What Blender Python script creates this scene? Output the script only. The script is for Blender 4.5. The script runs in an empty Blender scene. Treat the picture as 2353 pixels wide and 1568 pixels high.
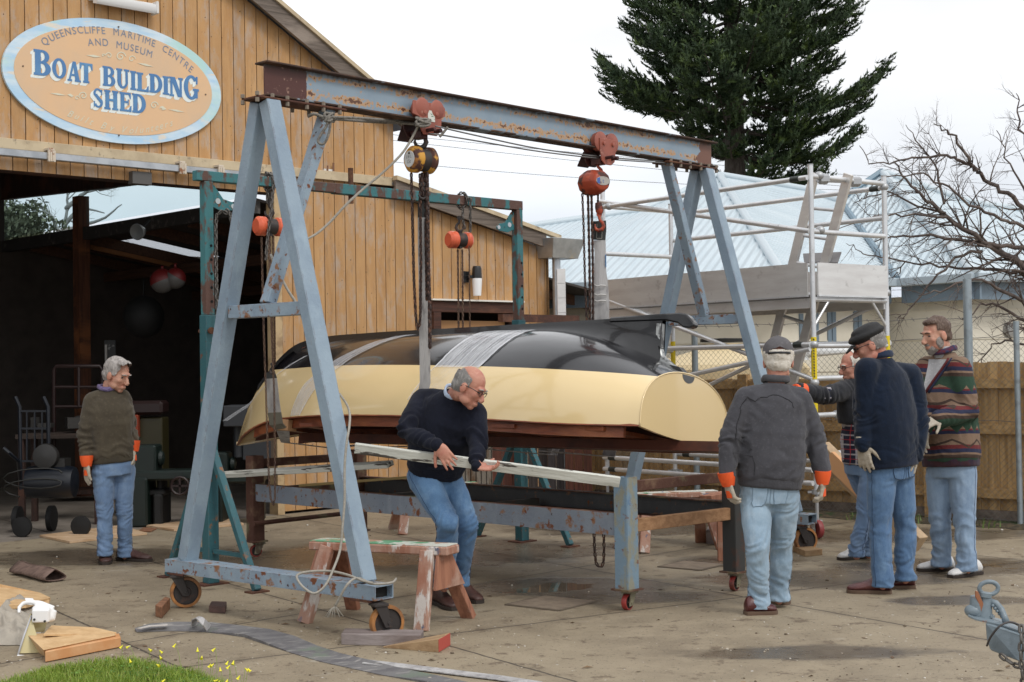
import bpy, bmesh, math, random
from math import sin, cos, pi, radians, sqrt, atan2
from mathutils import Vector, Matrix, noise as mn
V = Vector
random.seed(7)
SC = bpy.context.scene
COL = SC.collection
# ---------- camera model (picture 2353 x 1568 units) ----------
F = 3300.0; H = 1.6; CX = 1176.5; CY = 784.0
PITCH = radians(1.0); ROLL = radians(.9)
CR = Matrix.Rotation(pi/2+PITCH, 3, 'X') @ Matrix.Rotation(-ROLL, 3, 'Z'); CRi = CR.inverted()
def ray(px, py): return CR @ V(((px-CX)/F, -(py-CY)/F, -1))
def P(px, py, Y): d = ray(px, py); return V((0,0,H))+d*(Y/d.y)
def G(px, py, z=0.0): d = ray(px, py); return V((0,0,H))+d*((z-H)/d.z)
def proj(p): q = CRi @ (V(p)-V((0,0,H))); return (CX+F*q.x/-q.z, CY-F*q.y/-q.z)
def hy(px): return CY+F*math.tan(PITCH)-(px-CX)*math.tan(ROLL)
# ---------- mesh builder ----------
def frame(d, up=None):
    d = V(d).normalized(); up = V(up) if up is not None else V((0,0,1))
    s = d.cross(up)
    if s.length < 1e-4: s = d.cross(V((1,0,0)))
    s.normalize(); u = s.cross(d).normalized(); return d, s, u
class MB:
    def __init__(s): s.v = []; s.f = []; s.m = []; s.cm = 0
    def add(s, vs, fs):
        n = len(s.v); s.v += [V(x) for x in vs]
        for f in fs: s.f.append([i+n for i in f]); s.m.append(s.cm)
        return s
    def box(s, c, size, M=None):
        hx, hy, hz = size[0]/2, size[1]/2, size[2]/2; c = V(c)
        vs = [V((x*hx, y*hy, z*hz)) for z in (-1,1) for y in (-1,1) for x in (-1,1)]
        vs = [(M @ x if M else x)+c for x in vs]
        return s.add(vs, [(0,2,3,1),(4,5,7,6),(0,1,5,4),(2,6,7,3),(0,4,6,2),(1,3,7,5)])
    def bar(s, a, b, w, h=None, up=None, tw=None, th=None):
        h = h or w; a = V(a); b = V(b); d, sd, u = frame(b-a, up); tw = tw or w; th = th or h
        vs = []
        for p, ww, hh in ((a,w,h),(b,tw,th)):
            for x, y in ((-1,-1),(1,-1),(1,1),(-1,1)): vs.append(p+sd*x*ww/2+u*y*hh/2)
        return s.add(vs, [(3,2,1,0),(4,5,6,7),(0,1,5,4),(1,2,6,5),(2,3,7,6),(3,0,4,7)])
    def prof(s, a, b, pts, up=None, cap=True, closed=True):
        a = V(a); b = V(b); d, sd, u = frame(b-a, up); n = len(pts); vs = []
        for p in (a, b):
            for x, y in pts: vs.append(p+sd*x+u*y)
        fs = [(i, (i+1)%n, n+(i+1)%n, n+i) for i in range(n if closed else n-1)]
        if cap: fs += [tuple(range(n))[::-1], tuple(range(n, 2*n))]
        return s.add(vs, fs)
    def tube(s, pts, r, n=8, closed=False, cap=True, ry=None):
        pts = [V(p) for p in pts]; m = len(pts); vs = []; fs = []
        rs = r if isinstance(r, (list, tuple)) else [r]*m
        pn = None
        for i in range(m):
            if closed: d = pts[(i+1)%m]-pts[i-1]
            else: d = pts[min(i+1, m-1)]-pts[max(i-1, 0)]
            if d.length < 1e-9: d = V((0,0,1))
            d.normalize()
            if pn is None:
                _, sd, u = frame(d)
            else:
                sd = pn-d*pn.dot(d)
                if sd.length < 1e-6: _, sd, _u = frame(d)
                sd.normalize(); u = sd.cross(d)
            pn = sd
            for k in range(n):
                a = 2*pi*k/n; vs.append(pts[i]+sd*cos(a)*rs[i]+u*sin(a)*(ry if ry else rs[i]))
        for i in range(m if closed else m-1):
            j = (i+1)%m
            for k in range(n): fs.append((i*n+k, i*n+(k+1)%n, j*n+(k+1)%n, j*n+k))
        if cap and not closed: fs += [tuple(range(n))[::-1], tuple(range((m-1)*n, m*n))]
        return s.add(vs, fs)
    def cyl(s, a, b, r, n=16, r2=None): return s.tube([a, b], [r, r2 if r2 is not None else r], n)
    def lathe(s, prof, c, axis=(0,0,1), n=24, up=None):
        d, sd, u = frame(axis, up if up else ((0,0,1) if abs(V(axis).normalized().z) < .9 else (0,1,0))); c = V(c); vs = []; fs = []
        for r, h in prof:
            for k in range(n):
                a = 2*pi*k/n; vs.append(c+d*h+(sd*cos(a)+u*sin(a))*r)
        for i in range(len(prof)-1):
            for k in range(n): fs.append((i*n+k, i*n+(k+1)%n, (i+1)*n+(k+1)%n, (i+1)*n+k))
        fs += [tuple(range(n))[::-1], tuple(range((len(prof)-1)*n, len(prof)*n))]
        return s.add(vs, fs)
    def ell(s, c, r, M=None, nu=14, nv=10):
        c = V(c); vs = []; fs = []
        for j in range(1, nv):
            t = pi*j/nv
            for i in range(nu):
                a = 2*pi*i/nu; p = V((sin(t)*cos(a)*r[0], sin(t)*sin(a)*r[1], cos(t)*r[2])); vs.append((M @ p if M else p)+c)
        for p in (V((0,0,r[2])), V((0,0,-r[2]))): vs.append((M @ p if M else p)+c)
        T = len(vs)-2
        for j in range(nv-2):
            for i in range(nu): fs.append((j*nu+i, (j+1)*nu+i, (j+1)*nu+(i+1)%nu, j*nu+(i+1)%nu))
        for i in range(nu): fs.append((T, i, (i+1)%nu)); fs.append((T+1, (nv-2)*nu+(i+1)%nu, (nv-2)*nu+i))
        return s.add(vs, fs)
    def prism(s, poly, off):
        """poly: 3D ring, off: extrusion vector"""
        n = len(poly); off = V(off); vs = [V(p) for p in poly]+[V(p)+off for p in poly]
        return s.add(vs, [tuple(range(n))[::-1], tuple(range(n, 2*n))]+[(i, (i+1)%n, n+(i+1)%n, n+i) for i in range(n)])
    def quad(s, a, b, c, d): return s.add([a, b, c, d], [(0,1,2,3)])
    def loft(s, rings, cap=True, closed=True):
        n = len(rings[0]); vs = [V(p) for r in rings for p in r]; fs = []
        for i in range(len(rings)-1):
            for k in range(n if closed else n-1): fs.append((i*n+k, i*n+(k+1)%n, (i+1)*n+(k+1)%n, (i+1)*n+k))
        if cap: fs += [tuple(range(n))[::-1], tuple(range((len(rings)-1)*n, len(rings)*n))]
        return s.add(vs, fs)
    def build(s, name, mat=None, parent=None, M=None, smooth=False, bevel=0, mats=None, recalc=True):
        vs = s.v
        if M is None:
            lo = V([min(p[i] for p in vs) for i in range(3)]); hi = V([max(p[i] for p in vs) for i in range(3)])
            c = (lo+hi)/2
            if parent is None: c.z = lo.z
            M = Matrix.Translation(c); vs = [p-c for p in vs]
        me = bpy.data.meshes.new(name); me.from_pydata([tuple(p) for p in vs], [], s.f)
        if recalc:
            bm = bmesh.new(); bm.from_mesh(me); bmesh.ops.recalc_face_normals(bm, faces=bm.faces)
            if bevel:
                es = [e for e in bm.edges if len(e.link_faces) == 2 and e.calc_face_angle(0) > .5]
                try: bmesh.ops.bevel(bm, geom=es, offset=bevel, segments=1, affect='EDGES', clamp_overlap=True)
                except Exception: pass
            bm.to_mesh(me); bm.free()
        ml = mats if mats else [mat]
        for m in ml: me.materials.append(m)
        if mats and not bevel:
            me.polygons.foreach_set('material_index', s.m)
        if smooth is True: me.polygons.foreach_set('use_smooth', [True]*len(me.polygons))
        elif smooth:
            me.polygons.foreach_set('use_smooth', [True]*len(me.polygons)); me.set_sharp_from_angle(angle=smooth)
        o = bpy.data.objects.new(name, me); COL.objects.link(o)
        setm(o, M, parent); return o
def setm(o, M, parent=None):
    if parent is not None:
        o.parent = parent; Wp = world_of(parent); o.matrix_basis = Wp.inverted() @ M
    else: o.matrix_basis = M
    o['_w'] = [x for r in M for x in r]
def world_of(o):
    w = o.get('_w')
    if w: w = list(w); return Matrix([w[i*4:i*4+4] for i in range(4)])
    return o.matrix_basis.copy()
def tag(o, label=None, cat=None, group=None, kind=None):
    if label: o['label'] = label
    if cat: o['category'] = cat
    if group: o['group'] = group
    if kind: o['kind'] = kind
    return o
def thing(name, label, cat, loc=(0,0,0), group=None, rz=0):
    o = bpy.data.objects.new(name, None); COL.objects.link(o); o.empty_display_size = .1
    setm(o, Matrix.Translation(V(loc)) @ Matrix.Rotation(rz, 4, 'Z')); return tag(o, label, cat, group)
# ---------- materials ----------
def nd(nt, t, **k):
    n = nt.nodes.new(t)
    for a, b in k.items(): setattr(n, a, b)
    return n
def lk(nt, a, b): nt.links.new(a, b)
def srgb(r, g, b):
    f = lambda c: (c/255/12.92) if c/255 <= .04045 else ((c/255+.055)/1.055)**2.4
    return (f(r), f(g), f(b), 1)
def C4(c): return tuple(c) if len(c) == 4 else tuple(c)+(1,)
def base_mat(name):
    m = bpy.data.materials.new(name); m.use_nodes = True; nt = m.node_tree; nt.nodes.clear()
    out = nd(nt, 'ShaderNodeOutputMaterial'); b = nd(nt, 'ShaderNodeBsdfPrincipled'); lk(nt, b.outputs[0], out.inputs[0])
    return m, nt, b, out
def noise_f(nt, vec, scale, detail=4, rough=.6, lo=.4, hi=.6, w=None):
    n = nd(nt, 'ShaderNodeTexNoise'); n.inputs['Scale'].default_value = scale; n.inputs['Detail'].default_value = detail
    n.inputs['Roughness'].default_value = rough; lk(nt, vec, n.inputs['Vector'])
    r = nd(nt, 'ShaderNodeMapRange'); r.inputs[1].default_value = lo; r.inputs[2].default_value = hi; lk(nt, n.outputs[0], r.inputs[0])
    return r.outputs[0]
def mathn(nt, op, a, b=None, c=None):
    n = nd(nt, 'ShaderNodeMath', operation=op)
    for i, x in enumerate((a, b, c)):
        if x is None: continue
        if isinstance(x, (int, float)): n.inputs[i].default_value = x
        else: lk(nt, x, n.inputs[i])
    return n.outputs[0]
def mixc(nt, f, a, b):
    n = nd(nt, 'ShaderNodeMix', data_type='RGBA')
    if isinstance(f, (int, float)): n.inputs[0].default_value = f
    else: lk(nt, f, n.inputs[0])
    for i, x in ((6, a), (7, b)):
        if isinstance(x, (tuple, list)): n.inputs[i].default_value = C4(x)
        else: lk(nt, x, n.inputs[i])
    return n.outputs[2]
def mapv(nt, src, scale=(1,1,1), loc=(0,0,0)):
    mp = nd(nt, 'ShaderNodeMapping'); mp.inputs['Scale'].default_value = scale; mp.inputs['Location'].default_value = loc
    lk(nt, src, mp.inputs['Vector']); return mp.outputs[0]
def bumpn(nt, b, h, strength=.3, dist=.01):
    n = nd(nt, 'ShaderNodeBump'); n.inputs['Strength'].default_value = strength; n.inputs['Distance'].default_value = dist
    lk(nt, h, n.inputs['Height']); lk(nt, n.outputs[0], b.inputs['Normal']); return n
_matn = {}
def mat(name, col, rough=.6, metal=0, layers=(), bump=None, coat=0, spec=None, rvar=None, world=False, sheen=0):
    """layers: (colour, scale, lo, hi[, stretch[, detail[, rough]]])"""
    if name in _matn: return _matn[name]
    m, nt, b, out = base_mat(name)
    tc = nd(nt, 'ShaderNodeTexCoord')
    if world: g = nd(nt, 'ShaderNodeNewGeometry'); src = g.outputs['Position']
    else: src = tc.outputs['Object']
    oi = nd(nt, 'ShaderNodeObjectInfo')
    ad = nd(nt, 'ShaderNodeVectorMath', operation='ADD'); lk(nt, src, ad.inputs[0])
    sc = nd(nt, 'ShaderNodeVectorMath', operation='SCALE'); cb = nd(nt, 'ShaderNodeCombineXYZ')
    for i in range(3): lk(nt, oi.outputs['Random'], cb.inputs[i])
    lk(nt, cb.outputs[0], sc.inputs[0]); sc.inputs['Scale'].default_value = 0 if world else 37.0; lk(nt, sc.outputs[0], ad.inputs[1])
    src = ad.outputs[0]
    c = C4(col); rsock = None
    for L in layers:
        lc, s, lo, hi = L[:4]; st = L[4] if len(L) > 4 and L[4] else (1,1,1); det = L[5] if len(L) > 5 else 5
        f = noise_f(nt, mapv(nt, src, st), s, det, .6, lo, hi)
        c = mixc(nt, f, c, lc)
        if len(L) > 6:
            prev = rsock if rsock is not None else rough
            mm = nd(nt, 'ShaderNodeMix', data_type='FLOAT'); lk(nt, f, mm.inputs[0])
            if isinstance(prev, (int, float)): mm.inputs[2].default_value = prev
            else: lk(nt, prev, mm.inputs[2])
            mm.inputs[3].default_value = L[6]; rsock = mm.outputs[0]
    if isinstance(c, tuple): b.inputs['Base Color'].default_value = c
    else: lk(nt, c, b.inputs['Base Color'])
    if rsock is not None: lk(nt, rsock, b.inputs['Roughness'])
    else: b.inputs['Roughness'].default_value = rough
    b.inputs['Metallic'].default_value = metal
    b.inputs['Coat Weight'].default_value = coat; b.inputs['Coat Roughness'].default_value = .05
    if sheen: b.inputs['Sheen Weight'].default_value = sheen
    if spec is not None: b.inputs['Specular IOR Level'].default_value = spec
    if bump:
        st = bump[2] if len(bump) > 2 else (1,1,1)
        h = noise_f(nt, mapv(nt, src, st), bump[0], 6, .65, .2, .8)
        bumpn(nt, b, h, bump[1], bump[3] if len(bump) > 3 else .01)
    _matn[name] = m; return m
RUST = (.16,.055,.022); RUSTL = (.42,.19,.07); RUSTD = (.045,.018,.012)
def paint_rust(name, col, amt=.5, dark=.5, spots=True, rough=.42):
    """painted steel with pitted rust; amt .. threshold (lower = more rust)"""
    if name in _matn: return _matn[name]
    L = [((col[0]*.82, col[1]*.84, col[2]*.88), 3, .4, .65), ((col[0]*1.1, col[1]*1.1, col[2]*1.08), 9, .5, .7, (1,1,.4)),
         ((.24,.12,.06), 11, amt, amt+.07, None, 9, .8), (RUST, 12.5, amt+.04, amt+.08, None, 9, .9), (RUSTD, 23, amt+.10, amt+.14, None, 6, .9)]
    m = mat(name, col, rough, 0, L, bump=(40, .25)); nt = m.node_tree; b = next(n for n in nt.nodes if n.type == 'BSDF_PRINCIPLED')
    # chipped, rusty arrises: where a rounded normal departs from the true one
    bv_ = nd(nt, 'ShaderNodeBevel', samples=4); bv_.inputs['Radius'].default_value = .007; g = nd(nt, 'ShaderNodeNewGeometry'); dp = nd(nt, 'ShaderNodeVectorMath', operation='DOT_PRODUCT')
    lk(nt, bv_.outputs[0], dp.inputs[0]); lk(nt, g.outputs['True Normal'], dp.inputs[1]); tc = nd(nt, 'ShaderNodeTexCoord')
    e = mathn(nt, 'MULTIPLY', mathn(nt, 'LESS_THAN', dp.outputs['Value'], .93), noise_f(nt, tc.outputs['Object'], 9, 6, .75, .50, .54))
    src = b.inputs['Base Color'].links[0].from_socket; lk(nt, mixc(nt, mathn(nt, 'MULTIPLY', e, .9), src, (.10,.045,.028)), b.inputs['Base Color']); return m
def wood(name, c1, c2, c3=None, scale=3, st=(.6,12,12), rough=.75, grain=.3):
    L = [(c2, scale, .4, .62, st, 6)]
    if c3: L.append((c3, scale*.35, .52, .66, (1,3,3), 6))
    return mat(name, c1, rough, 0, L, bump=(scale*3, grain, st))
def herm(x, T):
    if x <= T[0][0]: return T[0][1]
    if x >= T[-1][0]: return T[-1][1]
    n = len(T)
    for i in range(n-1):
        if x <= T[i+1][0]:
            x0, y0 = T[i]; x1, y1 = T[i+1]; h = x1-x0; d = (y1-y0)/h
            m0 = d if i == 0 else ((y0-T[i-1][1])/(x0-T[i-1][0])+d)/2
            m1 = d if i == n-2 else ((T[i+2][1]-y1)/(T[i+2][0]-x1)+d)/2
            t = (x-x0)/h; t2 = t*t; t3 = t2*t
            return (2*t3-3*t2+1)*y0+(t3-2*t2+t)*h*m0+(-2*t3+3*t2)*y1+(t3-t2)*h*m1
# ================= world, light, camera =================
SUN_EL = radians(52); SUN_AZ = radians(-35)      # azimuth measured from +Y toward +X, behind-left of the yard
def make_world():
    w = bpy.data.worlds.new("World"); SC.world = w; w.use_nodes = True; nt = w.node_tree; nt.nodes.clear()
    out = nd(nt, 'ShaderNodeOutputWorld')
    sky = nd(nt, 'ShaderNodeTexSky'); sky.sky_type = 'NISHITA'; sky.sun_disc = False
    sky.sun_elevation = SUN_EL; sky.sun_rotation = radians(150); sky.air_density = 1; sky.dust_density = 4
    b1 = nd(nt, 'ShaderNodeBackground'); lk(nt, sky.outputs[0], b1.inputs[0]); b1.inputs[1].default_value = .06
    tc = nd(nt, 'ShaderNodeTexCoord'); sx = nd(nt, 'ShaderNodeSeparateXYZ'); lk(nt, tc.outputs['Generated'], sx.inputs[0])
    r = nd(nt, 'ShaderNodeValToRGB'); lk(nt, sx.outputs[2], r.inputs[0])
    e = r.color_ramp.elements; e[0].position = 0; e[0].color = (.78,.84,.92,1); e[1].position = .6; e[1].color = (1.22,1.23,1.26,1)
    for p, c in ((.05,(.84,.90,1.0,1)), (.11,(.95,1.0,1.07,1)), (.19,(1.13,1.14,1.16,1)), (.3,(1.18,1.19,1.21,1))):
        x = e.new(p); x.color = c
    n = noise_f(nt, mapv(nt, tc.outputs['Generated'], (1,1,3.5)), 3.2, 5, .5, .35, .7)
    mu = nd(nt, 'ShaderNodeMapRange'); lk(nt, n, mu.inputs[0]); mu.inputs[3].default_value = .93; mu.inputs[4].default_value = 1.12
    vm = nd(nt, 'ShaderNodeVectorMath', operation='SCALE'); lk(nt, r.outputs[0], vm.inputs[0]); lk(nt, mu.outputs[0], vm.inputs['Scale'])
    b2 = nd(nt, 'ShaderNodeBackground'); lk(nt, vm.outputs[0], b2.inputs[0]); b2.inputs[1].default_value = 1.0
    ad = nd(nt, 'ShaderNodeMixShader'); ad.inputs[0].default_value = .90; lk(nt, b1.outputs[0], ad.inputs[1]); lk(nt, b2.outputs[0], ad.inputs[2])
    lk(nt, ad.outputs[0], out.inputs[0])
make_world()
sl = bpy.data.lights.new('sun', 'SUN'); sl.energy = 1.35; sl.angle = radians(16); sl.color = (1, .97, .92)
so = bpy.data.objects.new('sun', sl); COL.objects.link(so)
sd = V((.50, -.62, .88)).normalized()       # towards the sun: behind and left of the camera
so.rotation_euler = sd.to_track_quat('Z', 'Y').to_euler()
cam = bpy.data.cameras.new('camera'); co = bpy.data.objects.new('camera', cam); COL.objects.link(co)
co.location = (0, 0, H); co.rotation_euler = CR.to_euler()
cam.sensor_width = 36; cam.lens = F/2353*36; cam.clip_end = 2000; cam.clip_start = .1
cam.dof.use_dof = True; cam.dof.focus_distance = 9.3; cam.dof.aperture_fstop = 13.0
SC.camera = co
SC.view_settings.view_transform = 'Standard'; SC.view_settings.look = 'None'; SC.view_settings.exposure = 0; SC.view_settings.gamma = 1
SC.cycles.use_denoising = True
SC.cycles.max_bounces = 6; SC.cycles.transparent_max_bounces = 24

# ================= ground =================
wA = G(0, 1247); wB = G(633, 1184)
WX = (wB-wA).normalized(); WY = V((-WX.y, WX.x, 0))
WM = Matrix(((WX.x, WY.x, 0, wA.x), (WX.y, WY.y, 0, wA.y), (0, 0, 1, 0), (0, 0, 0, 1)))
WMi = WM.inverted()
def hit(px, py, p0, n):
    d = ray(px, py); o = V((0,0,H)); t = (p0-o).dot(n)/d.dot(n); return o+d*t
def wl(px, py, dep=0):
    """picture point on the shed's front wall plane -> wall-local coordinates"""
    return WMi @ hit(px, py, wA+WY*dep, WY)
def ground_mat():
    m, nt, b, out = base_mat('yard_concrete'); g = nd(nt, 'ShaderNodeNewGeometry'); pos = g.outputs['Position']
    c = mixc(nt, noise_f(nt, pos, .7, 5, .6, .35, .65), (.275,.226,.152), (.175,.140,.094))
    c = mixc(nt, noise_f(nt, pos, 3.1, 6, .65, .42, .7), c, (.31,.255,.175))
    c = mixc(nt, noise_f(nt, pos, 6, 8, .7, .56, .62), c, (.115,.083,.052))
    fine = noise_f(nt, pos, 75, 4, .7, .35, .65)
    c = mixc(nt, mathn(nt, 'MULTIPLY', fine, .38), c, (.33,.265,.185))
    c = mixc(nt, noise_f(nt, pos, 48, 3, .6, .62, .68), c, (.07,.055,.04))
    c = mixc(nt, noise_f(nt, mapv(nt, pos, (1,1,1), (31,3,0)), 26, 3, .5, .71, .73), c, (.62,.60,.56))
    # white scuffs and dust
    c = mixc(nt, mathn(nt, 'MULTIPLY', noise_f(nt, mapv(nt, pos, (1,2.2,1), (3,7,0)), 1.3, 7, .7, .62, .8), .75), c, (.55,.52,.46))
    # the slab inside the shed
    def lin(a, bb):
        d = (bb-a).normalized(); n = V((-d.y, d.x, 0)); cc = n.dot(a)
        vm = nd(nt, 'ShaderNodeVectorMath', operation='DOT_PRODUCT'); lk(nt, pos, vm.inputs[0]); vm.inputs[1].default_value = n
        return mathn(nt, 'SUBTRACT', vm.outputs['Value'], cc)
    wob = noise_f(nt, pos, 2.2, 6, .7, 0, 1)
    ins = mathn(nt, 'ADD', lin(wA, wB), mathn(nt, 'MULTIPLY', mathn(nt, 'SUBTRACT', wob, .5), .12))
    insf = nd(nt, 'ShaderNodeMapRange'); lk(nt, ins, insf.inputs[0]); insf.inputs[1].default_value = -.02; insf.inputs[2].default_value = .03
    c = mixc(nt, insf.outputs[0], c, mixc(nt, noise_f(nt, pos, 2.5, 6, .6, .35, .65), (.27,.235,.20), (.17,.145,.12)))
    # expansion joints
    J = [((984,1463),(1700,1373)), ((574,1430),(1652,1250)), ((1323,1304),(2300,1476)), ((128,1404),(385,1522)), ((733,1400),(1178,1526)), ((1904,1235),(2353,1289))]
    jm = None; soft = None
    for i, (a, bb) in enumerate(J):
        d = lin(G(*a), G(*bb))
        d = mathn(nt, 'ABSOLUTE', mathn(nt, 'ADD', d, mathn(nt, 'MULTIPLY', mathn(nt, 'SUBTRACT', noise_f(nt, pos, 5, 5, .7, 0, 1), .5), .035)))
        jm = d if jm is None else mathn(nt, 'MINIMUM', jm, d)
    mr = nd(nt, 'ShaderNodeMapRange'); lk(nt, jm, mr.inputs[0]); mr.inputs[1].default_value = .011; mr.inputs[2].default_value = .004
    mr2 = nd(nt, 'ShaderNodeMapRange'); lk(nt, jm, mr2.inputs[0]); mr2.inputs[1].default_value = .10; mr2.inputs[2].default_value = .0
    c = mixc(nt, mathn(nt, 'MULTIPLY', mr2.outputs[0], mathn(nt, 'MULTIPLY', noise_f(nt, pos, 3, 6, .7, .4, .6), .5)), c, (.12,.09,.06))
    c = mixc(nt, mathn(nt, 'MULTIPLY', mr.outputs[0], .9), c, (.035,.028,.02))
    # wet areas
    wet = None; deep = None
    for (px, py, rx, ry, dp) in ((1290,1350,.95,.62,1), (1420,1372,.8,.35,.25), (2080,1300,.7,.5,.55), (2270,1300,.7,.6,.8), (1700,1290,.7,.5,.35), (1850,1500,.9,.25,.1), (700,1290,1.2,.6,.2), (1500,1210,1.8,1.0,.3), (2050,1230,1.6,.7,.2), (1000,1270,2.2,1.1,.15), (260,1280,1.6,.8,.1), (1900,1330,1.3,.6,.3), (2200,1380,.6,.25,.5)):
        p = G(px, py)
        s = nd(nt, 'ShaderNodeVectorMath', operation='SUBTRACT'); lk(nt, pos, s.inputs[0]); s.inputs[1].default_value = p
        q = nd(nt, 'ShaderNodeVectorMath', operation='MULTIPLY'); lk(nt, s.outputs[0], q.inputs[0]); q.inputs[1].default_value = (1/rx, 1/ry, 0)
        l = nd(nt, 'ShaderNodeVectorMath', operation='LENGTH'); lk(nt, q.outputs[0], l.inputs[0])
        f = mathn(nt, 'MULTIPLY', mathn(nt, 'SUBTRACT', 1.0, l.outputs['Value']), 1.0)
        wet = f if wet is None else mathn(nt, 'MAXIMUM', wet, f)
        f2 = mathn(nt, 'SUBTRACT', mathn(nt, 'MULTIPLY', f, dp), .0); deep = f2 if deep is None else mathn(nt, 'MAXIMUM', deep, f2)
    nz = noise_f(nt, mapv(nt, pos, (1,1.6,1)), 2.6, 6, .6, 0, 1)
    wn = nd(nt, 'ShaderNodeMapRange'); lk(nt, mathn(nt, 'ADD', wet, mathn(nt, 'SUBTRACT', nz, .5)), wn.inputs[0]); wn.inputs[1].default_value = .05; wn.inputs[2].default_value = .35
    dn = nd(nt, 'ShaderNodeMapRange'); lk(nt, mathn(nt, 'ADD', deep, mathn(nt, 'MULTIPLY', mathn(nt, 'SUBTRACT', nz, .5), 1.6)), dn.inputs[0]); dn.inputs[1].default_value = .62; dn.inputs[2].default_value = .70
    wetc = nd(nt, 'ShaderNodeMix', data_type='RGBA', blend_type='MULTIPLY'); lk(nt, mathn(nt, 'MULTIPLY', wn.outputs[0], .85), wetc.inputs[0]); lk(nt, c, wetc.inputs[6]); wetc.inputs[7].default_value = (.46,.45,.48,1)
    c = wetc.outputs[2]
    lk(nt, c, b.inputs['Base Color'])
    r = mathn(nt, 'SUBTRACT', .72, mathn(nt, 'MULTIPLY', wn.outputs[0], .42)); r = mathn(nt, 'SUBTRACT', r, mathn(nt, 'MULTIPLY', dn.outputs[0], .25))
    r = mathn(nt, 'SUBTRACT', r, mathn(nt, 'MULTIPLY', noise_f(nt, pos, .9, 4, .6, .4, .65), .14))
    lk(nt, r, b.inputs['Roughness'])
    hh = mathn(nt, 'ADD', mathn(nt, 'MULTIPLY', fine, .3), mathn(nt, 'MULTIPLY', noise_f(nt, pos, 14, 6, .7, .2, .8), .8))
    hh = mathn(nt, 'SUBTRACT', hh, mathn(nt, 'MULTIPLY', mr.outputs[0], 2.0))
    bn = bumpn(nt, b, hh, .35, .008); lk(nt, mathn(nt, 'MULTIPLY', mathn(nt, 'SUBTRACT', 1.0, dn.outputs[0]), .35), bn.inputs['Strength'])
    return m
g_ = MB(); S = 400
g_.quad((-S,-20,0),(S,-20,0),(S,S*2,0),(-S,S*2,0))
gr = g_.build('ground', ground_mat(), M=Matrix.Identity(4)); tag(gr, 'wet stained brown concrete yard with joints and puddles', 'ground', kind='structure')
dk = mat('drain_dark', (.11,.085,.06), .8); gl = mat('drain_lid', (.17,.13,.095), .8, layers=[((.23,.18,.13), 12, .4, .6)])
for (px, py, lb) in ((1268,1387,'square concrete drain lid in the yard beside the puddle'), (1590,1301,'square concrete drain lid under the end of the steel cradle')):
    t = thing('drain_cover', lb, 'drain cover', G(px, py)+V((0,0,0)), 'drain covers in the yard')
    c = G(px, py); R = Matrix.Rotation(radians(-38), 3, 'Z'); s = .42 if px < 1400 else .36
    m = MB(); m.box(c+V((0,0,.002)), (s, s, .012), R); m.build('lid', gl, t)
    m = MB()
    for k in range(4):
        q = Matrix.Rotation(pi/2*k, 3, 'Z'); m.box(c+R @ (q @ V((s/2+.012, 0, 0)))+V((0,0,.002)), (.02, s+.02, .008), R @ q)
    m.build('frame', dk, t)

# ================= boat shed =================
board = None
def board_mat():
    m, nt, b, out = base_mat('shed_boards'); tc = nd(nt, 'ShaderNodeTexCoord'); o = tc.outputs['Object']
    sx = nd(nt, 'ShaderNodeSeparateXYZ'); lk(nt, o, sx.inputs[0])
    cell = mathn(nt, 'FLOOR', mathn(nt, 'DIVIDE', sx.outputs[0], .148))
    wn = nd(nt, 'ShaderNodeTexWhiteNoise', noise_dimensions='1D'); lk(nt, cell, wn.inputs['W'])
    off = nd(nt, 'ShaderNodeCombineXYZ'); lk(nt, mathn(nt, 'MULTIPLY', wn.outputs[0], .6), off.inputs[2])
    ad = nd(nt, 'ShaderNodeVectorMath', operation='ADD'); lk(nt, o, ad.inputs[0]); lk(nt, off.outputs[0], ad.inputs[1]); v = ad.outputs[0]
    c = mixc(nt, noise_f(nt, mapv(nt, v, (3,3,1.0)), 1.4, 6, .7, .35, .68), (.49,.275,.112), (.385,.20,.075))
    # plywood figure: wavy contour bands
    w = nd(nt, 'ShaderNodeTexNoise'); w.inputs['Scale'].default_value = 1.0; w.inputs['Detail'].default_value = 2; lk(nt, mapv(nt, v, (2.6,2.6,.45)), w.inputs['Vector'])
    fr = mathn(nt, 'FRACT', mathn(nt, 'MULTIPLY', w.outputs[0], 9)); fr = mathn(nt, 'ABSOLUTE', mathn(nt, 'SUBTRACT', fr, .5))
    c = mixc(nt, mathn(nt, 'MULTIPLY', fr, .8), c, (.55,.335,.155))
    # silvered weathering
    c = mixc(nt, mathn(nt, 'MULTIPLY', noise_f(nt, mapv(nt, v, (3.2,3.2,1.1)), 1.9, 8, .75, .50, .62), .62), c, (.42,.36,.31))
    c = mixc(nt, mathn(nt, 'MULTIPLY', noise_f(nt, mapv(nt, v, (14,14,2), (4,4,4)), 1.2, 6, .75, .55, .72), .7), c, (.25,.15,.075))
    c = mixc(nt, noise_f(nt, o, 30, 1, .5, .735, .75), c, (.1,.06,.03))
    hs = nd(nt, 'ShaderNodeHueSaturation'); lk(nt, c, hs.inputs['Color']); lk(nt, mathn(nt, 'ADD', .93, mathn(nt, 'MULTIPLY', wn.outputs[0], .14)), hs.inputs['Value'])
    lk(nt, hs.outputs[0], b.inputs['Base Color']); b.inputs['Roughness'].default_value = .72
    bumpn(nt, b, noise_f(nt, mapv(nt, v, (25,25,1.5)), 2, 6, .7, .2, .8), .3, .006); return m
BM = board_mat()
def wood_grey(n='grey_timber'): return wood(n, (.17,.135,.11), (.09,.07,.055), (.27,.22,.18), 3)
GREYW = wood_grey(); CREAM = mat('cream_paint', (.54,.44,.29), .6, layers=[((.43,.34,.22), 4, .42, .62), ((.28,.22,.15), 12, .60, .68)])
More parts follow.
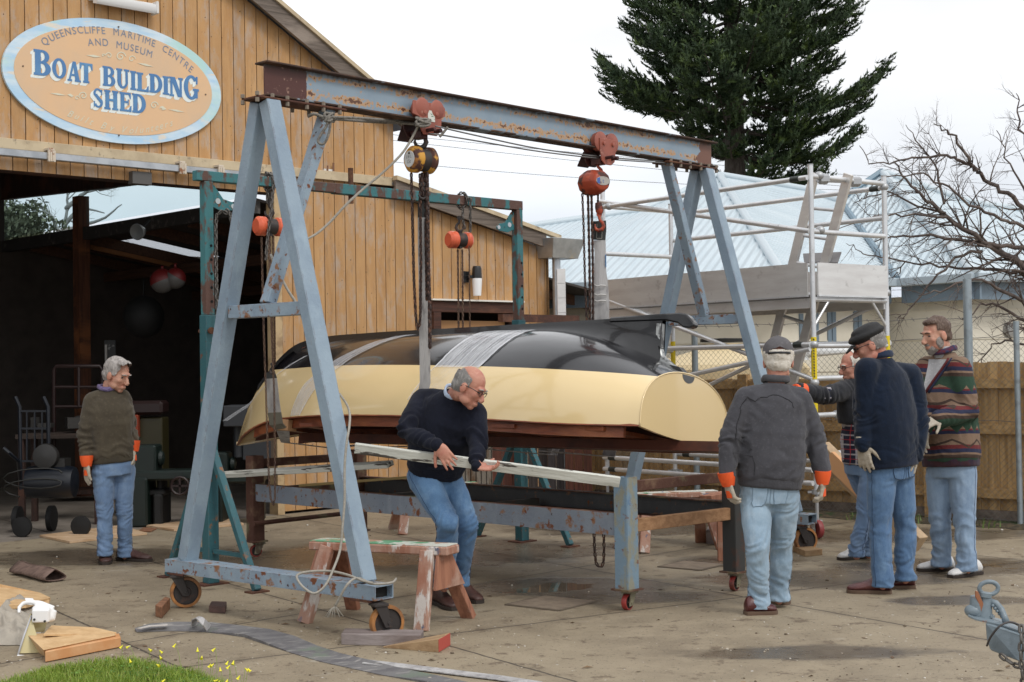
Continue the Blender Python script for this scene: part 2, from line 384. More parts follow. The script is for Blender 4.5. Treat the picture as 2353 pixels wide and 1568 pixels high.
GALV = mat('galvanised', (.50,.52,.54), .38, .75, layers=[((.36,.38,.40), 6, .4, .65, None, 6), ((.55,.5,.42), 3, .6, .7, (1,1,1), 5, .6)])
DARKW = wood('dark_red_timber', (.045,.018,.011), (.022,.010,.007), (.08,.030,.015), 3, (12,12,.6))
ROOFIN = mat('roof_iron', (.27,.28,.30), .5, .5, layers=[((.16,.15,.15), 2, .4, .7)])
t_r = wl(906, 330).x; t_l = -5.6
rk1 = wl(640, 62); rk2 = wl(906, 285)
slope = (rk2.z-rk1.z)/(rk2.x-rk1.x)
t_ap = (t_l+t_r)/2-.2
def gz(t): return rk2.z+slope*(abs(t-t_ap)-(rk2.x-t_ap)) if t > t_ap else rk2.z+slope*(t_ap-t-(rk2.x-t_ap))
BW = .148
def boards(m, t0, t1, z0, zt, y=0, th=.02, groove=.010):
    k = math.floor(t0/BW)
    while k*BW < t1:
        a = max(t0, k*BW+groove/2); b_ = min(t1, (k+1)*BW-groove/2)
        if b_-a > .01:
            m.prism([(a,y,z0 if not callable(z0) else z0(a)),(b_,y,z0 if not callable(z0) else z0(b_)),(b_,y,zt(b_)),(a,y,zt(a))], (0,th,0))
        k += 1
shed = thing('boat_shed', 'weathered orange timber boat shed with gable front, open doorway and lean-to', 'shed', wA)
m = MB(); boards(m, t_l, t_r, 3.765, gz); m.build('gable_wall', BM, shed, M=WM)
m = MB(); m.prism([(t_l,.022,3.55),(t_r,.022,3.55),(t_r,.022,gz(t_r)-.01),(t_ap,.022,gz(t_ap)),(t_l,.022,gz(t_l))], (0,.05,0)); m.build('wall_backing', mat('back_dark', (.04,.025,.018), .9), shed, M=WM)
t_j = wl(635, 800).x; t_e = wl(1262, 700).x
an1 = wl(1010, 487); an2 = wl(1212, 558)
asl = (an2.z-an1.z)/(an2.x-an1.x)
def az(t): return min(an1.z+asl*(t-an1.x), 3.76)
m = MB(); boards(m, t_j, t_e, .03, az, 0); 
dwl = wl(1000, 735); dwr = wl(1176, 735); dt = wl(1000,715).z
m = MB(); boards(m, t_j, dwl.x, .03, az); boards(m, dwl.x, dwr.x, dt, az); boards(m, dwr.x, t_e, .03, az)
m.build('lean_to_wall', BM, shed, M=WM)
m = MB(); m.prism([(t_j,.022,.02),(dwl.x,.022,.02),(dwl.x,.022,az(dwl.x)-.02),(t_j,.022,az(t_j)-.02)], (0,.06,0)); m.prism([(dwr.x,.022,.02),(t_e,.022,.02),(t_e,.022,az(t_e)-.02),(dwr.x,.022,az(dwr.x)-.02)], (0,.06,0))
m.prism([(dwl.x,.022,dt),(dwr.x,.022,dt),(dwr.x,.022,az(dwr.x)-.02),(dwl.x,.022,az(dwl.x)-.02)], (0,.06,0))
m.prism([(t_e-.01,0,.02),(t_e-.01,6,.02),(t_e-.01,6,az(t_e)-.03),(t_e-.01,0,az(t_e)-.03)], (-.04,0,0))
m.build('wall_frame', DARKW, shed, M=WM)
m = MB(); m.box(((t_j+.02),.05,1.78), (.09,.16,3.56)); m.build('door_jamb', mat('jamb', (.5,.36,.2), .7, layers=[((.3,.2,.11),5,.45,.6)]), shed, M=WM)
# trims
m = MB(); m.box(((t_l+t_r+.12)/2,-.035,3.81), (t_r-t_l+.1,.06,.09)); m.box(((t_l+t_r)/2,-.055,3.763), (t_r-t_l+.2,.02,.02)); m.build('trim_board', CREAM, shed, M=WM, bevel=.004)
m = MB(); m.box(((t_l+t_j)/2,-.02,3.735), (t_j-t_l,.05,.07)); m.build('door_header', GREYW, shed, M=WM)
m = MB(); boards(m, t_l, t_j+.05, 3.555, lambda t: 3.68, -.03); m.build('header_boards', BM, shed, M=WM)
m = MB(); m.prof((t_l,-.13,3.705),(t_j-.4,-.13,3.705), [(-.03,-.035),(.03,-.035),(.03,.035),(-.03,.035)]); m.build('door_track', GALV, shed, M=WM, bevel=.006)
for px in (100, 400, 488, -150):
    m = MB(); t = wl(px, 350).x; m.box((t,-.172,3.705), (.075,.02,.11)); m.box((t-.012,-.185,3.705), (.014,.012,.10)); m.box((t+.012,-.185,3.705), (.014,.012,.10)); m.box((t,-.09,3.775), (.06,.16,.02))
    m.build('track_bracket', mat('bracket_cream', (.6,.52,.42), .5, layers=[((.3,.14,.07),9,.6,.66)]), shed, M=WM)
m = MB(); q = wl(315, 412); m.box((q.x,-.06,q.z), (.22,.10,.13)); m.build('header_box', mat('dark_grey_metal', (.09,.085,.08), .5), shed, M=WM, bevel=.005)
m = MB(); m.prism([(t_j+.12,0,3.545),(t_j+.12,0,3.62),(t_l,0,3.62),(t_l,0,3.545)], (0,.14,0)); m.build('lintel', DARKW, shed, M=WM)
# rake boards of the gable
def rake(m, t0, t1, zf, off, hgt, y0, y1):
    m.prism([(t0,y0,zf(t0)+off),(t1,y0,zf(t1)+off),(t1,y0,zf(t1)+off+hgt),(t0,y0,zf(t0)+off+hgt)], (0,y1-y0,0))
tx = wl(927, 320).x+.05
m = MB(); rake(m, t_ap, tx, gz, -.05, .20, -.16, -.12); rake(m, t_l-.3, t_ap, gz, -.05, .20, -.16, -.12); m.build('fascia', GREYW, shed, M=WM)
m = MB(); rake(m, t_ap, tx, gz, .152, .05, -.19, -.10); rake(m, t_l-.3, t_ap, gz, .152, .05, -.19, -.10); m.build('barge_cap', CREAM, shed, M=WM)
m = MB(); rake(m, t_ap, tx, gz, .06, .06, -.12, 7.6); rake(m, t_l-.3, t_ap, gz, .06, .06, -.12, 7.6); m.build('roof', ROOFIN, shed, M=WM)
# lean-to roof and rake
an = lambda t: an1.z+asl*(t-an1.x)
ta0 = t_r-.1; ta1 = wl(1236, 560).x+.02
m = MB(); rake(m, ta0, ta1, an, -.02, .17, -.14, -.10); m.build('lean_to_fascia', GREYW, shed, M=WM)
m = MB(); rake(m, ta0, ta1+.25, an, .152, .05, -.17, -.08); m.build('lean_to_cap', CREAM, shed, M=WM)
m = MB(); rake(m, ta0, ta1+.2, an, .10, .03, -.08, 6.2); m.build('lean_to_roof', ROOFIN, shed, M=WM)
# interior: high-bay side frame, low roof, back walls, posts
E0 = wl(600, 400).x                     # line of the inner eave
ZE = 3.47; ls = .16
def lz(t): return ZE-ls*(t-E0)
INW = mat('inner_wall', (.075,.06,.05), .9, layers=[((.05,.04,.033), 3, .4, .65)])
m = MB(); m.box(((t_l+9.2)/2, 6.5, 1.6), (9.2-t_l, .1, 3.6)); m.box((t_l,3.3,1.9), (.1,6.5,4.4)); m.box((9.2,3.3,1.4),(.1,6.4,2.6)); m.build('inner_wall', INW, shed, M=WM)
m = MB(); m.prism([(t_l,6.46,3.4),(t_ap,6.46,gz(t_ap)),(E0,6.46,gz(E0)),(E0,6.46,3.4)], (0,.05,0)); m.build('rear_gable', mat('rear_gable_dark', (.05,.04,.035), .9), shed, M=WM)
SK = [(1.25,3.05,.9,1.15), (1.3,3.1,3.0,3.25)]
# skylight strip placed from the picture
def lowpt(px, py):
    n = (WX*ls+V((0,0,1))).normalized(); p0 = WM @ V((E0,0,ZE)); return WMi @ hit(px, py, p0, n)
s1 = lowpt(300, 550); s2 = lowpt(475, 598); s3 = lowpt(560, 622)
sk_t0 = s1.x; sk_t1 = s2.x; sk_y = (s1.y+s2.y)/2
m = MB(); T0, T1 = E0, 9.3; ys = sorted([s1.y, s2.y]); 
ya, yb = sk_y-.36, sk_y+.36
for (a, b_, c, d) in ((T0,T1,.1,ya), (T0,T1,yb,6.5), (T0,sk_t0,ya,yb), (sk_t1,T1,ya,yb)):
    if b_-a > .01 and d-c > .01: m.prism([(a,c,lz(a)),(b_,c,lz(b_)),(b_,d,lz(b_)),(a,d,lz(a))], (0,0,.03))
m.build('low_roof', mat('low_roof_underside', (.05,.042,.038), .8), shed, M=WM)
def trans_mat(name, col, tr=.5, rough=.3):
    mm, nt, b, out = base_mat(name); b.inputs['Base Color'].default_value = C4(col); b.inputs['Roughness'].default_value = rough
    t = nd(nt, 'ShaderNodeBsdfTransparent'); t.inputs[0].default_value = C4(col); mx = nd(nt, 'ShaderNodeMixShader'); mx.inputs[0].default_value = tr
    lk(nt, b.outputs[0], mx.inputs[1]); lk(nt, t.outputs[0], mx.inputs[2]); lk(nt, mx.outputs[0], out.inputs[0]); return mm
m = MB(); m.prism([(sk_t0,ya,lz(sk_t0)+.035),(sk_t1,ya,lz(sk_t1)+.035),(sk_t1,yb,lz(sk_t1)+.035),(sk_t0,yb,lz(sk_t0)+.035)], (0,0,.004)); m.build('skylight', trans_mat('skylight_sheet', (.9,.9,.9), .8), shed, M=WM)
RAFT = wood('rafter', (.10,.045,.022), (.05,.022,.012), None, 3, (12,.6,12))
m = MB()
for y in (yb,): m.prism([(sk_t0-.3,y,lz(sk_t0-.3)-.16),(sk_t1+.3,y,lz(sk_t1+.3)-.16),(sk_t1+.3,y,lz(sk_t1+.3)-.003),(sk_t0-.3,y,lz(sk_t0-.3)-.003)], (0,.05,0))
m.build('skylight_trim', mat('rafter_lit', (.30,.13,.05), .8), shed, M=WM)  # rafter brown lightened: glow from the skylight put into its colour
for k in range(6):
    m = MB(); y = .6+k*1.05
    if abs(y-sk_y) < .4: y += .5
    m.prism([(T0+.1,y,lz(T0+.1)-.14),(T1,y,lz(T1)-.14),(T1,y,lz(T1)-.004),(T0+.1,y,lz(T0+.1)-.004)], (0,.05,0)); m.build('rafter', RAFT, shed, M=WM)
m = MB()
for t in (E0+1.5, E0+3): m.prism([(t,.1,lz(t)-.28),(t+.06,.1,lz(t)-.28),(t+.06,.1,lz(t)-.145),(t,.1,lz(t)-.145)], (0,6.3,0))
m.build('purlin', RAFT, shed, M=WM)
m = MB(); m.box((E0,3.3,ZE-.06), (.1,6.4,.16)); m.build('eave_beam', mat('gutter_dark', (.035,.032,.03), .8, layers=[((.12,.11,.1),9,.55,.7)]), shed, M=WM)
m = MB(); m.prism([(E0-.05,.1,3.80),(E0-.05,.1,4.3),(E0-.05,6.5,4.6),(E0-.05,6.5,4.08)], (.1,0,0)); m.build('wall_plate', DARKW, shed, M=WM)
m = MB(); m.prism([(E0,.1,3.53),(E0,.1,3.80),(E0,6.5,4.08),(E0,6.5,3.53)], (.006,0,0)); m.build('clerestory_pane', trans_mat('cyan_sheet', (.90,.97,.98), .93, .15), shed, M=WM)
for px, nm in ((195,'post'), (-40,'post')):
    m = MB(); b0 = hit(px, 900, WM @ V((E0,0,0)), WX); L = WMi @ b0; m.box((E0-.03,L.y,1.95), (.15,.17,3.9)); m.build(nm, wood('red_post', (.13,.045,.02), (.06,.022,.012), (.25,.09,.03), 3, (12,12,.6)), shed, M=WM)
# roof-side rain head + downpipe
q0 = wl(1218, 570); q1 = wl(1285, 570)
m = MB(); cx_ = (wl(1232,570).x+wl(1300,570).x)/2; zt = wl(1260,552).z; zb = wl(1260,596).z; w_ = .30
m.loft([[(cx_-w_*.8,-.26,zb),(cx_+w_*.8,-.26,zb),(cx_+w_*.8,.02,zb),(cx_-w_*.8,.02,zb)], [(cx_-w_,-.34,zt),(cx_+w_,-.34,zt),(cx_+w_,.05,zt),(cx_-w_,.05,zt)]])
m.build('rain_head', GALV, shed, M=WM, bevel=.004)
m = MB(); m.cyl((cx_-.03,-.12,.1),(cx_-.03,-.12,zb+.01), .055, 16); m.build('downpipe', GALV, shed, M=WM, smooth=.6)
# doorway in the lean-to
FR = wood('brown_frame', (.085,.03,.017), (.04,.016,.01), (.15,.06,.03), 3, (1,12,12))
m = MB(); zt = dt
m.box(((dwl.x+dwr.x)/2,-.03,zt+.05),(dwr.x-dwl.x+.2,.08,.13)); m.box((dwl.x-.02,-.03,zt/2),(.12,.08,zt)); m.box((dwr.x+.02,-.03,zt/2),(.12,.08,zt)); m.build('door_frame', FR, shed, M=WM, bevel=.004)
m = MB(); m.box(((dwl.x+dwr.x)/2,-.05,zt+.135),(dwr.x-dwl.x+.26,.12,.02)); m.build('door_flashing', mat('white_trim', (.75,.72,.66), .5), shed, M=WM)
m = MB(); m.box(((dwl.x+dwr.x)/2,.10,zt-.17),(dwr.x-dwl.x-.1,.04,.12)); m.build('door_rail', mat('honey_wood', (.42,.22,.09), .6), shed, M=WM)
m = MB(); k = 0; x = dwl.x+.06
while x < dwr.x-.05: m.box((x,.14+(.012 if k % 2 else 0),(zt-.25)/2),(.035,.02,zt-.25)); x += .045; k += 1
m.build('ribbed_door', mat('ribbed_metal', (.30,.27,.23), .5, .4, layers=[((.16,.1,.06), 5, .5, .65, (1,1,.5))]), shed, M=WM)
# timber beam and stored door leaves to the right of the lean-to
m = MB(); a = P(1150, 731, 16.4); bb = P(1326, 734, 17.6); m.bar(a, bb, .07, .09); bm_ = m.build('door_rail_beam', FR); 
tag(bm_, 'rusty brown beam running out past the right end of the shed behind the boat', 'beam')
for i, (px, w, c, lb) in enumerate(((1166,.34,(.12,.035,.02),'red brown door leaf standing behind the teal stand'), (1225,.34,(.065,.05,.045),'dark weathered door leaf beside the red brown one behind the boat'), (1288,.28,(.055,.045,.045),'grey brown board standing against the fence end under the boat'), (1330,.30,(.14,.045,.025),'narrow red brown board leaning at the left end of the fence'))):
    p = P(px, 1100, 16.2-.15*i); p.z = 0
    m = MB(); 
    for k in range(3): m.box(p+V((w*(k-1)/3,0,.95)), (w/3-.008,.03,1.9))
    m.box(p+V((0,.03,.4)),(w-.02,.03,.12)); m.box(p+V((0,.03,1.5)),(w-.02,.03,.12))
    tag(m.build('door_leaf' if i < 2 else 'board', wood('leaf%d' % i, c, (c[0]*.5,c[1]*.5,c[2]*.5), None, 3, (12,12,.6))), lb, 'door leaf' if i < 2 else 'board')
# white masonry pier right of the shed
m = MB(); x0 = P(1281,700,18.6); x1 = P(1300,700,18.6)
z = 0; k = 0
while z < 2.78: m.box(((x0.x+x1.x)/2, 18.7, z+.095), (x1.x-x0.x,.3,.186)); z += .19
tag(m.build('block_wall', mat('white_block', (.74,.74,.74), .8, layers=[((.6,.6,.6),5,.4,.7)])), 'white painted block pier between the shed and the blue roofed house', 'wall')

# fluorescent batten above the sign
WHP = mat('white_enamel', (.72,.71,.69), .35, layers=[((.5,.47,.42), 6, .5, .7)])
a = wl(212, -2, -.1); bb = wl(356, 20, -.1); zc = bb.z
lt = thing('strip_light', 'white enclosed strip light fixed to the gable above the oval sign', 'light', WM @ V(((a.x+bb.x)/2, -.06, zc)))
m = MB(); m.box(((a.x+bb.x)/2,-.045,zc+.02),(bb.x-a.x,.09,.07)); m.build('housing', WHP, lt, M=WM, bevel=.01)
m = MB(); m.prof((a.x+.02,-.12,zc-.01),(bb.x-.02,-.12,zc-.01), [(-.045,-.04),(.02,-.055),(.045,-.03),(.045,.035),(-.03,.045)], cap=True); m.build('diffuser', mat('diffuser', (.8,.8,.8), .25), lt, M=WM, smooth=.8)
m = MB(); m.box((bb.x,-.1,zc),(.03,.13,.13)); m.build('end_cap', WHP, lt, M=WM, bevel=.008)
# ================= oval sign =================
_tx = {}
def glyph_mesh(ch, shear=0):
    k = (ch, shear)
    if k not in _tx:
        cu = bpy.data.curves.new('t', 'FONT'); cu.body = ch; cu.size = 1; cu.shear = shear; o = bpy.data.objects.new('t', cu); COL.objects.link(o)
        bpy.context.view_layer.update(); me = bpy.data.meshes.new_from_object(o.evaluated_get(bpy.context.evaluated_depsgraph_get()))
        vs = [v.co.copy() for v in me.vertices]; fs = [tuple(p.vertices) for p in me.polygons]
        bpy.data.objects.remove(o); bpy.data.curves.remove(cu); bpy.data.meshes.remove(me)
        if vs: x0 = min(v.x for v in vs); x1 = max(v.x for v in vs)
        else: x0 = 0; x1 = .3
        _tx[k] = ([V((v.x-x0, v.y, 0)) for v in vs], fs, x1-x0)
    return _tx[k]
def put_glyph(m, ch, org, ex, ey, nrm, h, wscale=1, shear=0, center=True):
    vs, fs, w = glyph_mesh(ch, shear); k = h/.70
    cx = w/2 if center else 0
    m.add([org+ex*(v.x-cx)*k*wscale+ey*v.y*k+nrm for v in vs], fs); return w*k*wscale
def ringseg(cx, cy, rx, ry, tx, ty, a0, a1, n=14):
    """curved stroke: outer radii rx,ry, inner rx-tx, ry-ty"""
    out = []
    for i in range(n):
        q = []
        for a in (a0+(a1-a0)*i/n, a0+(a1-a0)*(i+1)/n): q.append((a, cos(a), sin(a)))
        (_, c0, s0), (_, c1, s1) = q
        out.append([(cx+c0*rx, cy+s0*ry), (cx+c1*rx, cy+s1*ry), (cx+c1*(rx-tx), cy+s1*(ry-ty)), (cx+c0*(rx-tx), cy+s0*(ry-ty))])
    return out
def R4(x0, y0, x1, y1): return [[(x0,y0),(x1,y0),(x1,y1),(x0,y1)]]
def slab(ch):
    hp = pi/2; sw = .33; sh = .10; ty = .12
    if ch == 'I': return R4(.18,0,.82,1)+R4(0,0,1,sh)+R4(0,1-sh,1,1)
    if ch == 'L': return R4(.1,0,.1+sw,1)+R4(0,1-sh,.55,1)+R4(0,0,1,.12)+[[(.78,.12),(1,.12),(1,.34),(.9,.3)]]
    if ch == 'T': return R4(.5-sw/2,0,.5+sw/2,1)+R4(.26,0,.74,sh)+R4(0,.88,1,1)+[[(0,.66),(.1,.7),(.18,.88),(0,.88)],[(1,.66),(.9,.7),(.82,.88),(1,.88)]]
    if ch == 'E': return R4(.08,0,.08+sw,1)+R4(0,0,1,.11)+R4(0,.89,.96,1)+R4(.3,.45,.72,.55)+R4(.68,.36,.78,.64)+[[(.78,.11),(1,.11),(1,.34),(.9,.3)],[(.76,.89),(.96,.89),(.96,.68),(.88,.7)]]
    if ch == 'H': return R4(.08,0,.36,1)+R4(.64,0,.92,1)+R4(.3,.44,.7,.56)+R4(0,0,.44,sh)+R4(.56,0,1,sh)+R4(0,1-sh,.44,1)+R4(.56,1-sh,1,1)
    if ch == 'N': return R4(.08,0,.24,1)+R4(.76,0,.92,1)+R4(0,0,.34,sh)+R4(.66,1-sh,1,1)+R4(0,1-sh,.3,1)+[[(.08,1),(.42,1),(.92,0),(.62,0)]]
    if ch == 'D': return R4(.08,0,.08+.32,1)+R4(0,0,.5,sh)+R4(0,1-sh,.5,1)+ringseg(.42,.5,.58,.5,.30,ty,-hp,hp)
    if ch == 'B': return R4(.08,0,.08+.34,1)+R4(0,0,.5,sh)+R4(0,1-sh,.5,1)+R4(.3,.46,.55,.56)+ringseg(.5,.75,.42,.25,.27,.09,-hp,hp)+ringseg(.5,.28,.5,.28,.32,.10,-hp,hp)
    if ch == 'O': return ringseg(.5,.5,.5,.52,.27,ty,0,2*pi,28)
    if ch == 'U': return R4(.08,.34,.38,1)+R4(.70,.34,.88,1)+R4(0,1-sh,.46,1)+R4(.58,1-sh,1,1)+ringseg(.48,.36,.40,.38,.30,ty,pi,1.5*pi)+ringseg(.48,.36,.40,.38,.18,ty,1.5*pi,2*pi)
    if ch == 'A': return [[(.40,1),(.62,1),(.94,0),(.60,0)],[(.40,1),(.50,.84),(.20,0),(.06,0)]]+R4(.24,.27,.72,.37)+R4(0,0,.34,.09)+R4(.54,0,1,.09)
    if ch == 'G': return ringseg(.5,.5,.5,.52,.28,ty,radians(38),radians(322),24)+R4(.60,.36,1.0,.46)+R4(.68,.06,.92,.44)+R4(.80,.66,.92,.98)
    if ch == 'S': return ringseg(.48,.74,.44,.27,.22,.10,radians(20),radians(200),14)+ringseg(.52,.27,.46,.28,.24,.10,radians(-160),radians(20),14)+[[(.05,.66),(.33,.70),(.97,.36),(.72,.24)],[(.05,.66),(.30,.52),(.74,.22),(.98,.36),(.97,.38),(.33,.72)]]+R4(.80,.68,.92,.96)+R4(.06,.04,.18,.32)
Zs = .2565
sL = wl(5, 170, -.04).x; sR = wl(508, 215, -.04).x; sT = wl(212, 38, -.04).z; sB = wl(300, 332, -.04).z
sc_t = (sL+sR)/2; sc_z = (sT+sB)/2; sa = (sR-sL)/2; sb = (sT-sB)/2
sign = thing('oval_sign', 'large oval hand painted BOAT BUILDING SHED sign with pale blue border on the gable', 'sign', WM @ V((sc_t, 0, sc_z)))
def oval(a, b, y, n=72): return [(sc_t+a*cos(2*pi*i/n), y, sc_z+b*sin(2*pi*i/n)) for i in range(n)]
m = MB(); m.prism(oval(sa, sb, -.04), (0,.03,0))
m.build('border', mat('sign_blue', (.42,.62,.80), .55, layers=[((.62,.74,.82), 3.5, .42, .62, (.6,1,2.2), 6), ((.45,.68,.66), 1.2, .52, .62), ((.72,.66,.56), 5, .58, .68, (.7,1,2.5), 7)]), sign, M=WM)
m = MB(); m.prism(oval(sa*.905, sb*.86, -.044), (0,.003,0)); m.build('panel', mat('sign_peach', (.72,.47,.27), .6, layers=[((.66,.46,.29), 1.5, .45, .6)]), sign, M=WM)
ysf = -.046
def zp(x, y, d=ysf): return wl(x*Zs, y*Zs, d)
def strokes(m, polys, x0, x1, yt, yb, dx=0, dy=0, y=ysf):
    a = zp(x0+dx, (yt+yb)/2+dy); b = zp(x1+dx, (yt+yb)/2+dy)
    xm = (x0+x1)/2; zt = zp(xm+dx, yt+dy).z; zb = zp(xm+dx, yb+dy).z
    for i, pl in enumerate(polys):
        m.prism([(a.x+(b.x-a.x)*p[0], y-.00012*i, zb+(zt-zb)*p[1]) for p in pl], (0,-.0008,0))
LET = [('B',300,452,450,680),('O',465,592,527,702),('A',603,722,553,732),('T',712,828,568,745),('B',918,1030,598,775),('U',1040,1157,620,792),('I',1165,1218,638,808),('L',1222,1330,655,822),('D',1335,1452,668,835),('I',1456,1512,685,850),('N',1515,1637,695,868),('G',1645,1778,680,890),
       ('S',832,920,795,965),('H',932,1058,812,985),('E',1070,1175,830,1000),('D',1182,1305,845,1015)]
m = MB()
for i, (c, a, b_, t, bo) in enumerate(LET):
    for j, (dx, dy) in enumerate(((-9,8),(-19,16),(-27,23))): strokes(m, slab(c), a, b_, t, bo, dx, dy, -.0445-.0006*(2-j))
m.build('letter_shadow', mat('sign_white', (.78,.83,.80), .6), sign, M=WM)
m = MB()
for (c, a, b_, t, bo) in LET: strokes(m, slab(c), a, b_, t, bo, 0, 0, -.050)
m.build('large_lettering', mat('sign_deep_blue', (.075,.20,.42), .5, layers=[((.11,.27,.48), 4, .5, .7)]), sign, M=WM)
def along(m, text, pts, h, ws=1, shear=0, gap=.16, sp=.45):
    P3 = [zp(*p) for p in pts]; L = [0]
    for i in range(1, len(P3)): L.append(L[-1]+(P3[i]-P3[i-1]).length)
    k = h/.70; ws_ = [glyph_mesh(c, shear)[2]*k*ws if c != ' ' else sp*k for c in text]
    tot = sum(ws_)+gap*k*(len(text)-1)*ws; f = L[-1]/tot; x = 0
    for c, w in zip(text, ws_):
        s_ = (x+w/2)*f; x += w+gap*k*ws
        i = max(0, min(len(L)-2, next((q for q in range(len(L)-1) if L[q+1] >= s_), len(L)-2))); u = (s_-L[i])/(L[i+1]-L[i])
        def sm(t): return P3[i].lerp(P3[i+1], t)
        tn = (P3[min(i+1+(u > .5), len(P3)-1)]-P3[max(i-(u < .5), 0)]).normalized()
        if c != ' ': put_glyph(m, c, sm(u)-V((-tn.z,0,tn.x))*h*.5, tn, V((-tn.z,0,tn.x)), V((0,-.001,0)), h, ws*min(f, 1.15), shear)
hs = abs(zp(860,300).z-zp(860,236).z)
m = MB()
along(m, 'QUEENSCLIFFE MARITIME CENTRE', [(375,385),(440,345),(500,318),(560,296),(620,280),(720,267),(860,268),(1020,282),(1140,305),(1260,342),(1400,398),(1500,448),(1600,520),(1725,632)], hs, .8, gap=.13)
along(m, 'AND MUSEUM', [(782,380),(870,376),(940,380),(1045,398),(1190,430),(1300,465),(1365,490)], hs, .8, gap=.13)
m.build('small_lettering', mat('sign_slate', (.20,.24,.32), .6), sign, M=WM)
m = MB()
along(m, 'Built By Volunteers', [(600,1010),(700,1045),(800,1085),(970,1138),(1080,1160),(1180,1168),(1300,1160),(1400,1140),(1550,1095)], hs*.95, .8, shear=.5, gap=.05)
def curl(cx, cy, r, dr, turns, w, sgn=1, n=26):
    for i in range(n):
        a0 = turns*2*pi*i/n; a1 = turns*2*pi*(i+1)/n; r0 = r-dr*i/n; r1 = r-dr*(i+1)/n
        q = [zp(cx+sgn*cos(a0)*r0, cy-sin(a0)*r0), zp(cx+sgn*cos(a1)*r1, cy-sin(a1)*r1), zp(cx+sgn*cos(a1)*(r1-w), cy-sin(a1)*(r1-w)), zp(cx+sgn*cos(a0)*(r0-w), cy-sin(a0)*(r0-w))]
        m.prism([V((p.x, -.0475, p.z)) for p in q], (0,-.0006,0))
def leafp(x0, y0, x1, y1, w):
    q = [zp(x0,y0), zp((x0+x1)/2,(y0+y1)/2-w), zp(x1,y1), zp((x0+x1)/2+10,(y0+y1)/2+w)]; m.prism([V((p.x,-.0478,p.z)) for p in q], (0,-.0005,0))
curl(1080,508,50,38,1.3,9); curl(975,500,34,24,1.1,8,-1); curl(1180,530,36,25,1.1,8,1); leafp(770,496,905,512,12); leafp(1225,565,1375,600,11); curl(925,498,20,14,1,7)
curl(745,860,42,32,1.3,9,-1); curl(690,880,26,18,1,8); leafp(445,836,590,856,10); leafp(600,850,660,862,16)
curl(1380,945,40,30,1.3,9); curl(1455,975,28,20,1,8,-1); leafp(1500,980,1655,1006,10); leafp(1430,960,1490,980,16)
m.build('scrollwork', mat('sign_pale', (.66,.64,.50), .6), sign, M=WM)
m = MB()
for x, y in ((206,593),(1062,242),(1842,848),(1065,1214)): p = zp(x, y); m.cyl((p.x,-.044,p.z),(p.x,-.051,p.z), .008, 10)
m.build('screw', mat('screw_dark', (.1,.06,.04), .6), sign, M=WM)
# wall lamp and gable tap
BLK = mat('black_plastic', (.012,.012,.013), .35)
q = wl(1096, 640, -.12)
wlamp = thing('wall_lamp', 'black and white cylindrical lamp on the lean-to wall above the door', 'lamp', WM @ V((q.x,0,q.z)))
zt = wl(1096,612,-.12).z; zm = wl(1096,640,-.12).z; zb = wl(1096,680,-.12).z
m = MB(); m.lathe([(.02,0),(.048,0.0),(.058,-.03),(.062,zm-zt)], (q.x,-.12,zt), (0,0,1), 20); m.build('lamp_cap', BLK, wlamp, M=WM, smooth=.7)
m = MB(); m.lathe([(.061,zm-zt),(.062,zm-zt-.03),(.050,zb-zt),(.02,zb-zt)], (q.x,-.12,zt), (0,0,1), 20); m.build('lamp_shade', mat('opal', (.85,.85,.85), .3), wlamp, M=WM, smooth=.7)
m = MB(); m.box((q.x-.10,-.02,zm+.02),(.10,.035,.14)); m.box((q.x-.06,-.07,zm+.02),(.09,.10,.035)); m.build('bracket', BLK, wlamp, M=WM, bevel=.005)
q = wl(757, 394, -.03)
tp = thing('wall_bracket', 'small white and rusty fitting on the gable above the cream trim board', 'fitting', WM @ q)
m = MB(); m.box((q.x,-.02,q.z),(.14,.03,.05)); m.build('plate', WHP, tp, M=WM, bevel=.004)
m = MB(); m.cyl((q.x+.05,-.04,q.z-.05),(q.x+.05,-.04,q.z+.10), .012, 8); m.cyl((q.x-.04,-.05,q.z),(q.x-.04,-.05,q.z+.06), .01, 8); m.build('rod', mat('rusty_rod', (.2,.1,.06), .8), tp, M=WM)

# ================= interior contents, the shed's gloom darkened into their colours =================
def ip(px, py, Y): return P(px, py, Y)
RED = mat('shaded_red', (.012,.0025,.002), .5); BLUE = mat('shaded_blue', (.0018,.004,.009), .4); YEL = mat('shaded_yellow', (.022,.018,.003), .5); GRN = mat('machine_green', (.003,.009,.007), .45, layers=[((.003,.012,.009), 6, .5, .7)])
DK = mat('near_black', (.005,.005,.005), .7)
def pipe_frame(m, pts, r): m.tube(pts, r, 8)
Yf = 15.6
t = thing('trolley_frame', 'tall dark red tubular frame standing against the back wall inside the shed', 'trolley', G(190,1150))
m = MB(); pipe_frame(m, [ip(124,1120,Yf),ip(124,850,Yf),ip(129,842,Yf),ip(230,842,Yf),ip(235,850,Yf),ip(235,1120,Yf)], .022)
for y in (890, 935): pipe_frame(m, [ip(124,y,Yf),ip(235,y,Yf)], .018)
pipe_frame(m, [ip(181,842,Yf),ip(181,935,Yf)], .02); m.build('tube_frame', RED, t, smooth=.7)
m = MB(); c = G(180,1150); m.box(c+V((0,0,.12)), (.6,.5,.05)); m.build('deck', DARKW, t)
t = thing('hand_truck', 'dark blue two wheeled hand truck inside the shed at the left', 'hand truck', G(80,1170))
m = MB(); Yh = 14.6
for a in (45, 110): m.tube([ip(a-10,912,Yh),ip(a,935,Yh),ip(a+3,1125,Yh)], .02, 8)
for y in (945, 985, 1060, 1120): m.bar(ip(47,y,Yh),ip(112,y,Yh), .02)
for a in (62, 80, 97): m.bar(ip(a,945,Yh),ip(a,1060,Yh), .015)
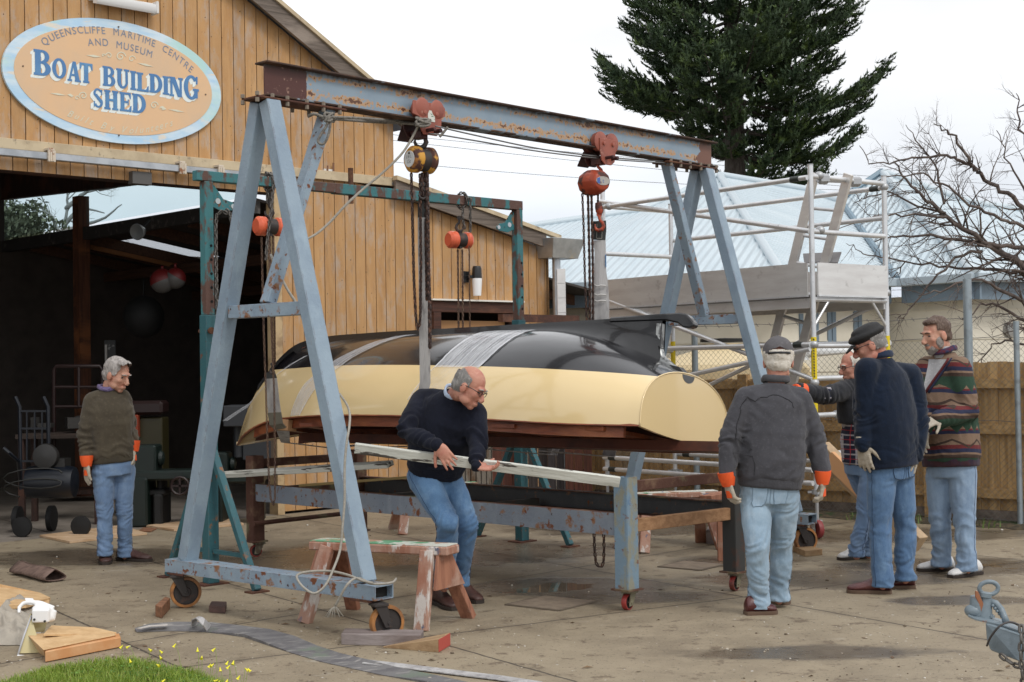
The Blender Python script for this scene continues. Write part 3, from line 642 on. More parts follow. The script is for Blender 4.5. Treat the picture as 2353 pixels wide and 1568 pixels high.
m.tube([ip(8,1030,Yh-.4), ip(20,1040,Yh-.4), ip(42,1060,Yh-.3), ip(47,1110,Yh)], .018, 8); m.build('tube_frame', BLUE, t, smooth=.7)
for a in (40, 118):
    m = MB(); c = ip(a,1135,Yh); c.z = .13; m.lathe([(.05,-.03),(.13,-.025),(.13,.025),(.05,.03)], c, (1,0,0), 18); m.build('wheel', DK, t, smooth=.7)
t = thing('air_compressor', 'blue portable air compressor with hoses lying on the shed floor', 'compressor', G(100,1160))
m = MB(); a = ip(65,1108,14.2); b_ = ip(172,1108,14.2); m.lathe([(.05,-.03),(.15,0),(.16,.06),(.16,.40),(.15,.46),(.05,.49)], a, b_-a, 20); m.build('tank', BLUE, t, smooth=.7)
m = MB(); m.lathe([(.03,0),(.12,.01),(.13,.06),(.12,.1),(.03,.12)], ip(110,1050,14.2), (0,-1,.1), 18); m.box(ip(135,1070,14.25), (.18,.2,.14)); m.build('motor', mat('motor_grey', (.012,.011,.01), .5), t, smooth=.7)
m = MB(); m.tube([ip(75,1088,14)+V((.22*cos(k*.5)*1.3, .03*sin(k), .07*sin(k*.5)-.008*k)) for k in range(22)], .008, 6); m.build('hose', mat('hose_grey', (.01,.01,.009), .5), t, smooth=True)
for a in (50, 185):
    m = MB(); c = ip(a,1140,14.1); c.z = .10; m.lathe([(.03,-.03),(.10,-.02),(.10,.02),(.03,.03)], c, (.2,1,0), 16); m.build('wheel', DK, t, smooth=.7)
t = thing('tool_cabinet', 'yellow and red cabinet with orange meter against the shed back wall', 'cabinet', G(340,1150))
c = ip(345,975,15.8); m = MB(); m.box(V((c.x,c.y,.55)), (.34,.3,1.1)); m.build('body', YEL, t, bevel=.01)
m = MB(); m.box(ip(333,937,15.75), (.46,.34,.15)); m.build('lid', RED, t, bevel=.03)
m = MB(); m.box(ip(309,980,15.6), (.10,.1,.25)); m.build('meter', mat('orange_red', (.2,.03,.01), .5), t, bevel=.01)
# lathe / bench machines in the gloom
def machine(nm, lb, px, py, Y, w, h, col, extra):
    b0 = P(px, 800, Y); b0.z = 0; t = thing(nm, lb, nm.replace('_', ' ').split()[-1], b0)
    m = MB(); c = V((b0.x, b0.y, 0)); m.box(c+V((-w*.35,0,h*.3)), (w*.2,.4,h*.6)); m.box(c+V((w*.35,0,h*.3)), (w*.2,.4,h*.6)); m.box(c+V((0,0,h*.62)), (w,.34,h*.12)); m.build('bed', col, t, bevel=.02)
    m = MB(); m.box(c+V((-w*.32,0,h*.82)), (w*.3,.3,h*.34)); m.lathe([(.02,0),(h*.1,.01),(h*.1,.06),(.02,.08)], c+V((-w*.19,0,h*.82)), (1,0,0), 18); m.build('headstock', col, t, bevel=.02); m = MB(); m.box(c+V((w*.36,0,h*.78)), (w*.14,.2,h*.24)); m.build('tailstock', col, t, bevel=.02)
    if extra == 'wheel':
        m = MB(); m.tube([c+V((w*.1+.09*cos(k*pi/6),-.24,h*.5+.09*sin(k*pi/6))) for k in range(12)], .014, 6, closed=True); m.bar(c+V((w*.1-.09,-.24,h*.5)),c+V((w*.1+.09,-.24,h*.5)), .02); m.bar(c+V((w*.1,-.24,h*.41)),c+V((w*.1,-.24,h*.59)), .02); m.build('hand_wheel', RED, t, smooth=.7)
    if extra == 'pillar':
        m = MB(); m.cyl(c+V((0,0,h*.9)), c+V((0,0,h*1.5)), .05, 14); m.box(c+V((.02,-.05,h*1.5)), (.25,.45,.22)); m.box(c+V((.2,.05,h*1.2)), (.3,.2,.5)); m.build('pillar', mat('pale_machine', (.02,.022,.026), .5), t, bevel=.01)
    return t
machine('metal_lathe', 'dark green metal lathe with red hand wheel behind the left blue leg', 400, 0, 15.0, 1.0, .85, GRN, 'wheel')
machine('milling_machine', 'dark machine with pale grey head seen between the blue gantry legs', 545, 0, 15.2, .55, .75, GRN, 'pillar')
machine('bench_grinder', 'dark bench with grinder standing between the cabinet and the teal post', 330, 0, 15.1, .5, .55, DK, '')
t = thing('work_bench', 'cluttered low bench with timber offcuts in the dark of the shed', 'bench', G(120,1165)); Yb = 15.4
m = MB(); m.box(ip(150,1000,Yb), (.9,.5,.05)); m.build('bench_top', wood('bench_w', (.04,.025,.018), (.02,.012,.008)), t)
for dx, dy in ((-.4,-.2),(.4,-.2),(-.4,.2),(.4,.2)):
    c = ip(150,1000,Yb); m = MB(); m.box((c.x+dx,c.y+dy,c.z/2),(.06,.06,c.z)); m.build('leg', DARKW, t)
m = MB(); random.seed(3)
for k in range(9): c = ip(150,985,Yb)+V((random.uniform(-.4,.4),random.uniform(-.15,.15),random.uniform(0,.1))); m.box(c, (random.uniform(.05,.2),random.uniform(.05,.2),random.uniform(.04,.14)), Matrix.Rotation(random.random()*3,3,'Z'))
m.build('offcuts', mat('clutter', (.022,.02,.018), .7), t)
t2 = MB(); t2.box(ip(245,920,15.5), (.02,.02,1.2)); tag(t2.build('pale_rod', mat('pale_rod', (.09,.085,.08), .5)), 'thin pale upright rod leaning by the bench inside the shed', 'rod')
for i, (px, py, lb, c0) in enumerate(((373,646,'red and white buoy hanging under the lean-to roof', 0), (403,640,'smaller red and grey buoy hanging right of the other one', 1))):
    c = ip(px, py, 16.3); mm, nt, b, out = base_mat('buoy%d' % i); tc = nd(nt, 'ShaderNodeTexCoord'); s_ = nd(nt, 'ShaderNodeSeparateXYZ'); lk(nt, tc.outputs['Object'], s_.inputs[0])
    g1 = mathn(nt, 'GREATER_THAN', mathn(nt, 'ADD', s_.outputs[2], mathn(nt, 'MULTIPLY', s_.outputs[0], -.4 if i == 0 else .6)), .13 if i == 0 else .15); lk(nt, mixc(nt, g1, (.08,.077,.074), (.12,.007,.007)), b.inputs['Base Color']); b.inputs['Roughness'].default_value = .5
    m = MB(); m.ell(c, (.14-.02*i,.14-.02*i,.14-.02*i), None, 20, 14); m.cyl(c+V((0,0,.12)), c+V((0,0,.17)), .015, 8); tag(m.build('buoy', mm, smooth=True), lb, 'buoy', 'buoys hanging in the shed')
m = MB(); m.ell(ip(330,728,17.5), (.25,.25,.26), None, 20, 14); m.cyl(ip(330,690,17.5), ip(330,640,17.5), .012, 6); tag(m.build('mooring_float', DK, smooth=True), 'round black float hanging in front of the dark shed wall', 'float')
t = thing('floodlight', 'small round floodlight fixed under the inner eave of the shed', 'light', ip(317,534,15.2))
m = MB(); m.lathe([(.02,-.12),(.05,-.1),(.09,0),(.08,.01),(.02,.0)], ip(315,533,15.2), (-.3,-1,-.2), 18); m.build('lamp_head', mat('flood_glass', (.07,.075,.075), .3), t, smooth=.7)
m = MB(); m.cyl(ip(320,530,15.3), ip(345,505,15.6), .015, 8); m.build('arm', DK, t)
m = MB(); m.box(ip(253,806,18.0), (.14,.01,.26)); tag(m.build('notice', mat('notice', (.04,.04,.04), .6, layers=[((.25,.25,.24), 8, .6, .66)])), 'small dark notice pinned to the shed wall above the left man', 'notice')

# ================= house behind =================
house = thing('house', 'cream weatherboard house with pale blue corrugated hipped roof behind the yard', 'house', V((3.5,21,0)))
def corr(name, per=.13):
    m, nt, b, out = base_mat(name); tc = nd(nt, 'ShaderNodeTexCoord'); sx = nd(nt, 'ShaderNodeSeparateXYZ'); lk(nt, tc.outputs['Object'], sx.inputs[0])
    s = mathn(nt, 'SINE', mathn(nt, 'MULTIPLY', sx.outputs[0], 2*pi/per))
    o = tc.outputs['Object']; c = mixc(nt, noise_f(nt, mapv(nt, o, (1,.25,1)), 1.6, 6, .65, .4, .7), (.50,.59,.64), (.58,.66,.70))
    c = mixc(nt, mathn(nt, 'MULTIPLY', noise_f(nt, mapv(nt, o, (6,.4,1)), 2, 6, .7, .5, .75), .5), c, (.36,.44,.49))
    lk(nt, c, b.inputs['Base Color']); b.inputs['Roughness'].default_value = .42; b.inputs['Metallic'].default_value = .1; bumpn(nt, b, s, .55, .03)
    return m
CORR = corr('corrugated_blue')
def roof_plane(pts, ex):
    """pts world; local x along ex"""
    pts = [V(p) for p in pts]; n = (pts[1]-pts[0]).cross(pts[2]-pts[0]).normalized()
    if n.z < 0: n = -n
    ex = (V(ex)-n*V(ex).dot(n)).normalized(); ey = n.cross(ex)
    M_ = Matrix(((ex.x,ey.x,n.x,pts[0].x),(ex.y,ey.y,n.y,pts[0].y),(ex.z,ey.z,n.z,pts[0].z),(0,0,0,1)))
    Mi = M_.inverted(); loc = [Mi @ p for p in pts]
    m = MB(); m.prism([V((p.x,p.y,p.z)) for p in loc], (0,0,-.03)); return m.build('roof', CORR, house, M=M_)
def ev(px, py, z=2.72): return G(px, py, z)
eA0 = ev(1180,659); eA1 = ev(1800,638); eB1 = ev(2060,645); eC1 = ev(2240,632); eD1 = ev(2420,636)
rA0 = P(1198,525,26.2); rA1 = P(1477,485,26.6); rP = P(1654,405,27.5); rB = P(1858,439,27); vT = P(1929,463,25.2)
pk = P(2027,398,25.5); rR = P(2235,470,25); rR2 = P(2420,495,25.5)
roof_plane([eA0,eA1,rP,rA1,rA0], eA1-eA0); roof_plane([eA1,eB1,vT,rB,rP], (eB1-eA1))
roof_plane([eB1+V((0,-.02,.0)),eC1,pk+V((0,-.02,0)),vT+V((0,-.02,0))], eC1-eB1+V((0,.6,0))); roof_plane([eC1,eD1,rR2,rR,pk], eD1-eC1)
capm = mat('ridge_cap', (.50,.57,.61), .4)
for a, b_ in ((rA0,rA1),(rA1,rP),(rP,rB),(rP,eA1),(rB,vT),(pk,eC1),(pk,rR),(rR,rR2)):
    m = MB(); u = V((0,0,.04)); m.tube([a+u*.5,b_+u*.5], .07, 8); m.build('ridge_capping', capm, house, smooth=.8)
m = MB(); m.tube([pk+V((0,-.05,.03)),vT+V((0,-.05,.03))], .06, 6); m.tube([vT+V((0,-.06,.02)),eB1+V((0,-.05,.02))], .05, 6); m.build('valley', mat('valley_dark', (.16,.24,.30), .5), house)
FASB = mat('fascia_blue', (.17,.23,.29), .5); GUT = mat('gutter', (.38,.45,.50), .4)
HW = mat('house_cream', (.70,.66,.56), .7, layers=[((.64,.60,.50), 2, .4, .6)])
for a, b_ in ((eA0,eA1),(eA1,eB1),(eB1,eC1),(eC1,eD1)):
    m = MB(); m.bar(a+V((0,0,-.03)), b_+V((0,0,-.03)), .14, .12); m.build('gutter', GUT, house, bevel=.01)
    n = V((-(b_-a).y,(b_-a).x,0)).normalized()*.12; m = MB(); m.bar(a+n+V((0,0,-.20)), b_+n+V((0,0,-.20)), .04, .24); m.build('eave_fascia', FASB, house)
    n = n.normalized(); m = MB(); aa = a+V((0,.5,0)); bb = b_+V((0,.5,0)); m.prism([V((aa.x,aa.y,0)),V((bb.x,bb.y,0)),V((bb.x,bb.y,2.5)),V((aa.x,aa.y,2.5))], n*.15)
    k = .2
    while k < 2.4:
        m.bar(V((aa.x,aa.y,k))-n*.012, V((bb.x,bb.y,k))-n*.012, .008, .012); k += .42
    m.build('house_wall', HW, house)
def house_pt(px, py, a, b_, off):
    n = V((-(b_-a).y,(b_-a).x,0)).normalized(); return hit(px, py, V((a.x,a.y,0))+n*off, n), (b_-a).normalized(), n
GLS = mat('window_glass', (.10,.13,.13), .06, 0, [((.45,.45,.40), 1.1, .45, .62)], spec=.8)
for k, (x0, x1) in enumerate(((1830,1905),(1905,1965),(1965,2035))):
    p0, ex, n = house_pt(x0, 695, eA1, eB1, .46); p1, _, _ = house_pt(x1, 800, eA1, eB1, .46)
    fr = MB(); w = (p1-p0).dot(ex); z0, z1 = p1.z, p0.z; c = V((p0.x,p0.y,0))
    for (u0,u1,q0,q1) in ((0,w,z1-.09,z1),(0,w,z0,z0+.09),(0,.07,z0+.09,z1-.09),(w-.07,w,z0+.09,z1-.09)):
        fr.prism([c+ex*u0+V((0,0,q0)),c+ex*u1+V((0,0,q0)),c+ex*u1+V((0,0,q1)),c+ex*u0+V((0,0,q1))], -n*.06)
    if k == 0: fr.prism([c+ex*w*.5+V((0,0,z0)),c+ex*(w*.5+.05)+V((0,0,z0)),c+ex*(w*.5+.05)+V((0,0,z1)),c+ex*w*.5+V((0,0,z1))], -n*.065)
    f_ = fr.build('window', FASB, house)
    m = MB(); m.prism([c+ex*.07+V((0,0,z0+.09)),c+ex*(w-.07)+V((0,0,z0+.09)),c+ex*(w-.07)+V((0,0,z1-.09)),c+ex*.07+V((0,0,z1-.09))], -n*.02); m.build('pane', GLS, f_)
p0, ex, n = house_pt(2235, 700, eB1, eC1, .45)
p, ex, n = house_pt(2190, 660, eB1, eC1, .35); m = MB(); m.cyl(V((p.x,p.y,2.5)), V((p.x,p.y,.1)), .045, 10); m.build('downpipe', mat('cream_pipe', (.66,.62,.54), .5), house, smooth=True)
p, ex, n = house_pt(2310, 760, eC1, eD1, .5); m = MB(); m.lathe([(.02,0),(.11,.0),(.12,.05),(.09,.12),(.02,.14)], p, -n, 16); m.build('wall_vent', mat('vent', (.28,.28,.27), .4), house, smooth=.7)
p, ex, n = house_pt(2063, 715, eB1, eC1, .5); m = MB(); m.box(p, (.14,.06,.16)); m.build('meter_box', HW, house, bevel=.01)
# rain water tank
TK = mat('tank_cream', (.62,.50,.30), .6)
c = P(1665,850,18); c.z = 0; t = thing('water_tank', 'round cream rainwater tank behind the wire fence', 'tank', c)
m = MB(); m.lathe([(1.05,0),(1.05,1.52),(1.0,1.58),(.3,1.78),(.28,1.84),(.0,1.85)], c, (0,0,1), 40); m.build('tank_body', TK, t, smooth=.5)
m = MB(); m.lathe([(.0,1.86),(.30,1.86),(.30,1.90),(.0,1.91)], c, (0,0,1), 24); m.build('lid', DK, t)
m = MB(); m.tube([c+V((.85,-.7,1.62)), c+V((.85,-.7,1.72)), c+V((1.5,-.7,1.72)), c+V((1.5,-.6,0.1))], .08, 12); m.build('overflow_pipe', mat('white_pipe', (.70,.72,.72), .4), t, smooth=.8)
# ================= fences =================
PAL = wood('paling', (.50,.33,.15), (.34,.21,.09), (.40,.31,.20), 2.2, (10,10,.7), .8)
PAL2 = wood('paling_rail', (.48,.31,.14), (.33,.20,.08), None, 2.2, (.7,10,10), .8)
_f0 = P(1300,850,17.2); _f1 = P(1940,850,14.9); _f0.z = _f1.z = 0; _fn = V((-(_f1-_f0).y,(_f1-_f0).x,0)).normalized()
def fence_line(px): p = hit(px, 850, _f0, _fn); p.z = 0; return p
fa = fence_line(1295); fb = fence_line(2560); fd = (fb-fa); fl = fd.length; fd.normalize(); fn = V((fd.y,-fd.x,0))
pf = thing('paling_fence', 'orange brown timber paling fence along the back of the yard', 'fence', fa)
random.seed(11); m = MB(); x = 0; n_ = 0
step = (fence_line(2080)-fa).length
while x < fl:
    w = random.uniform(.092,.104); h = (1.42 if x < step else 1.565)+random.uniform(-.006,.006)
    off = .018 if n_ % 2 else 0
    M_ = Matrix(((fd.x,fn.x,0),(fd.y,fn.y,0),(0,0,1)))
    m.box(fa+fd*(x+w/2)-fn*off+V((0,0,h/2+.02)), (w,.016,h-.04), M_); x += w*(.93 if n_ % 2 else .96); n_ += 1
m.build('palings', PAL, pf)
for z in (.30,.92,1.36):
    m = MB(); m.bar(fa+fn*.045+V((0,0,z)), fb+fn*.045+V((0,0,z)), .07,.09); m.build('rail', PAL2, pf)
x = .4
while x < fl:
    m = MB(); p = fa+fd*x+fn*.06; m.box(p+V((0,0,.74)), (.11,.09,1.46), M_); m.build('post', PAL2, pf); x += 2.1
m = MB(); m.bar(fa+fn*.02+V((0,0,.07)), fb+fn*.02+V((0,0,.07)), .03,.13); m.build('plinth_board', GREYW, pf)
cf = thing('wire_fence', 'galvanised chain link fence with barbed top wire in front of the palings', 'fence', fa)
GP = mat('fence_post', (.30,.35,.38), .45, .5, layers=[((.2,.22,.23), 7, .5, .7)])
for px, top, r in ((1616,1.95,.035),(2242,2.37,.042),(1315,1.9,.03),(2352,1.95,.028)):
    p = fence_line(px)+fn*.17; m = MB(); m.cyl(p, p+V((0,0,top)), r, 12); m.build('post', GP, cf, smooth=.8)
m = MB(); W0 = 0; W1 = fl; ZT = 1.78; d = .062; off = fn*.14
k = int(-ZT/d)
while k*d < W1:
    for sg in (1,-1):
        x0 = k*d; z0, z1 = 0.04, ZT
        xa, xb = (x0, x0+ZT-.04) if sg == 1 else (x0+ZT-.04, x0)
        # clip to [0,W1]
        a = V((xa, z0)); b_ = V((xb, z1)); lo, hi = 0.0, 1.0; dx = xb-xa
        t0_, t1_ = sorted(((0-xa)/dx, (W1-xa)/dx)); lo = max(lo, t0_); hi = min(hi, t1_)
        if hi-lo > .02:
            p, q = a.lerp(b_, lo), a.lerp(b_, hi)
            m.tube([fa+off+fd*p.x+V((0,0,p.y))+fn*(.002*sg), fa+off+fd*q.x+V((0,0,q.y))+fn*(.002*sg)], .0016, 3, cap=False)
    k += 1
m.build('wire_mesh', mat('mesh_wire', (.22,.22,.21), .5, .5), cf)
m = MB()
for z in (1.80, 1.0, .06, 2.0): m.tube([fa+off+fd*(fl*i/30)+V((0,0,z+.008*sin(i*2.1))) for i in range(31)], .003, 4, cap=False)
x = 0
while x < fl:
    c = fa+off+fd*x+V((0,0,2.0)); m.bar(c+V((0,-.02,-.02)), c+V((0,.02,.02)), .003); m.bar(c-fd*.02+V((0,0,.02)), c+fd*.02-V((0,0,.02)), .003); x += .16
m.build('strand_wire', mat('mesh_wire2', (.16,.15,.14), .6, .4), cf)
# soil and weeds at the fence foot
m = MB(); random.seed(5); N = 120
for i in range(N):
    a = fa+fd*(fl*i/N); b_ = fa+fd*(fl*(i+1)/N); 
    w0 = .34+.08*mn.noise(V((i*.3,0,0))); w1 = .34+.08*mn.noise(V(((i+1)*.3,0,0)))
    m.add([a+fn*w0+V((0,0,.004)), b_+fn*w1+V((0,0,.004)), b_+fn*.15+V((0,0,.045)), a+fn*.15+V((0,0,.045)), b_-fn*.05+V((0,0,.04)), a-fn*.05+V((0,0,.04))], [(0,1,2,3),(3,2,4,5)])
tag(m.build('soil', mat('soil', (.06,.048,.03), .95, layers=[((.12,.09,.05), 20, .5, .6),((.03,.05,.015), 7, .55, .62)], bump=(30,.6,(1,1,1),.03)), smooth=True), 'strip of dark soil and leaf litter along the foot of the fence', 'soil', kind='stuff')
m = MB()
for i in range(700):
    x = random.random()*fl; c = fa+fd*x+fn*random.uniform(.12,.42)
    if mn.noise(V((x*1.3,0,3))) < .0: continue
    a = random.random()*6.28; h = random.uniform(.03,.10); w = random.uniform(.004,.012); t_ = V((cos(a),sin(a),0)); 
    m.add([c+t_*w, c-t_*w, c+V((t_.y,-t_.x,0))*h*.4+V((0,0,h))], [(0,1,2)])
tag(m.build('weeds', mat('weed_green', (.09,.14,.025), .6, layers=[((.25,.24,.04), 3, .6, .7)]), recalc=False), 'low green weeds and pale stalks growing at the fence foot', 'weeds', kind='stuff')
# overhead wires
WR = mat('overhead_wire', (.10,.10,.11), .5)
for i, (a, b_, Ya, Yb, lb) in enumerate((((900,308),(2000,420),38,48,'highest thin overhead wire crossing the sky'),((905,358),(1660,413),38,44,'faint overhead wire just above the red hoist'),((1100,478),(1250,497),30,34,'short overhead wire above the end of the lean-to roof'),((1100,490),(1240,505),30,34,'lowest overhead wire above the lean-to roof end'),((900,295),(2000,392),38,48,'thin overhead wire running just below the gantry beam'))):
    p = P(a[0],a[1],Ya); q = P(b_[0],b_[1],Yb); dd = q-p; p2 = p-dd*.5; q2 = q+dd*.6; m = MB(); m.tube([p2.lerp(q2,k/16)-V((0,0,.25*sin(pi*k/16))) for k in range(17)], .007, 5)
    tag(m.build('overhead_wire', WR, smooth=True), lb, 'wire', 'overhead wires')
# ================= vegetation =================
def needle_mat(name, c, c2):
    return mat(name, c, .6, 0, [(c2, .9, .42, .62), ((c[0]*2.6, c[1]*2.3, c[2]*1.4), 2.6, .52, .70)], world=True, spec=.3)
NEED = needle_mat('pine_foliage', (.036,.062,.022), (.018,.038,.016))
BARK = mat('bark_dark', (.055,.043,.034), .9, layers=[((.10,.085,.07), 6, .45, .65, (3,3,.7))], bump=(12,.8,(2,2,.4),.05))
BARKG = mat('bark_grey', (.10,.075,.065), .85, layers=[((.16,.13,.11), 4, .45, .65, (2,2,.7)), ((.06,.045,.04), 11, .5, .6)], bump=(20,.5))
def pine():
    rnd = random.Random(4); Y = 42.0; b0 = P(1690,500,Y); b0.z = 0
    t = thing('norfolk_pine', 'tall dark green Norfolk Island pine rising behind the blue roof', 'tree', b0)
    top = 17.5; m = MB(); m.tube([b0+V((0.02*sin(z),0,z)) for z in range(0, 18)], [.46*(1-z/22) for z in range(0, 18)], 14); m.build('trunk', BARK, t, smooth=True)
    tw = MB(); fl = MB()
    def rope(p0, d, L, up):
        """a foliage rope: short needles all round an upcurving twig"""
        n = int(L/.024); pts = []
        for k in range(6):
            f = k/5; pts.append(p0+d*L*f+V((0,0,up*L*f*f)))
        for k in range(n):
            f = (k+rnd.random())/n; q = f*5; i = min(int(q), 4); c = pts[i].lerp(pts[i+1], q-i); ax = (pts[i+1]-pts[i]).normalized()
            r = V((rnd.gauss(0,1), rnd.gauss(0,1), rnd.gauss(0,1)+.35)); r = (r-ax*r.dot(ax)*.5).normalized()
            ln = rnd.uniform(.13,.24)*(1-.35*f); w = rnd.uniform(.028,.048)
            s = ax.cross(r); s = s.normalized() if s.length > .01 else V((1,0,0))
            tip = c+(r+ax*.9+V((0,0,.35))).normalized()*ln
            fl.v += [c+s*w*.8, c-s*w*.8, tip]; n0 = len(fl.v)-3; fl.f.append([n0,n0+1,n0+2]); fl.m.append(0)
    def branch(z, ang, R, rise):
        d = V((cos(ang), sin(ang), 0)); s = V((-d.y, d.x, 0)); N = 9; pts = []
        for k in range(N):
            f = k/(N-1); pts.append(b0+V((0,0,z))+d*(.2+R*f)+V((0,0, R*(rise*f-.12*sin(pi*f)+.20*f**3))))
        tw.tube(pts, [.055*(1-.8*k/(N-1)) for k in range(N)], 5)
        nb = int(R*5.6)
        for j in range(nb):
            f = .18+.82*(j+rnd.random()*.6)/nb; q = f*(N-1); i = min(int(q), N-2); c = pts[i].lerp(pts[i+1], q-i)
            for sg in (-1, 1):
                if rnd.random() < .08: continue
                L = (.45+.9*sin(pi*min(1, f*1.02))**.8*rnd.uniform(.6,1.1))*min(1, R/2.6)
                dd = (d*rnd.uniform(.55,.95)+s*sg*rnd.uniform(.4,1)+V((0,0,rnd.uniform(-.15,.15)))).normalized()
                rope(c, dd, L, rnd.uniform(.2,.55))
                for q2 in (.35,.65):
                    if L > .6: rope(c+dd*L*q2+V((0,0,.2*L*q2*q2)), (dd+s*sg*.6*(1 if rnd.random()<.5 else -1)).normalized(), L*.45, .5)
        rope(pts[-1]-d*.25, d, .6, .4)
    z = 7.0; w = 0
    while z < 16.5:
        TL = [(7,.5),(7.6,.6),(8.4,1.8),(9.4,3.7),(10.9,3.2),(12.2,2.6),(16,1.6)]; TR_ = [(7,2.7),(8.4,3.4),(9.4,4.1),(10.9,3.3),(12.2,3.4),(16,1.8)]; nb = 7
        a0 = rnd.random()*6
        for k in range(nb):
            a = a0+2*pi*k/nb+rnd.uniform(-.2,.2); wL = (1-cos(a))/2; R = (herm(z, TL)*wL+herm(z, TR_)*(1-wL))*rnd.uniform(.70,1.08)
            branch(z+rnd.uniform(-.08,.08), a, R, rnd.uniform(-.06,.08))
        z += rnd.uniform(.66,.84); w += 1
    tw.build('branches', BARK, t, smooth=True); fl.build('crown', NEED, t, recalc=False)
pine()
def twigs(m, p, d, L, r, lev, rnd, droop=0.0, spread=.7, buds=True):
    n = 5; pts = [p]; rs = [r]; q = V(p); dd = V(d).normalized()
    for k in range(n):
        dd = (dd+V((rnd.gauss(0,.16),rnd.gauss(0,.12),rnd.gauss(0,.14)+droop))).normalized(); q = q+dd*L/n; pts.append(V(q)); rs.append(r*(1-.75*(k+1)/n))
    m.tube(pts, rs, 4 if r < .012 else 6)
    if lev > 0:
        for k in range(rnd.randint(2, 4) if lev > 1 else rnd.randint(2, 4)):
            i = rnd.randint(1, n-1); a = (pts[i+1]-pts[i]).normalized(); s = a.cross(V((0,1,0)))
            s = s.normalized() if s.length > .1 else V((1,0,0)); nd_ = (a*.8+s*rnd.choice((-1,1))*rnd.uniform(.4,1)*spread+V((0,rnd.uniform(-.4,.4),.12))).normalized()
            twigs(m, pts[i], nd_, L*rnd.uniform(.35,.65), rs[i]*.62, lev-1, rnd, droop, spread)
def limb(m, P2, Y, r0, r1, rnd, dens=7, tl=.55, lev=2, dY=0):
    pts = [P(x, y, Y+dY*i/len(P2)) for i, (x, y) in enumerate(P2)]
    out = []
    for i in range(len(pts)-1):
        for k in range(4):
            f = k/4; c = pts[i].lerp(pts[i+1], f); out.append(c+V((rnd.gauss(0,.01),rnd.gauss(0,.03),rnd.gauss(0,.01))))
    out.append(pts[-1]); n = len(out); rs = [r0+(r1-r0)*i/(n-1) for i in range(n)]
    m.tube(out, rs, 7)
    Ltot = sum((out[i+1]-out[i]).length for i in range(n-1))
    for k in range(int(Ltot*dens)):
        i = rnd.randint(1, n-2); a = (out[i+1]-out[i]).normalized(); s = a.cross(V((0,1,0))); s = s.normalized() if s.length > .1 else V((0,0,1))
        d = (a*.75+s*rnd.choice((-1,1))*rnd.uniform(.5,1)+V((0,rnd.uniform(-.5,.5),.15))).normalized()
        twigs(m, out[i], d, tl*rnd.uniform(.5,1.2), max(rs[i]*.45,.0042), lev, rnd)
def bare_tree():
    rnd = random.Random(9); Y = 15.2; b0 = P(2420, 900, Y); b0.z = 0
    t = thing('bare_tree', 'leafless winter tree with many fine twigs at the right edge', 'tree', b0)
    m = MB(); m.tube([b0, b0+V((.03,0,.8)), P(2415,850,Y), P(2405,740,Y), P(2390,620,Y), P(2380,500,Y)], [.12,.11,.10,.09,.07,.05], 10); m.build('trunk', BARKG, t, smooth=True)
    m = MB()
    L = [([(2405,700),(2353,612),(2301,579),(2250,550),(2199,517),(2160,486),(2122,458),(2085,415),(2055,373)],.042,.008,11,.6),
         ([(2400,640),(2353,568),(2276,563),(2212,553),(2135,540),(2058,543),(2010,556)],.030,.006,9,.5),
         ([(2230,535),(2180,505),(2135,497),(2058,494),(1994,502),(1924,527)],.018,.004,5,.42),
         ([(2390,560),(2353,480),(2300,437),(2253,400),(2232,377),(2191,364),(2153,357),(2096,362),(2058,372),(2000,378),(1975,335)],.028,.004,9,.4),
         ([(2245,392),(2232,377),(2191,313),(2173,300),(2145,285)],.022,.004,8,.3),
         ([(2165,470),(2158,395),(2109,320),(2081,287)],.015,.003,7,.35),
         ([(2399,660),(2353,632),(2289,617),(2237,620),(2160,612),(2085,604),(2050,640)],.026,.005,11,.5),
         ([(2260,575),(2200,590),(2142,643),(2096,704),(2063,732)],.018,.005,8,.35),
         ([(2390,540),(2350,520),(2300,505),(2230,470),(2180,430),(2120,400),(2040,405),(1985,440)],.022,.004,10,.5),
         ([(2410,760),(2350,690),(2290,660),(2240,640),(2160,668),(2110,680)],.025,.005,9,.45),
         ([(2410,800),(2360,740),(2300,700),(2255,700),(2210,735)],.022,.005,9,.4),
         ([(2415,830),(2370,800),(2320,780),(2280,790),(2255,835)],.018,.005,8,.35),
         ([(2390,560),(2370,430),(2353,330),(2340,260),(2335,215)],.022,.004,9,.4),
         ([(2385,520),(2353,430),(2310,360),(2290,300)],.016,.004,9,.35),
         ([(2170,488),(2110,478),(2040,440),(1985,455),(1960,470)],.014,.004,6,.3),
         ([(2085,604),(2020,590),(1975,580),(1945,560)],.010,.003,5,.25)]
    for k, (pts, r0, r1, dn, tl) in enumerate(L): limb(m, pts, Y, r0, r1, rnd, dn, tl, 2, rnd.uniform(-.7,.7))
    m.build('crown', BARKG, t, smooth=True)
bare_tree()
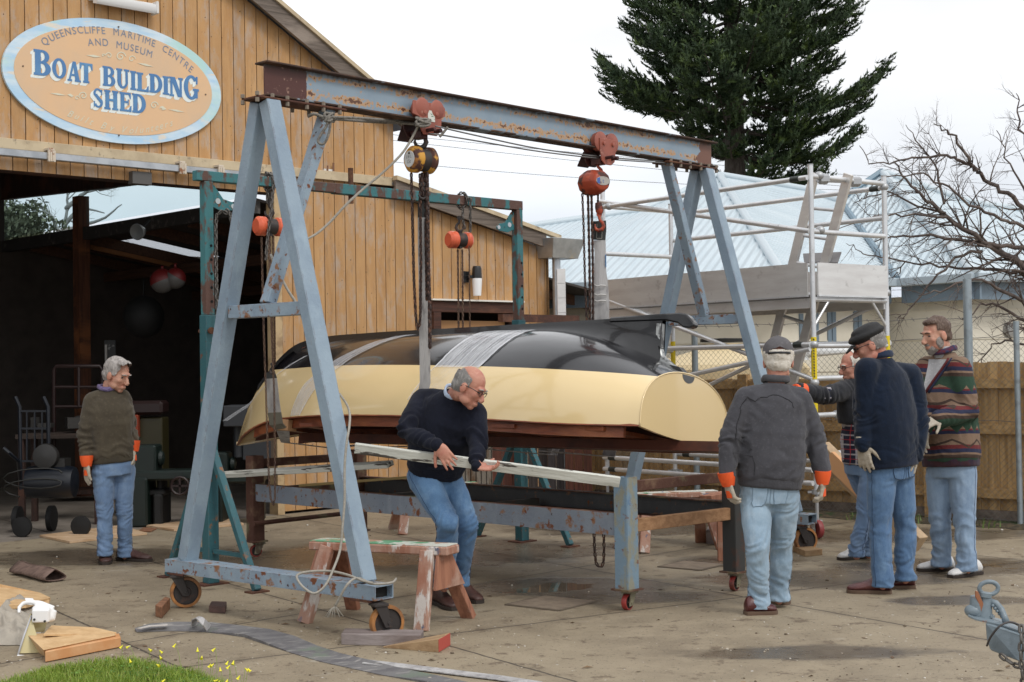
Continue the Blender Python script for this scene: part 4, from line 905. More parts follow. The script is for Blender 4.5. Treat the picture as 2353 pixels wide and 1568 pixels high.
def far_tree():
    rnd = random.Random(21); Y = 30.0; b0 = P(118,900,Y); b0.z = 0
    t = thing('bare_gum_tree', 'bare branching tree seen through the pale cyan strip inside the shed', 'tree', b0)
    m = MB(); m.tube([b0, P(118,700,Y), P(122,580,Y)], [.2,.14,.07], 8); m.build('trunk', BARKG, t, smooth=True)
    m = MB()
    for pts in ([(122,600),(140,540),(152,500),(155,450),(150,400)], [(140,545),(120,500),(90,470),(60,460)], [(145,530),(190,520),(240,500),(280,470)], [(150,480),(185,450),(220,430),(260,400)], [(122,560),(60,520),(10,480),(-30,450)], [(145,520),(170,490),(200,480),(240,490)], [(125,590),(180,560),(240,550)]):
        limb(m, pts, Y, .055, .012, rnd, 1.6, 1.4, 2)
    m.build('crown', mat('bark_hazed', (.22,.23,.23), .9), t, smooth=True)  # paler than the trunk: haze through the cyan sheet put into the colour
    t = thing('shrub', 'hazy grey green bush seen through the cyan strip at the left edge', 'shrub', P(40,900,26)*1)
    m = MB(); c0 = P(38,540,26); m2 = MB(); b1 = V((c0.x,c0.y,0)); m2.tube([b1, b1+V((0,0,2)), c0], [.12,.1,.04], 8); m2.build('stem', BARKG, t, smooth=True)
    for k in range(5200):
        v = V((rnd.gauss(0,1),rnd.gauss(0,1),rnd.gauss(0,1))); v = v.normalized()*rnd.random()**.4; f = .75+.35*mn.noise(v*2.2)
        c = c0+V((v.x*.95*f, v.y*.9*f, v.z*.85*f)); s = rnd.uniform(.03,.07); a = V((rnd.gauss(0,1),rnd.gauss(0,1),rnd.gauss(0,1))).normalized()*s; b_ = a.cross(V((0.3,.5,1))).normalized()*s*.5
        m.add([c-a, c+b_, c+a*1.2, c-b_], [(0,1,2,3)])
    m.build('foliage', mat('hazed_green', (.17,.20,.13), .7, layers=[((.11,.13,.08), 3, .4, .6)], world=True), t, recalc=False)  # leaf greens paled, haze put into the colour as well
far_tree()
# grass patch in the near left corner
def top_edge(px):
    K = [(-400,1616),(0,1580),(60,1562),(130,1542),(230,1526),(300,1523),(360,1532),(430,1550),(500,1576),(580,1620),(700,1700)]
    for (x0,y0),(x1,y1) in zip(K, K[1:]):
        if px <= x1: return y0+(y1-y0)*(px-x0)/(x1-x0)
    return 1700
rnd = random.Random(2)
soil = MB(); ring = [G(x, top_edge(x)+3) for x in range(-400, 701, 50)]; low = [G(700,1900), G(-400,1900)]
soil.add([p+V((0,0,.006)) for p in ring+low], [tuple(range(len(ring)+2))])
tag(soil.build('turf', mat('turf_soil', (.05,.07,.02), .9, layers=[((.09,.12,.02), 14, .4, .6)]), M=Matrix.Identity(4)), kind='structure')
gm = MB(); n = 0
for k in range(26000):
    px = rnd.uniform(-60, 700); y0 = top_edge(px); py = y0+(rnd.random()**1.25)*(1760-y0)
    if py > 1790: continue
    c = G(px, py); edge = min(1, (py-y0)/30)
    h = rnd.uniform(.03,.095)*(.55+.45*edge)*(1+.5*mn.noise(c*3)); a = rnd.random()*6.283; w = rnd.uniform(.0018,.0042)
    s = V((cos(a),sin(a),0)); l = V((cos(a+1.5+rnd.gauss(0,.4)),sin(a+1.5+rnd.gauss(0,.4)),0))*h*rnd.uniform(.15,.9)
    gm.add([c-s*w, c+s*w, c+s*w*.7+l*.4+V((0,0,h*.65)), c-s*w*.7+l*.4+V((0,0,h*.65)), c+l+V((0,0,h))], [(0,1,2,3),(3,2,4)])
def gmat():
    m, nt, b, out = base_mat('grass_blades'); g = nd(nt, 'ShaderNodeNewGeometry'); ps = g.outputs['Position']
    c = mixc(nt, noise_f(nt, ps, 3, 4, .6, .35, .65), (.27,.385,.05), (.16,.25,.035)); c = mixc(nt, noise_f(nt, ps, 60, 2, .5, .5, .75), c, (.46,.52,.10))
    c = mixc(nt, noise_f(nt, ps, 33, 2, .5, .62, .7), c, (.42,.36,.14)); lk(nt, c, b.inputs['Base Color']); b.inputs['Roughness'].default_value = .5
    t = nd(nt, 'ShaderNodeBsdfTranslucent'); lk(nt, c, t.inputs[0]); mx = nd(nt, 'ShaderNodeMixShader'); mx.inputs[0].default_value = .4; lk(nt, b.outputs[0], mx.inputs[1]); lk(nt, t.outputs[0], mx.inputs[2]); lk(nt, mx.outputs[0], out.inputs[0]); return m
GRS = gmat(); tag(gm.build('grass', GRS, recalc=False), 'bright green grass tuft growing in the near left corner of the yard', 'grass', kind='stuff')
cl = MB()
for k in range(2600):
    px = rnd.gauss(400, 110); y0 = top_edge(px)+12; py = y0+rnd.random()*(1740-y0)
    if px > 640 or px < 120: continue
    c = G(px, py)+V((0,0,rnd.uniform(.015,.05))); r = rnd.uniform(.008,.016)
    for j in range(3):
        a = rnd.random()+j*2.09; d = V((cos(a),sin(a),rnd.uniform(.0,.5))); s = V((-d.y,d.x,0)); cl.add([c, c+d*r*.8+s*r*.6, c+d*r*1.15, c+d*r*.8-s*r*.6], [(0,1,2,3)])
tag(cl.build('clover', mat('clover_green', (.06,.17,.022), .5, layers=[((.13,.26,.03), 20, .45, .6)], world=True), recalc=False), 'low clover leaves mixed into the right part of the grass', 'clover', kind='stuff')
fm = MB(); fs = MB()
FL = [(1100,1235),(1165,1240),(1330,1265),(1430,1280),(1430,1330),(1575,1220),(1770,1255),(1930,1260),(1810,1330),(1400,1405),(1160,1358),(1890,1400),(1970,1430),(2045,1375),(2095,1372),(2060,1415),(2195,1440),(2150,1505),(1970,1550),(2040,1540),(1480,1540),(1915,1400),(2220,1440),(1955,1545)]
for (zx, zy) in FL:
    px, py = zx*.2565, 1166.2+zy*.2565; base = G(px+rnd.uniform(-12,14), max(py+rnd.uniform(34,52), top_edge(px)+6) if px < 560 else py+48); Yd = base.y; tip = P(px, py, Yd)
    if tip.z < .02: tip.z = .03
    fs.tube([base, base.lerp(tip, .5)+V((.004,0,.012)), tip], .0011, 4)
    d = V((rnd.uniform(-.7,.8), -.2, -rnd.uniform(.1,.9))).normalized()
    fm.lathe([(.0015,0),(.003,.006),(.0055,.017),(.009,.022)], tip, d, 7)
tag(fs.build('flower_stems', mat('stem_green', (.24,.34,.06), .5)), 'thin pale green flower stalks rising from the grass', 'stalks', kind='stuff')
tag(fm.build('yellow_flowers', mat('flower_yellow', (.80,.72,.03), .5)), 'small yellow trumpet flowers nodding above the grass edge', 'flowers', kind='stuff')
# ================= steel gantries =================
BG = (.245,.318,.385)
GREYB = paint_rust('gantry_paint', BG, .69); GREYB2 = paint_rust('gantry_paint_rusty', BG, .56); 
RUSTM = mat('rust_flange', (.05,.028,.02), .85, layers=[((.11,.055,.03), 6, .5, .65), ((.20,.24,.28), 4, .60, .64)], bump=(30,.4))
RUSTP = mat('rust_plate', (.085,.03,.018), .85, layers=[((.16,.07,.03), 9, .5, .65), (RUSTD, 5, .5, .7)], bump=(30,.4))
def flat(p): return V((p.x, p.y, 0))
zb0 = .24; zb1 = .325
gN = flat(G(883,1378,zb0)); gF = flat(G(400,1311,zb0)); gb = (gF-gN); gbl = gb.length; gbd = gb.normalized()
hN = flat(G(1867,1205,zb0)); cL = gN+gb/2; cR = hN+gb/2; gbeam = (cR-cL).normalized(); ZBT = 3.57; ZBB = 3.345
def on(a, b, px, py): d = (b-a).normalized(); return hit(px, py, flat(a), V((-d.y,d.x,0)))
def rust_web():
    if 'web' in _matn: return _matn['web']
    m, nt, b, out = base_mat('beam_web'); tc = nd(nt, 'ShaderNodeTexCoord'); o = tc.outputs['Object']; sx = nd(nt, 'ShaderNodeSeparateXYZ'); lk(nt, o, sx.inputs[0]); x, z = sx.outputs[0], sx.outputs[2]
    c = mixc(nt, noise_f(nt, o, 3, 4, .6, .4, .7), BG, (BG[0]*.85,BG[1]*.87,BG[2]*.9))
    def band(z0, wdt):  # 1 near height z0
        q = mathn(nt, 'DIVIDE', mathn(nt, 'ABSOLUTE', mathn(nt, 'SUBTRACT', z, z0)), wdt); return mathn(nt, 'SUBTRACT', 1.0, mathn(nt, 'MINIMUM', q, 1.0))
    prof_ = mathn(nt, 'ADD', mathn(nt, 'MULTIPLY', band(-.045, .045), .16), mathn(nt, 'MULTIPLY', band(.07, .035), .13))
    sp = noise_f(nt, o, 34, 5, .6, 0, 1); lo = noise_f(nt, mapv(nt, o, (1,1,2.5)), 2.2, 5, .65, 0, 1)
    s = mathn(nt, 'ADD', mathn(nt, 'ADD', mathn(nt, 'MULTIPLY', sp, .55), mathn(nt, 'MULTIPLY', lo, .45)), prof_)
    f1 = nd(nt, 'ShaderNodeMapRange'); lk(nt, s, f1.inputs[0]); f1.inputs[1].default_value = .575; f1.inputs[2].default_value = .64
    f2 = nd(nt, 'ShaderNodeMapRange'); lk(nt, s, f2.inputs[0]); f2.inputs[1].default_value = .665; f2.inputs[2].default_value = .70
    c = mixc(nt, mathn(nt, 'MULTIPLY', f1.outputs[0], .85), c, (.50,.27,.10)); c = mixc(nt, f2.outputs[0], c, (.11,.045,.025))
    # bare rusted end and darker upper strip
    e = mathn(nt, 'ADD', x, mathn(nt, 'MULTIPLY', sp, .03)); fe = mathn(nt, 'LESS_THAN', e, -2.13)
    c = mixc(nt, fe, c, mixc(nt, noise_f(nt, o, 25, 4, .6, .62, .7), (.075,.022,.016), (.36,.22,.16)))
    fr = mathn(nt, 'GREATER_THAN', mathn(nt, 'ADD', x, mathn(nt, 'MULTIPLY', lo, .25)), 2.42); c = mixc(nt, fr, c, (.16,.07,.045))
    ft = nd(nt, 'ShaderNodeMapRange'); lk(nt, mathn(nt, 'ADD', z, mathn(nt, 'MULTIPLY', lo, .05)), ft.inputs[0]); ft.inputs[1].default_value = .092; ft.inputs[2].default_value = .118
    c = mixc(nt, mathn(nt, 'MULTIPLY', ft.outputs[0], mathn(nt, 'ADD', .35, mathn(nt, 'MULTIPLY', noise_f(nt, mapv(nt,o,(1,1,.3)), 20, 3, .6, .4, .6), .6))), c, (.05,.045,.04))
    lk(nt, c, b.inputs['Base Color']); b.inputs['Roughness'].default_value = .5; bumpn(nt, b, sp, .2, .004); _matn['web'] = m; return m
def lmat(o_, dirx):  # local frame with x along dirx (horizontal)
    d = V(dirx).normalized(); return Matrix(((d.x,-d.y,0,o_.x),(d.y,d.x,0,o_.y),(0,0,1,o_.z),(0,0,0,1)))
TYO = mat('tyre_orange', (.42,.18,.05), .5, layers=[((.20,.09,.035), 8, .42, .62)]); TYR = mat('tyre_red', (.30,.035,.03), .45, layers=[((.12,.04,.03), 8, .5, .65)]); CAST = mat('caster_dark', (.03,.024,.022), .55, layers=[((.09,.045,.03), 9, .55, .65)])
def caster(parent, c, ang, r, w, ztop, tyre, forkm=None, lean=.04, name='castor'):
    """castor wheel touching the ground at c; axle direction = ang"""
    ax = V((cos(ang), sin(ang), 0)); fw = V((-ax.y, ax.x, 0)); c = flat(c)+V((0,0,r)); 
    f = MB(); top = flat(c)+fw*lean+V((0,0,ztop))
    for s in (-1, 1):
        p = c+ax*s*(w/2+.008); q = top+ax*s*(w/2+.008); f.prism([p-fw*.022+V((0,0,-.025)), p+fw*.022+V((0,0,-.025)), q+fw*.04+V((0,0,-.012)), q-fw*.04+V((0,0,-.012))], ax*s*.006)
    f.cyl(c-ax*(w/2+.02), c+ax*(w/2+.02), .010, 10); f.box(top+V((0,0,-.012)), (w+.05,.09,.016), Matrix.Rotation(ang,3,'Z')); f.cyl(top+V((0,0,-.02)), top+V((0,0,0)), .035, 14)
    fo = f.build(name, forkm or CAST, parent, bevel=.002)
    m = MB(); m.lathe([(r*.80,-w/2),(r*.97,-w/2),(r,-w*.3),(r,w*.3),(r*.97,w/2),(r*.80,w/2),(r*.80,-w/2)], c, ax, 32); m.build('tyre', tyre, fo, smooth=.6)
    m = MB(); m.lathe([(.01,-w*.42),(r*.30,-w*.42),(r*.34,-w*.2),(r*.74,-w*.22),(r*.80,-w*.42),(r*.805,-w*.42),(r*.805,w*.42),(r*.74,w*.22),(r*.34,w*.2),(r*.30,w*.42),(.01,w*.42)], c, ax, 28); m.build('rim', CAST, fo, smooth=.6)
    return fo
gantry = thing('gantry_crane', 'tall wheeled A-frame gantry of rusty pale blue steel beams standing over the boat', 'gantry', cL)
bx0 = -.13; blen = (cR-cL).length
bc = (cL+cR)/2+gbeam*.07; GM = lmat(V((bc.x,bc.y,(ZBT+ZBB)/2)), gbeam); hl = blen/2+.10
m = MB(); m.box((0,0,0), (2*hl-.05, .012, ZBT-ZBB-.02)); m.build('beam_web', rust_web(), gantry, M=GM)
for z, nm in (((ZBT-ZBB)/2-.006,'beam_flange'), (-(ZBT-ZBB)/2+.006,'beam_flange')):
    m = MB(); m.box((0,0,z), (2*hl, .13, .013)); m.build(nm, RUSTM, gantry, M=GM, bevel=.003)
def aframe(c, sgn):
    N = c-gbd*gbl/2; Fp = c+gbd*gbl/2
    m = MB(); w = .15; h = zb1-zb0; t_ = .008; a = N+V((0,0,(zb0+zb1)/2)); b_ = Fp+V((0,0,(zb0+zb1)/2))
    for (x, y, ww, hh) in ((0,h/2-t_/2,w,t_),(0,-h/2+t_/2,w,t_),(w/2-t_/2,0,t_,h-2*t_),(-w/2+t_/2,0,t_,h-2*t_)): m.prof(a, b_, [(x-ww/2,y-hh/2),(x+ww/2,y-hh/2),(x+ww/2,y+hh/2),(x-ww/2,y+hh/2)])
    m.build('base_bar', GREYB2, gantry)
    m = MB(); m.box(a+gbd*.06, (.03,w-.02,h-.02), Matrix.Rotation(atan2(gbd.y,gbd.x),3,'Z')); m.build('bar_hollow', mat('hollow_dark', (.008,.007,.006), .9), gantry)
    ap = c+V((0,0,ZBB-.035))
    feet = [N+gbd*.16+V((0,0,zb1+.001)), Fp-gbd*.16+V((0,0,zb1+.001))]; aps = [ap-gbd*.045, ap+gbd*.045]
    m = MB(); 
    for f_, q in zip(feet, aps): m = MB(); m.bar(f_, q, .092, .112, up=gbeam); m.build('leg', GREYB, gantry, bevel=.006)
    zc = 1.98; k = (zc-zb1)/(ap.z-zb1); p0 = feet[0].lerp(aps[0], k); p1 = feet[1].lerp(aps[1], k); d = (p1-p0).normalized()
    m = MB(); m.bar(p0+d*.05, p1-d*.05, .07, .085); m.build('cross_bar', GREYB2, gantry, bevel=.004)
    mid = (p0+p1)/2+V((0,0,.04)); tp = c+gbeam*sgn*.52+V((0,0,ZBB-.012)); m = MB(); m.bar(mid, tp, .075, .085, up=gbd); m.build('brace', GREYB2, gantry, bevel=.005)
    # top plate with bolts
    PM = lmat(V((c.x,c.y,ZBB-.02)), gbeam); m = MB(); m.box((sgn*.245,0,0), (.73,.18,.014)); m.build('top_plate', RUSTP, gantry, M=PM, bevel=.003)
    m = MB()
    for x in (-.12, .0, .12, .28, .42, .56):
        for y in (-.075, .075): m.lathe([(.012,-.035),(.014,-.034),(.014,-.008),(.012,-.007)], (sgn*x,y,0), (0,0,1), 6); m.lathe([(.011,.007),(.014,.008),(.014,.03),(.011,.032)], (sgn*x,y,0), (0,0,1), 6)
    m.build('bolts', mat('bolt', (.22,.18,.14), .6, .4), gantry, M=PM)
    for p in (N+gbd*.12, Fp-gbd*.12):
        m = MB(); m.box(p+V((0,0,zb0-.007)), (.17,.17,.012), Matrix.Rotation(atan2(gbd.y,gbd.x),3,'Z')); m.build('castor_plate', RUSTP, gantry)
aframe(cL, 1); aframe(cR, -1)
ca = atan2(gbd.y, gbd.x)
caster(gantry, gN+gbd*.05+V((.05,-.03,0)), radians(-62), .105, .05, zb0-.012, TYO, lean=-.05)
caster(gantry, gF-gbd*.13, radians(-72), .105, .05, zb0-.012, TYO, lean=-.06)
caster(gantry, cR-gbd*(gbl/2-.07), radians(-70), .105, .05, zb0-.012, TYO, lean=-.05)
caster(gantry, cR+gbd*(gbl/2-.12), radians(-60), .105, .05, zb0-.012, TYO, lean=-.05)
# ---- teal gantry ----
TEAL = paint_rust('teal_paint', (.035,.17,.19), .545, rough=.6); TEALR = mat('teal_worn', (.105,.055,.042), .75, layers=[((.045,.17,.185), 9, .47, .53, (1,1,.5), 9), ((.16,.10,.08), 18, .6, .7)], bump=(30,.3))
TEALD = paint_rust('teal_deep', (.03,.115,.135), .60, rough=.5)
tL = flat(G(485,1343)); tR = flat(G(1200,1245)); td = (tR-tL).normalized(); tn = V((-td.y,td.x,0))
ZTT = 3.105; tg = thing('teal_gantry', 'worn teal steel lifting frame with tripod posts behind the boat', 'gantry', tL)
m = MB(); a = tL-td*.10+V((0,0,ZTT-.04)); b_ = tR+td*.04+V((0,0,ZTT-.04))
mid = a.lerp(b_, .38); m.bar(a, mid, .07, .075); m.build('top_beam', TEALR, tg, bevel=.004); m = MB(); m.bar(mid-td*.01+V((0,0,-.002)), b_, .078, .083); m.build('top_beam', TEALR, tg, bevel=.004)
for f in (.43, .67):
    m = MB(); q = a.lerp(b_, f); m.cyl(q+V((0,0,-.11)), q+V((0,0,.18)), .022, 10); m.build('stub_pipe', RUSTP, tg, smooth=.7)
for p, s in ((tL,1),(tR,-1)):
    m = MB(); m.bar(p+V((0,0,.012)), p+V((0,0,2.02)), .092, .092, up=td); m.build('outer_post', TEALD, tg, bevel=.004)
    m = MB(); m.bar(p+V((0,0,2.02)), p+V((0,0,ZTT-.08)), .075, .075, up=td); m.build('inner_post', TEALR, tg, bevel=.004)
    m = MB(); 
    k = 2.12
    while k < 2.62:
        q = p-tn*.036+td*.012+V((0,0,k)); m.cyl(q, q-tn*.004, .011, 12); k += .105
    m.build('pin_hole', mat('hole_black', (.004,.004,.004), .9), tg)
    m = MB(); q = p+V((0,0,1.90)); m.cyl(q-tn*.08-td*.02, q+tn*.08-td*.02, .016, 10); m.cyl(q-tn*.085-td*.02, q-tn*.07-td*.02, .026, 12); m.build('lock_pin', RUSTP, tg, smooth=.7)
    # corner gusset with an eye
    m = MB(); z0 = ZTT-.20; c = p+V((0,0,z0)); pts = [(.038,.10),(.07,.10),(.15,.0),(.235,-.02),(.26,-.05),(.25,-.08),(.12,-.09),(.038,-.06)]
    m.prism([c+td*s*x+V((0,0,y)) for x, y in pts], tn*.012); m.build('gusset', TEAL, tg, bevel=.002)
    m = MB(); 
    for x, y, rr in ((.235,-.05,.018), (.10,-.02,.022)): m.cyl(c+td*s*x+V((0,0,y))-tn*.004, c+td*s*x+V((0,0,y))+tn*.016, rr, 14)
    m.build('eye_hole', mat('hole_sky', (.45,.50,.52), .9) if s == 1 else mat('hole_sky2', (.5,.55,.6), .9), tg)
    m = MB(); m.box(p+V((0,0,.006)), (.22,.16,.012), Matrix.Rotation(atan2(td.y,td.x),3,'Z')); m.build('base_plate', RUSTP, tg)
    for sg in (-1, 1):
        ft = p+tn*sg*.60; m = MB(); m.bar(ft+V((0,0,.012)), p+tn*sg*.045+V((0,0,1.0)), .055, .055, up=td); m.build('stay', TEALD, tg, bevel=.006)
        m = MB(); m.box(ft+V((0,0,.006)), (.15,.10,.012), Matrix.Rotation(atan2(td.y,td.x),3,'Z')); m.build('foot_plate', RUSTP, tg)
        m = MB(); m.bar(p+tn*sg*.05+V((0,0,.25)), p.lerp(ft,.76)+V((0,0,.25)), .03, .03); m.build('tie', TEALD, tg)
# ================= chains, hoists, slings =================
def chain_mb(m, pts, L, r, wd=None):
    """real interlocked links along a polyline; L link outer length, r wire radius"""
    wd = wd or L*.62; P3 = [V(p) for p in pts]; acc = [0]
    for i in range(1, len(P3)): acc.append(acc[-1]+(P3[i]-P3[i-1]).length)
    pit = L-2*r; n = max(1, int(acc[-1]/pit)); 
    for k in range(n):
        s = (k+.5)*acc[-1]/n; i = max(j for j in range(len(acc)-1) if acc[j] <= s); c = P3[i].lerp(P3[i+1], (s-acc[i])/max(1e-9, acc[i+1]-acc[i])); d = (P3[i+1]-P3[i]).normalized()
        s1 = d.cross(V((.6,.8,0))); s1 = s1.normalized() if s1.length > .1 else V((1,0,0)); s2 = d.cross(s1)
        if k % 2: s1 = s2
        hx = L/2-wd/2; ring = []
        for j in range(5): a = pi*j/4-pi/2; ring.append(c+d*(hx+cos(a)*(wd/2-r))+s1*sin(a)*(wd/2-r))
        for j in range(5): a = pi*j/4+pi/2; ring.append(c+d*(-hx+cos(a)*(wd/2-r))+s1*sin(a)*(wd/2-r))
        m.tube(ring, r, 5, closed=True)
CH = mat('chain_rust', (.045,.028,.024), .6, .4, layers=[((.13,.06,.035), 30, .5, .65)]); CHG = mat('chain_grey', (.13,.12,.11), .5, .6, layers=[((.05,.045,.04), 25, .5, .65)]); CHL = mat('chain_light_rust', (.15,.09,.06), .6, .4, layers=[((.06,.035,.03), 25, .5, .65)])
def chain(name, pts, L, r, mt, parent): m = MB(); chain_mb(m, pts, L, r); return m.build(name, mt, parent, smooth=True)
def hook(name, parent, c, s, mt, ang=0.0, flip=1):
    """c = eye centre, s = size; hook hangs below"""
    ex = V((cos(ang), sin(ang), 0)); m = MB(); pts = []; rs = []
    path = [(0,0,.22),(0,-.25,.2),(.05,-.45,.2),(.28,-.68,.22),(.36,-.98,.26),(.22,-1.25,.28),(-.05,-1.35,.26),(-.3,-1.22,.22),(-.40,-.98,.16),(-.36,-.8,.08)]
    for x, y, r in path: pts.append(c+ex*x*s*flip+V((0,0,y*s))); rs.append(r*s*.62)
    m.tube(pts, rs, 8); m.lathe([(s*.08,-s*.1),(s*.24,-s*.1),(s*.24,s*.1),(s*.08,s*.1)], c+V((0,0,s*.05)), (0,1,0), 12); return m.build(name, mt, parent, smooth=.9)
OR = mat('hoist_orange', (.72,.13,.055), .38, layers=[((.55,.09,.04), 6, .5, .7), ((.30,.08,.04), 17, .66, .70)], coat=.2)
def drum(parent, name, c, ax, r, x0, x1, mt, bev=.35):
    m = MB(); L = x1-x0; e = min(L*bev, r*.25); m.lathe([(.005,x0),(r*.72,x0),(r*.74,x0+.003),(r-e,x0),(r,x0+e),(r,x1-e),(r-e,x1),(.005,x1)], c, ax, 32, up=(0,0,1)); return m.build(name, mt, parent, smooth=.5)
# --- two orange hoists on the teal frame ---
def beam_wrap(m, c, d, n, r1, L, r):
    pts = [c+n*cos(a)*r1+V((0,0,sin(a)*r1)) for a in [2*pi*k/14 for k in range(15)]]; chain_mb(m, pts, L, r)
q1 = on(tL, tR, 618, 420); q1.z = ZTT-.04; q2 = on(tL, tR, 1061, 450); q2.z = ZTT-.04
for i, (bp, ctr, hang, lb, ang) in enumerate(((q1, on(tL,tR,619,521), .0, 'orange chain hoist hanging from the teal beam beside the doorway', 38), (q2, on(tL,tR,1056,552), .0, 'orange chain hoist hanging in front of the lean-to wall', 35))):
    t = thing('chain_hoist', lb, 'hoist', V((bp.x,bp.y,ctr.z+.3)), 'chain hoists')
    m = MB(); beam_wrap(m, bp, td, tn, .068, .05, .0065)
    if i == 0:
        for dx in (-.025, .02): chain_mb(m, [bp+td*dx+V((0,0,.08)), bp+td*dx*.6+V((0,0,-.05)), bp+td*(dx*.5)+V((0,0,-.17))], .055, .007)
        chain_mb(m, [bp+tn*-.07, bp+tn*-.09-td*.05+V((0,0,-.25)), bp-tn*.09-td*.09+V((0,0,-.5)), bp-tn*.09-td*.10+V((0,0,-.62))], .05, .0065)
    else:
        chain_mb(m, [bp+V((0,0,.07))-tn*.02, bp+td*.035-tn*.07, bp+td*.04-tn*.06+V((0,0,-.28))], .05, .0065); chain_mb(m, [bp-td*.05-tn*.07+V((0,0,-.06)), bp-td*.06-tn*.07+V((0,0,-.16)), bp-td*.035-tn*.07+V((0,0,-.26))], .05, .0065)
    m.build('suspension_chain', CHG, t, smooth=True)
    hc = ctr+V((0,0,.19)); hook('top_hook', t, hc, .085, CAST, radians(20), -1 if i else 1)
    ax = V((cos(radians(ang)), sin(radians(ang)), 0)); 
    drum(t, 'drum', ctr-ax*.035, ax, .076, -.085, .01, OR); drum(t, 'cover', ctr, ax, .074, .045, .115, OR)
    m = MB(); m.lathe([(.03,-.03),(.062,-.028),(.062,.05),(.03,.052)], ctr, ax, 20, up=(0,0,1)); m.box(ctr+V((0,0,.0)), (.03,.05,.15), Matrix.Rotation(radians(ang),3,'Z')); m.build('hoist_frame', CAST, t, smooth=.6)
    if i == 0:
        m = MB(); sl = ctr-ax*.045-V((0,0,.02))+ax.cross(V((0,0,1)))*.066; m.prof(sl+V((0,0,.05)), sl-V((0,0,.05)), [(-.012,-.012),(.012,-.012),(.012,.012),(-.012,.012)]); m.build('chain_slot', mat('hole_black', (0,0,0)), t)
        h0 = ctr+V((0,0,-.07))
        low = P(627,838,11.5)
        chain('load_chain', [h0+ax*.0, h0+ax*.01+V((0,0,-.4)), low], .032, .0048, CHL, t); chain('load_chain', [h0+ax*.03, h0+ax*.035+V((0,0,-.5)), low+V((.015,0,0))], .032, .0048, CHL, t)
        y = ctr.y-.05
        hcp = [P(601,545,y),P(603,640,y),P(606,760,y),P(611,900,y),P(614,1000,y),P(618,1100,y),P(622,1145,y),P(628,1160,y),P(632,1145,y),P(632,1050,y),P(630,900,y),P(624,760,y),P(619,600,y),P(616,548,y)]
        chain('hand_chain', hcp, .032, .0036, CHL, t)
        hook('bottom_hook', t, P(625,838,11.45), .055, CAST, radians(150))
    else:
        h0 = ctr+V((0,0,-.07))
        for px, L_ in ((1052,.036),(1062,.036)): chain('load_chain', [P(px,574,ctr.y), P(px+1,660,ctr.y), P(px+2,800,ctr.y)], L_, .005, CHL, t)
        chain('hand_chain', [P(1078,560,ctr.y),P(1079,660,ctr.y),P(1080,800,ctr.y)], .028, .003, CHL, t)
# chain hanging loose beside the teal left post
t = thing('hanging_chain', 'grey chain hanging down along the left teal post', 'chain', tL+V((0,0,1)))
y = tL.y-.08; m = MB(); chain_mb(m, [P(523,492,y),P(515,487,y),P(506,488,y),P(498,497,y),P(496,520,y),P(497,620,y),P(499,720,y),P(500,800,y),P(497,880,y),P(490,950,y)], .052, .0062); m.build('long_strand', CHG, t, smooth=True)
m = MB(); chain_mb(m, [P(519,480,y),P(529,490,y),P(530,505,y),P(533,515,y),P(537,525,y),P(541,532,y)], .045, .006); m.build('short_strand', CHG, t, smooth=True)
# --- trolleys on the blue beam ---
TR = mat('trolley_red', (.30,.085,.055), .5, layers=[((.22,.06,.04), 7, .5, .65), ((.42,.19,.14), 14, .62, .7)]); TRD = mat('trolley_dark', (.045,.012,.012), .55, layers=[((.09,.025,.02), 9, .5, .65)])
gside = V((gbeam.y,-gbeam.x,0))      # towards the camera side
if gside.y > 0: gside = -gside
b3 = on(cL, cR, 968, 270); b4 = on(cL, cR, 1378, 350)
def trolley(bp, lb, big):
    c = V((bp.x,bp.y,ZBB)); t = thing('beam_trolley', lb, 'trolley', c, 'beam trolleys'); TM = lmat(c, gbeam)
    sy = -1 if (TM.to_3x3() @ V((0,-1,0))).dot(gside) > 0 else 1
    for sd, mt in ((sy, TR), (-sy, TRD)):
        y = sd*.082
        m = MB()
        if big: pts = [(-.155,.125),(-.11,.125),(.13,.125),(.155,.10),(.155,.045),(.12,.03),(.11,-.06),(.07,-.105),(-.06,-.105),(-.10,-.05),(-.10,.015),(-.165,.03),(-.165,.10)]
        else: pts = [(-.10,.08),(.10,.08),(.10,-.02),(.085,-.10),(.04,-.13),(-.04,-.13),(-.08,-.10),(-.10,-.02)]
        m.prism([(x,y-.006,z) for x, z in pts], (0,.012,0)); m.build('side_plate', mt, t, M=TM, bevel=.003)
        for x in (-.07, .075):
            m = MB(); rr = .058 if big else .075; yy = sd*(.048 if big else .052); m.lathe([(.008,-.024),(rr,-.024),(rr+.006,.02),(rr,.024),(.008,.024)], (x,yy,.07 if big else .055), (0,sd,0), 24); 
            m.build('wheel', mt, t, M=TM, smooth=.6)
            if big:
                m = MB(); m.lathe([(.068,0),(.055,.008),(.0,.008)], (x,y+sd*.006,.115-.03), (0,sd,0), 24); m.build('wheel_boss', mt, t, M=TM, smooth=.6)
        m = MB()
        for x in (-.055,.06): m.lathe([(.016,0),(.016,.012),(.006,.014)], (x,y+sd*.006,.05 if big else .04), (0,sd,0), 8)
        m.build('bolts', mt, t, M=TM)
    if big:
        m = MB(); m.box((.012,sy*.090,.03), (.068,.003,.078)); m.build('rating_plate', mat('plate_white', (.62,.62,.56), .5, layers=[((.06,.16,.10), 30, .56, .60, (.6,1,2.5))]), t, M=TM)
    m = MB(); m.cyl((-.03,-.17,-.075),(-.03,.10,-.075), .014, 10); m.cyl((.05,-.15,-.075),(.05,.15,-.075), .016, 10); m.box((-.02,0,-.10), (.07,.10,.05)); m.prism([(-.09,-sy*.10,-.02),(-.05,-sy*.20,-.12),(.09,-sy*.20,-.12),(.12,-sy*.10,-.02)], (0,0,.012)); m.build('hanger', TRD, t, M=TM, bevel=.003)
    return t
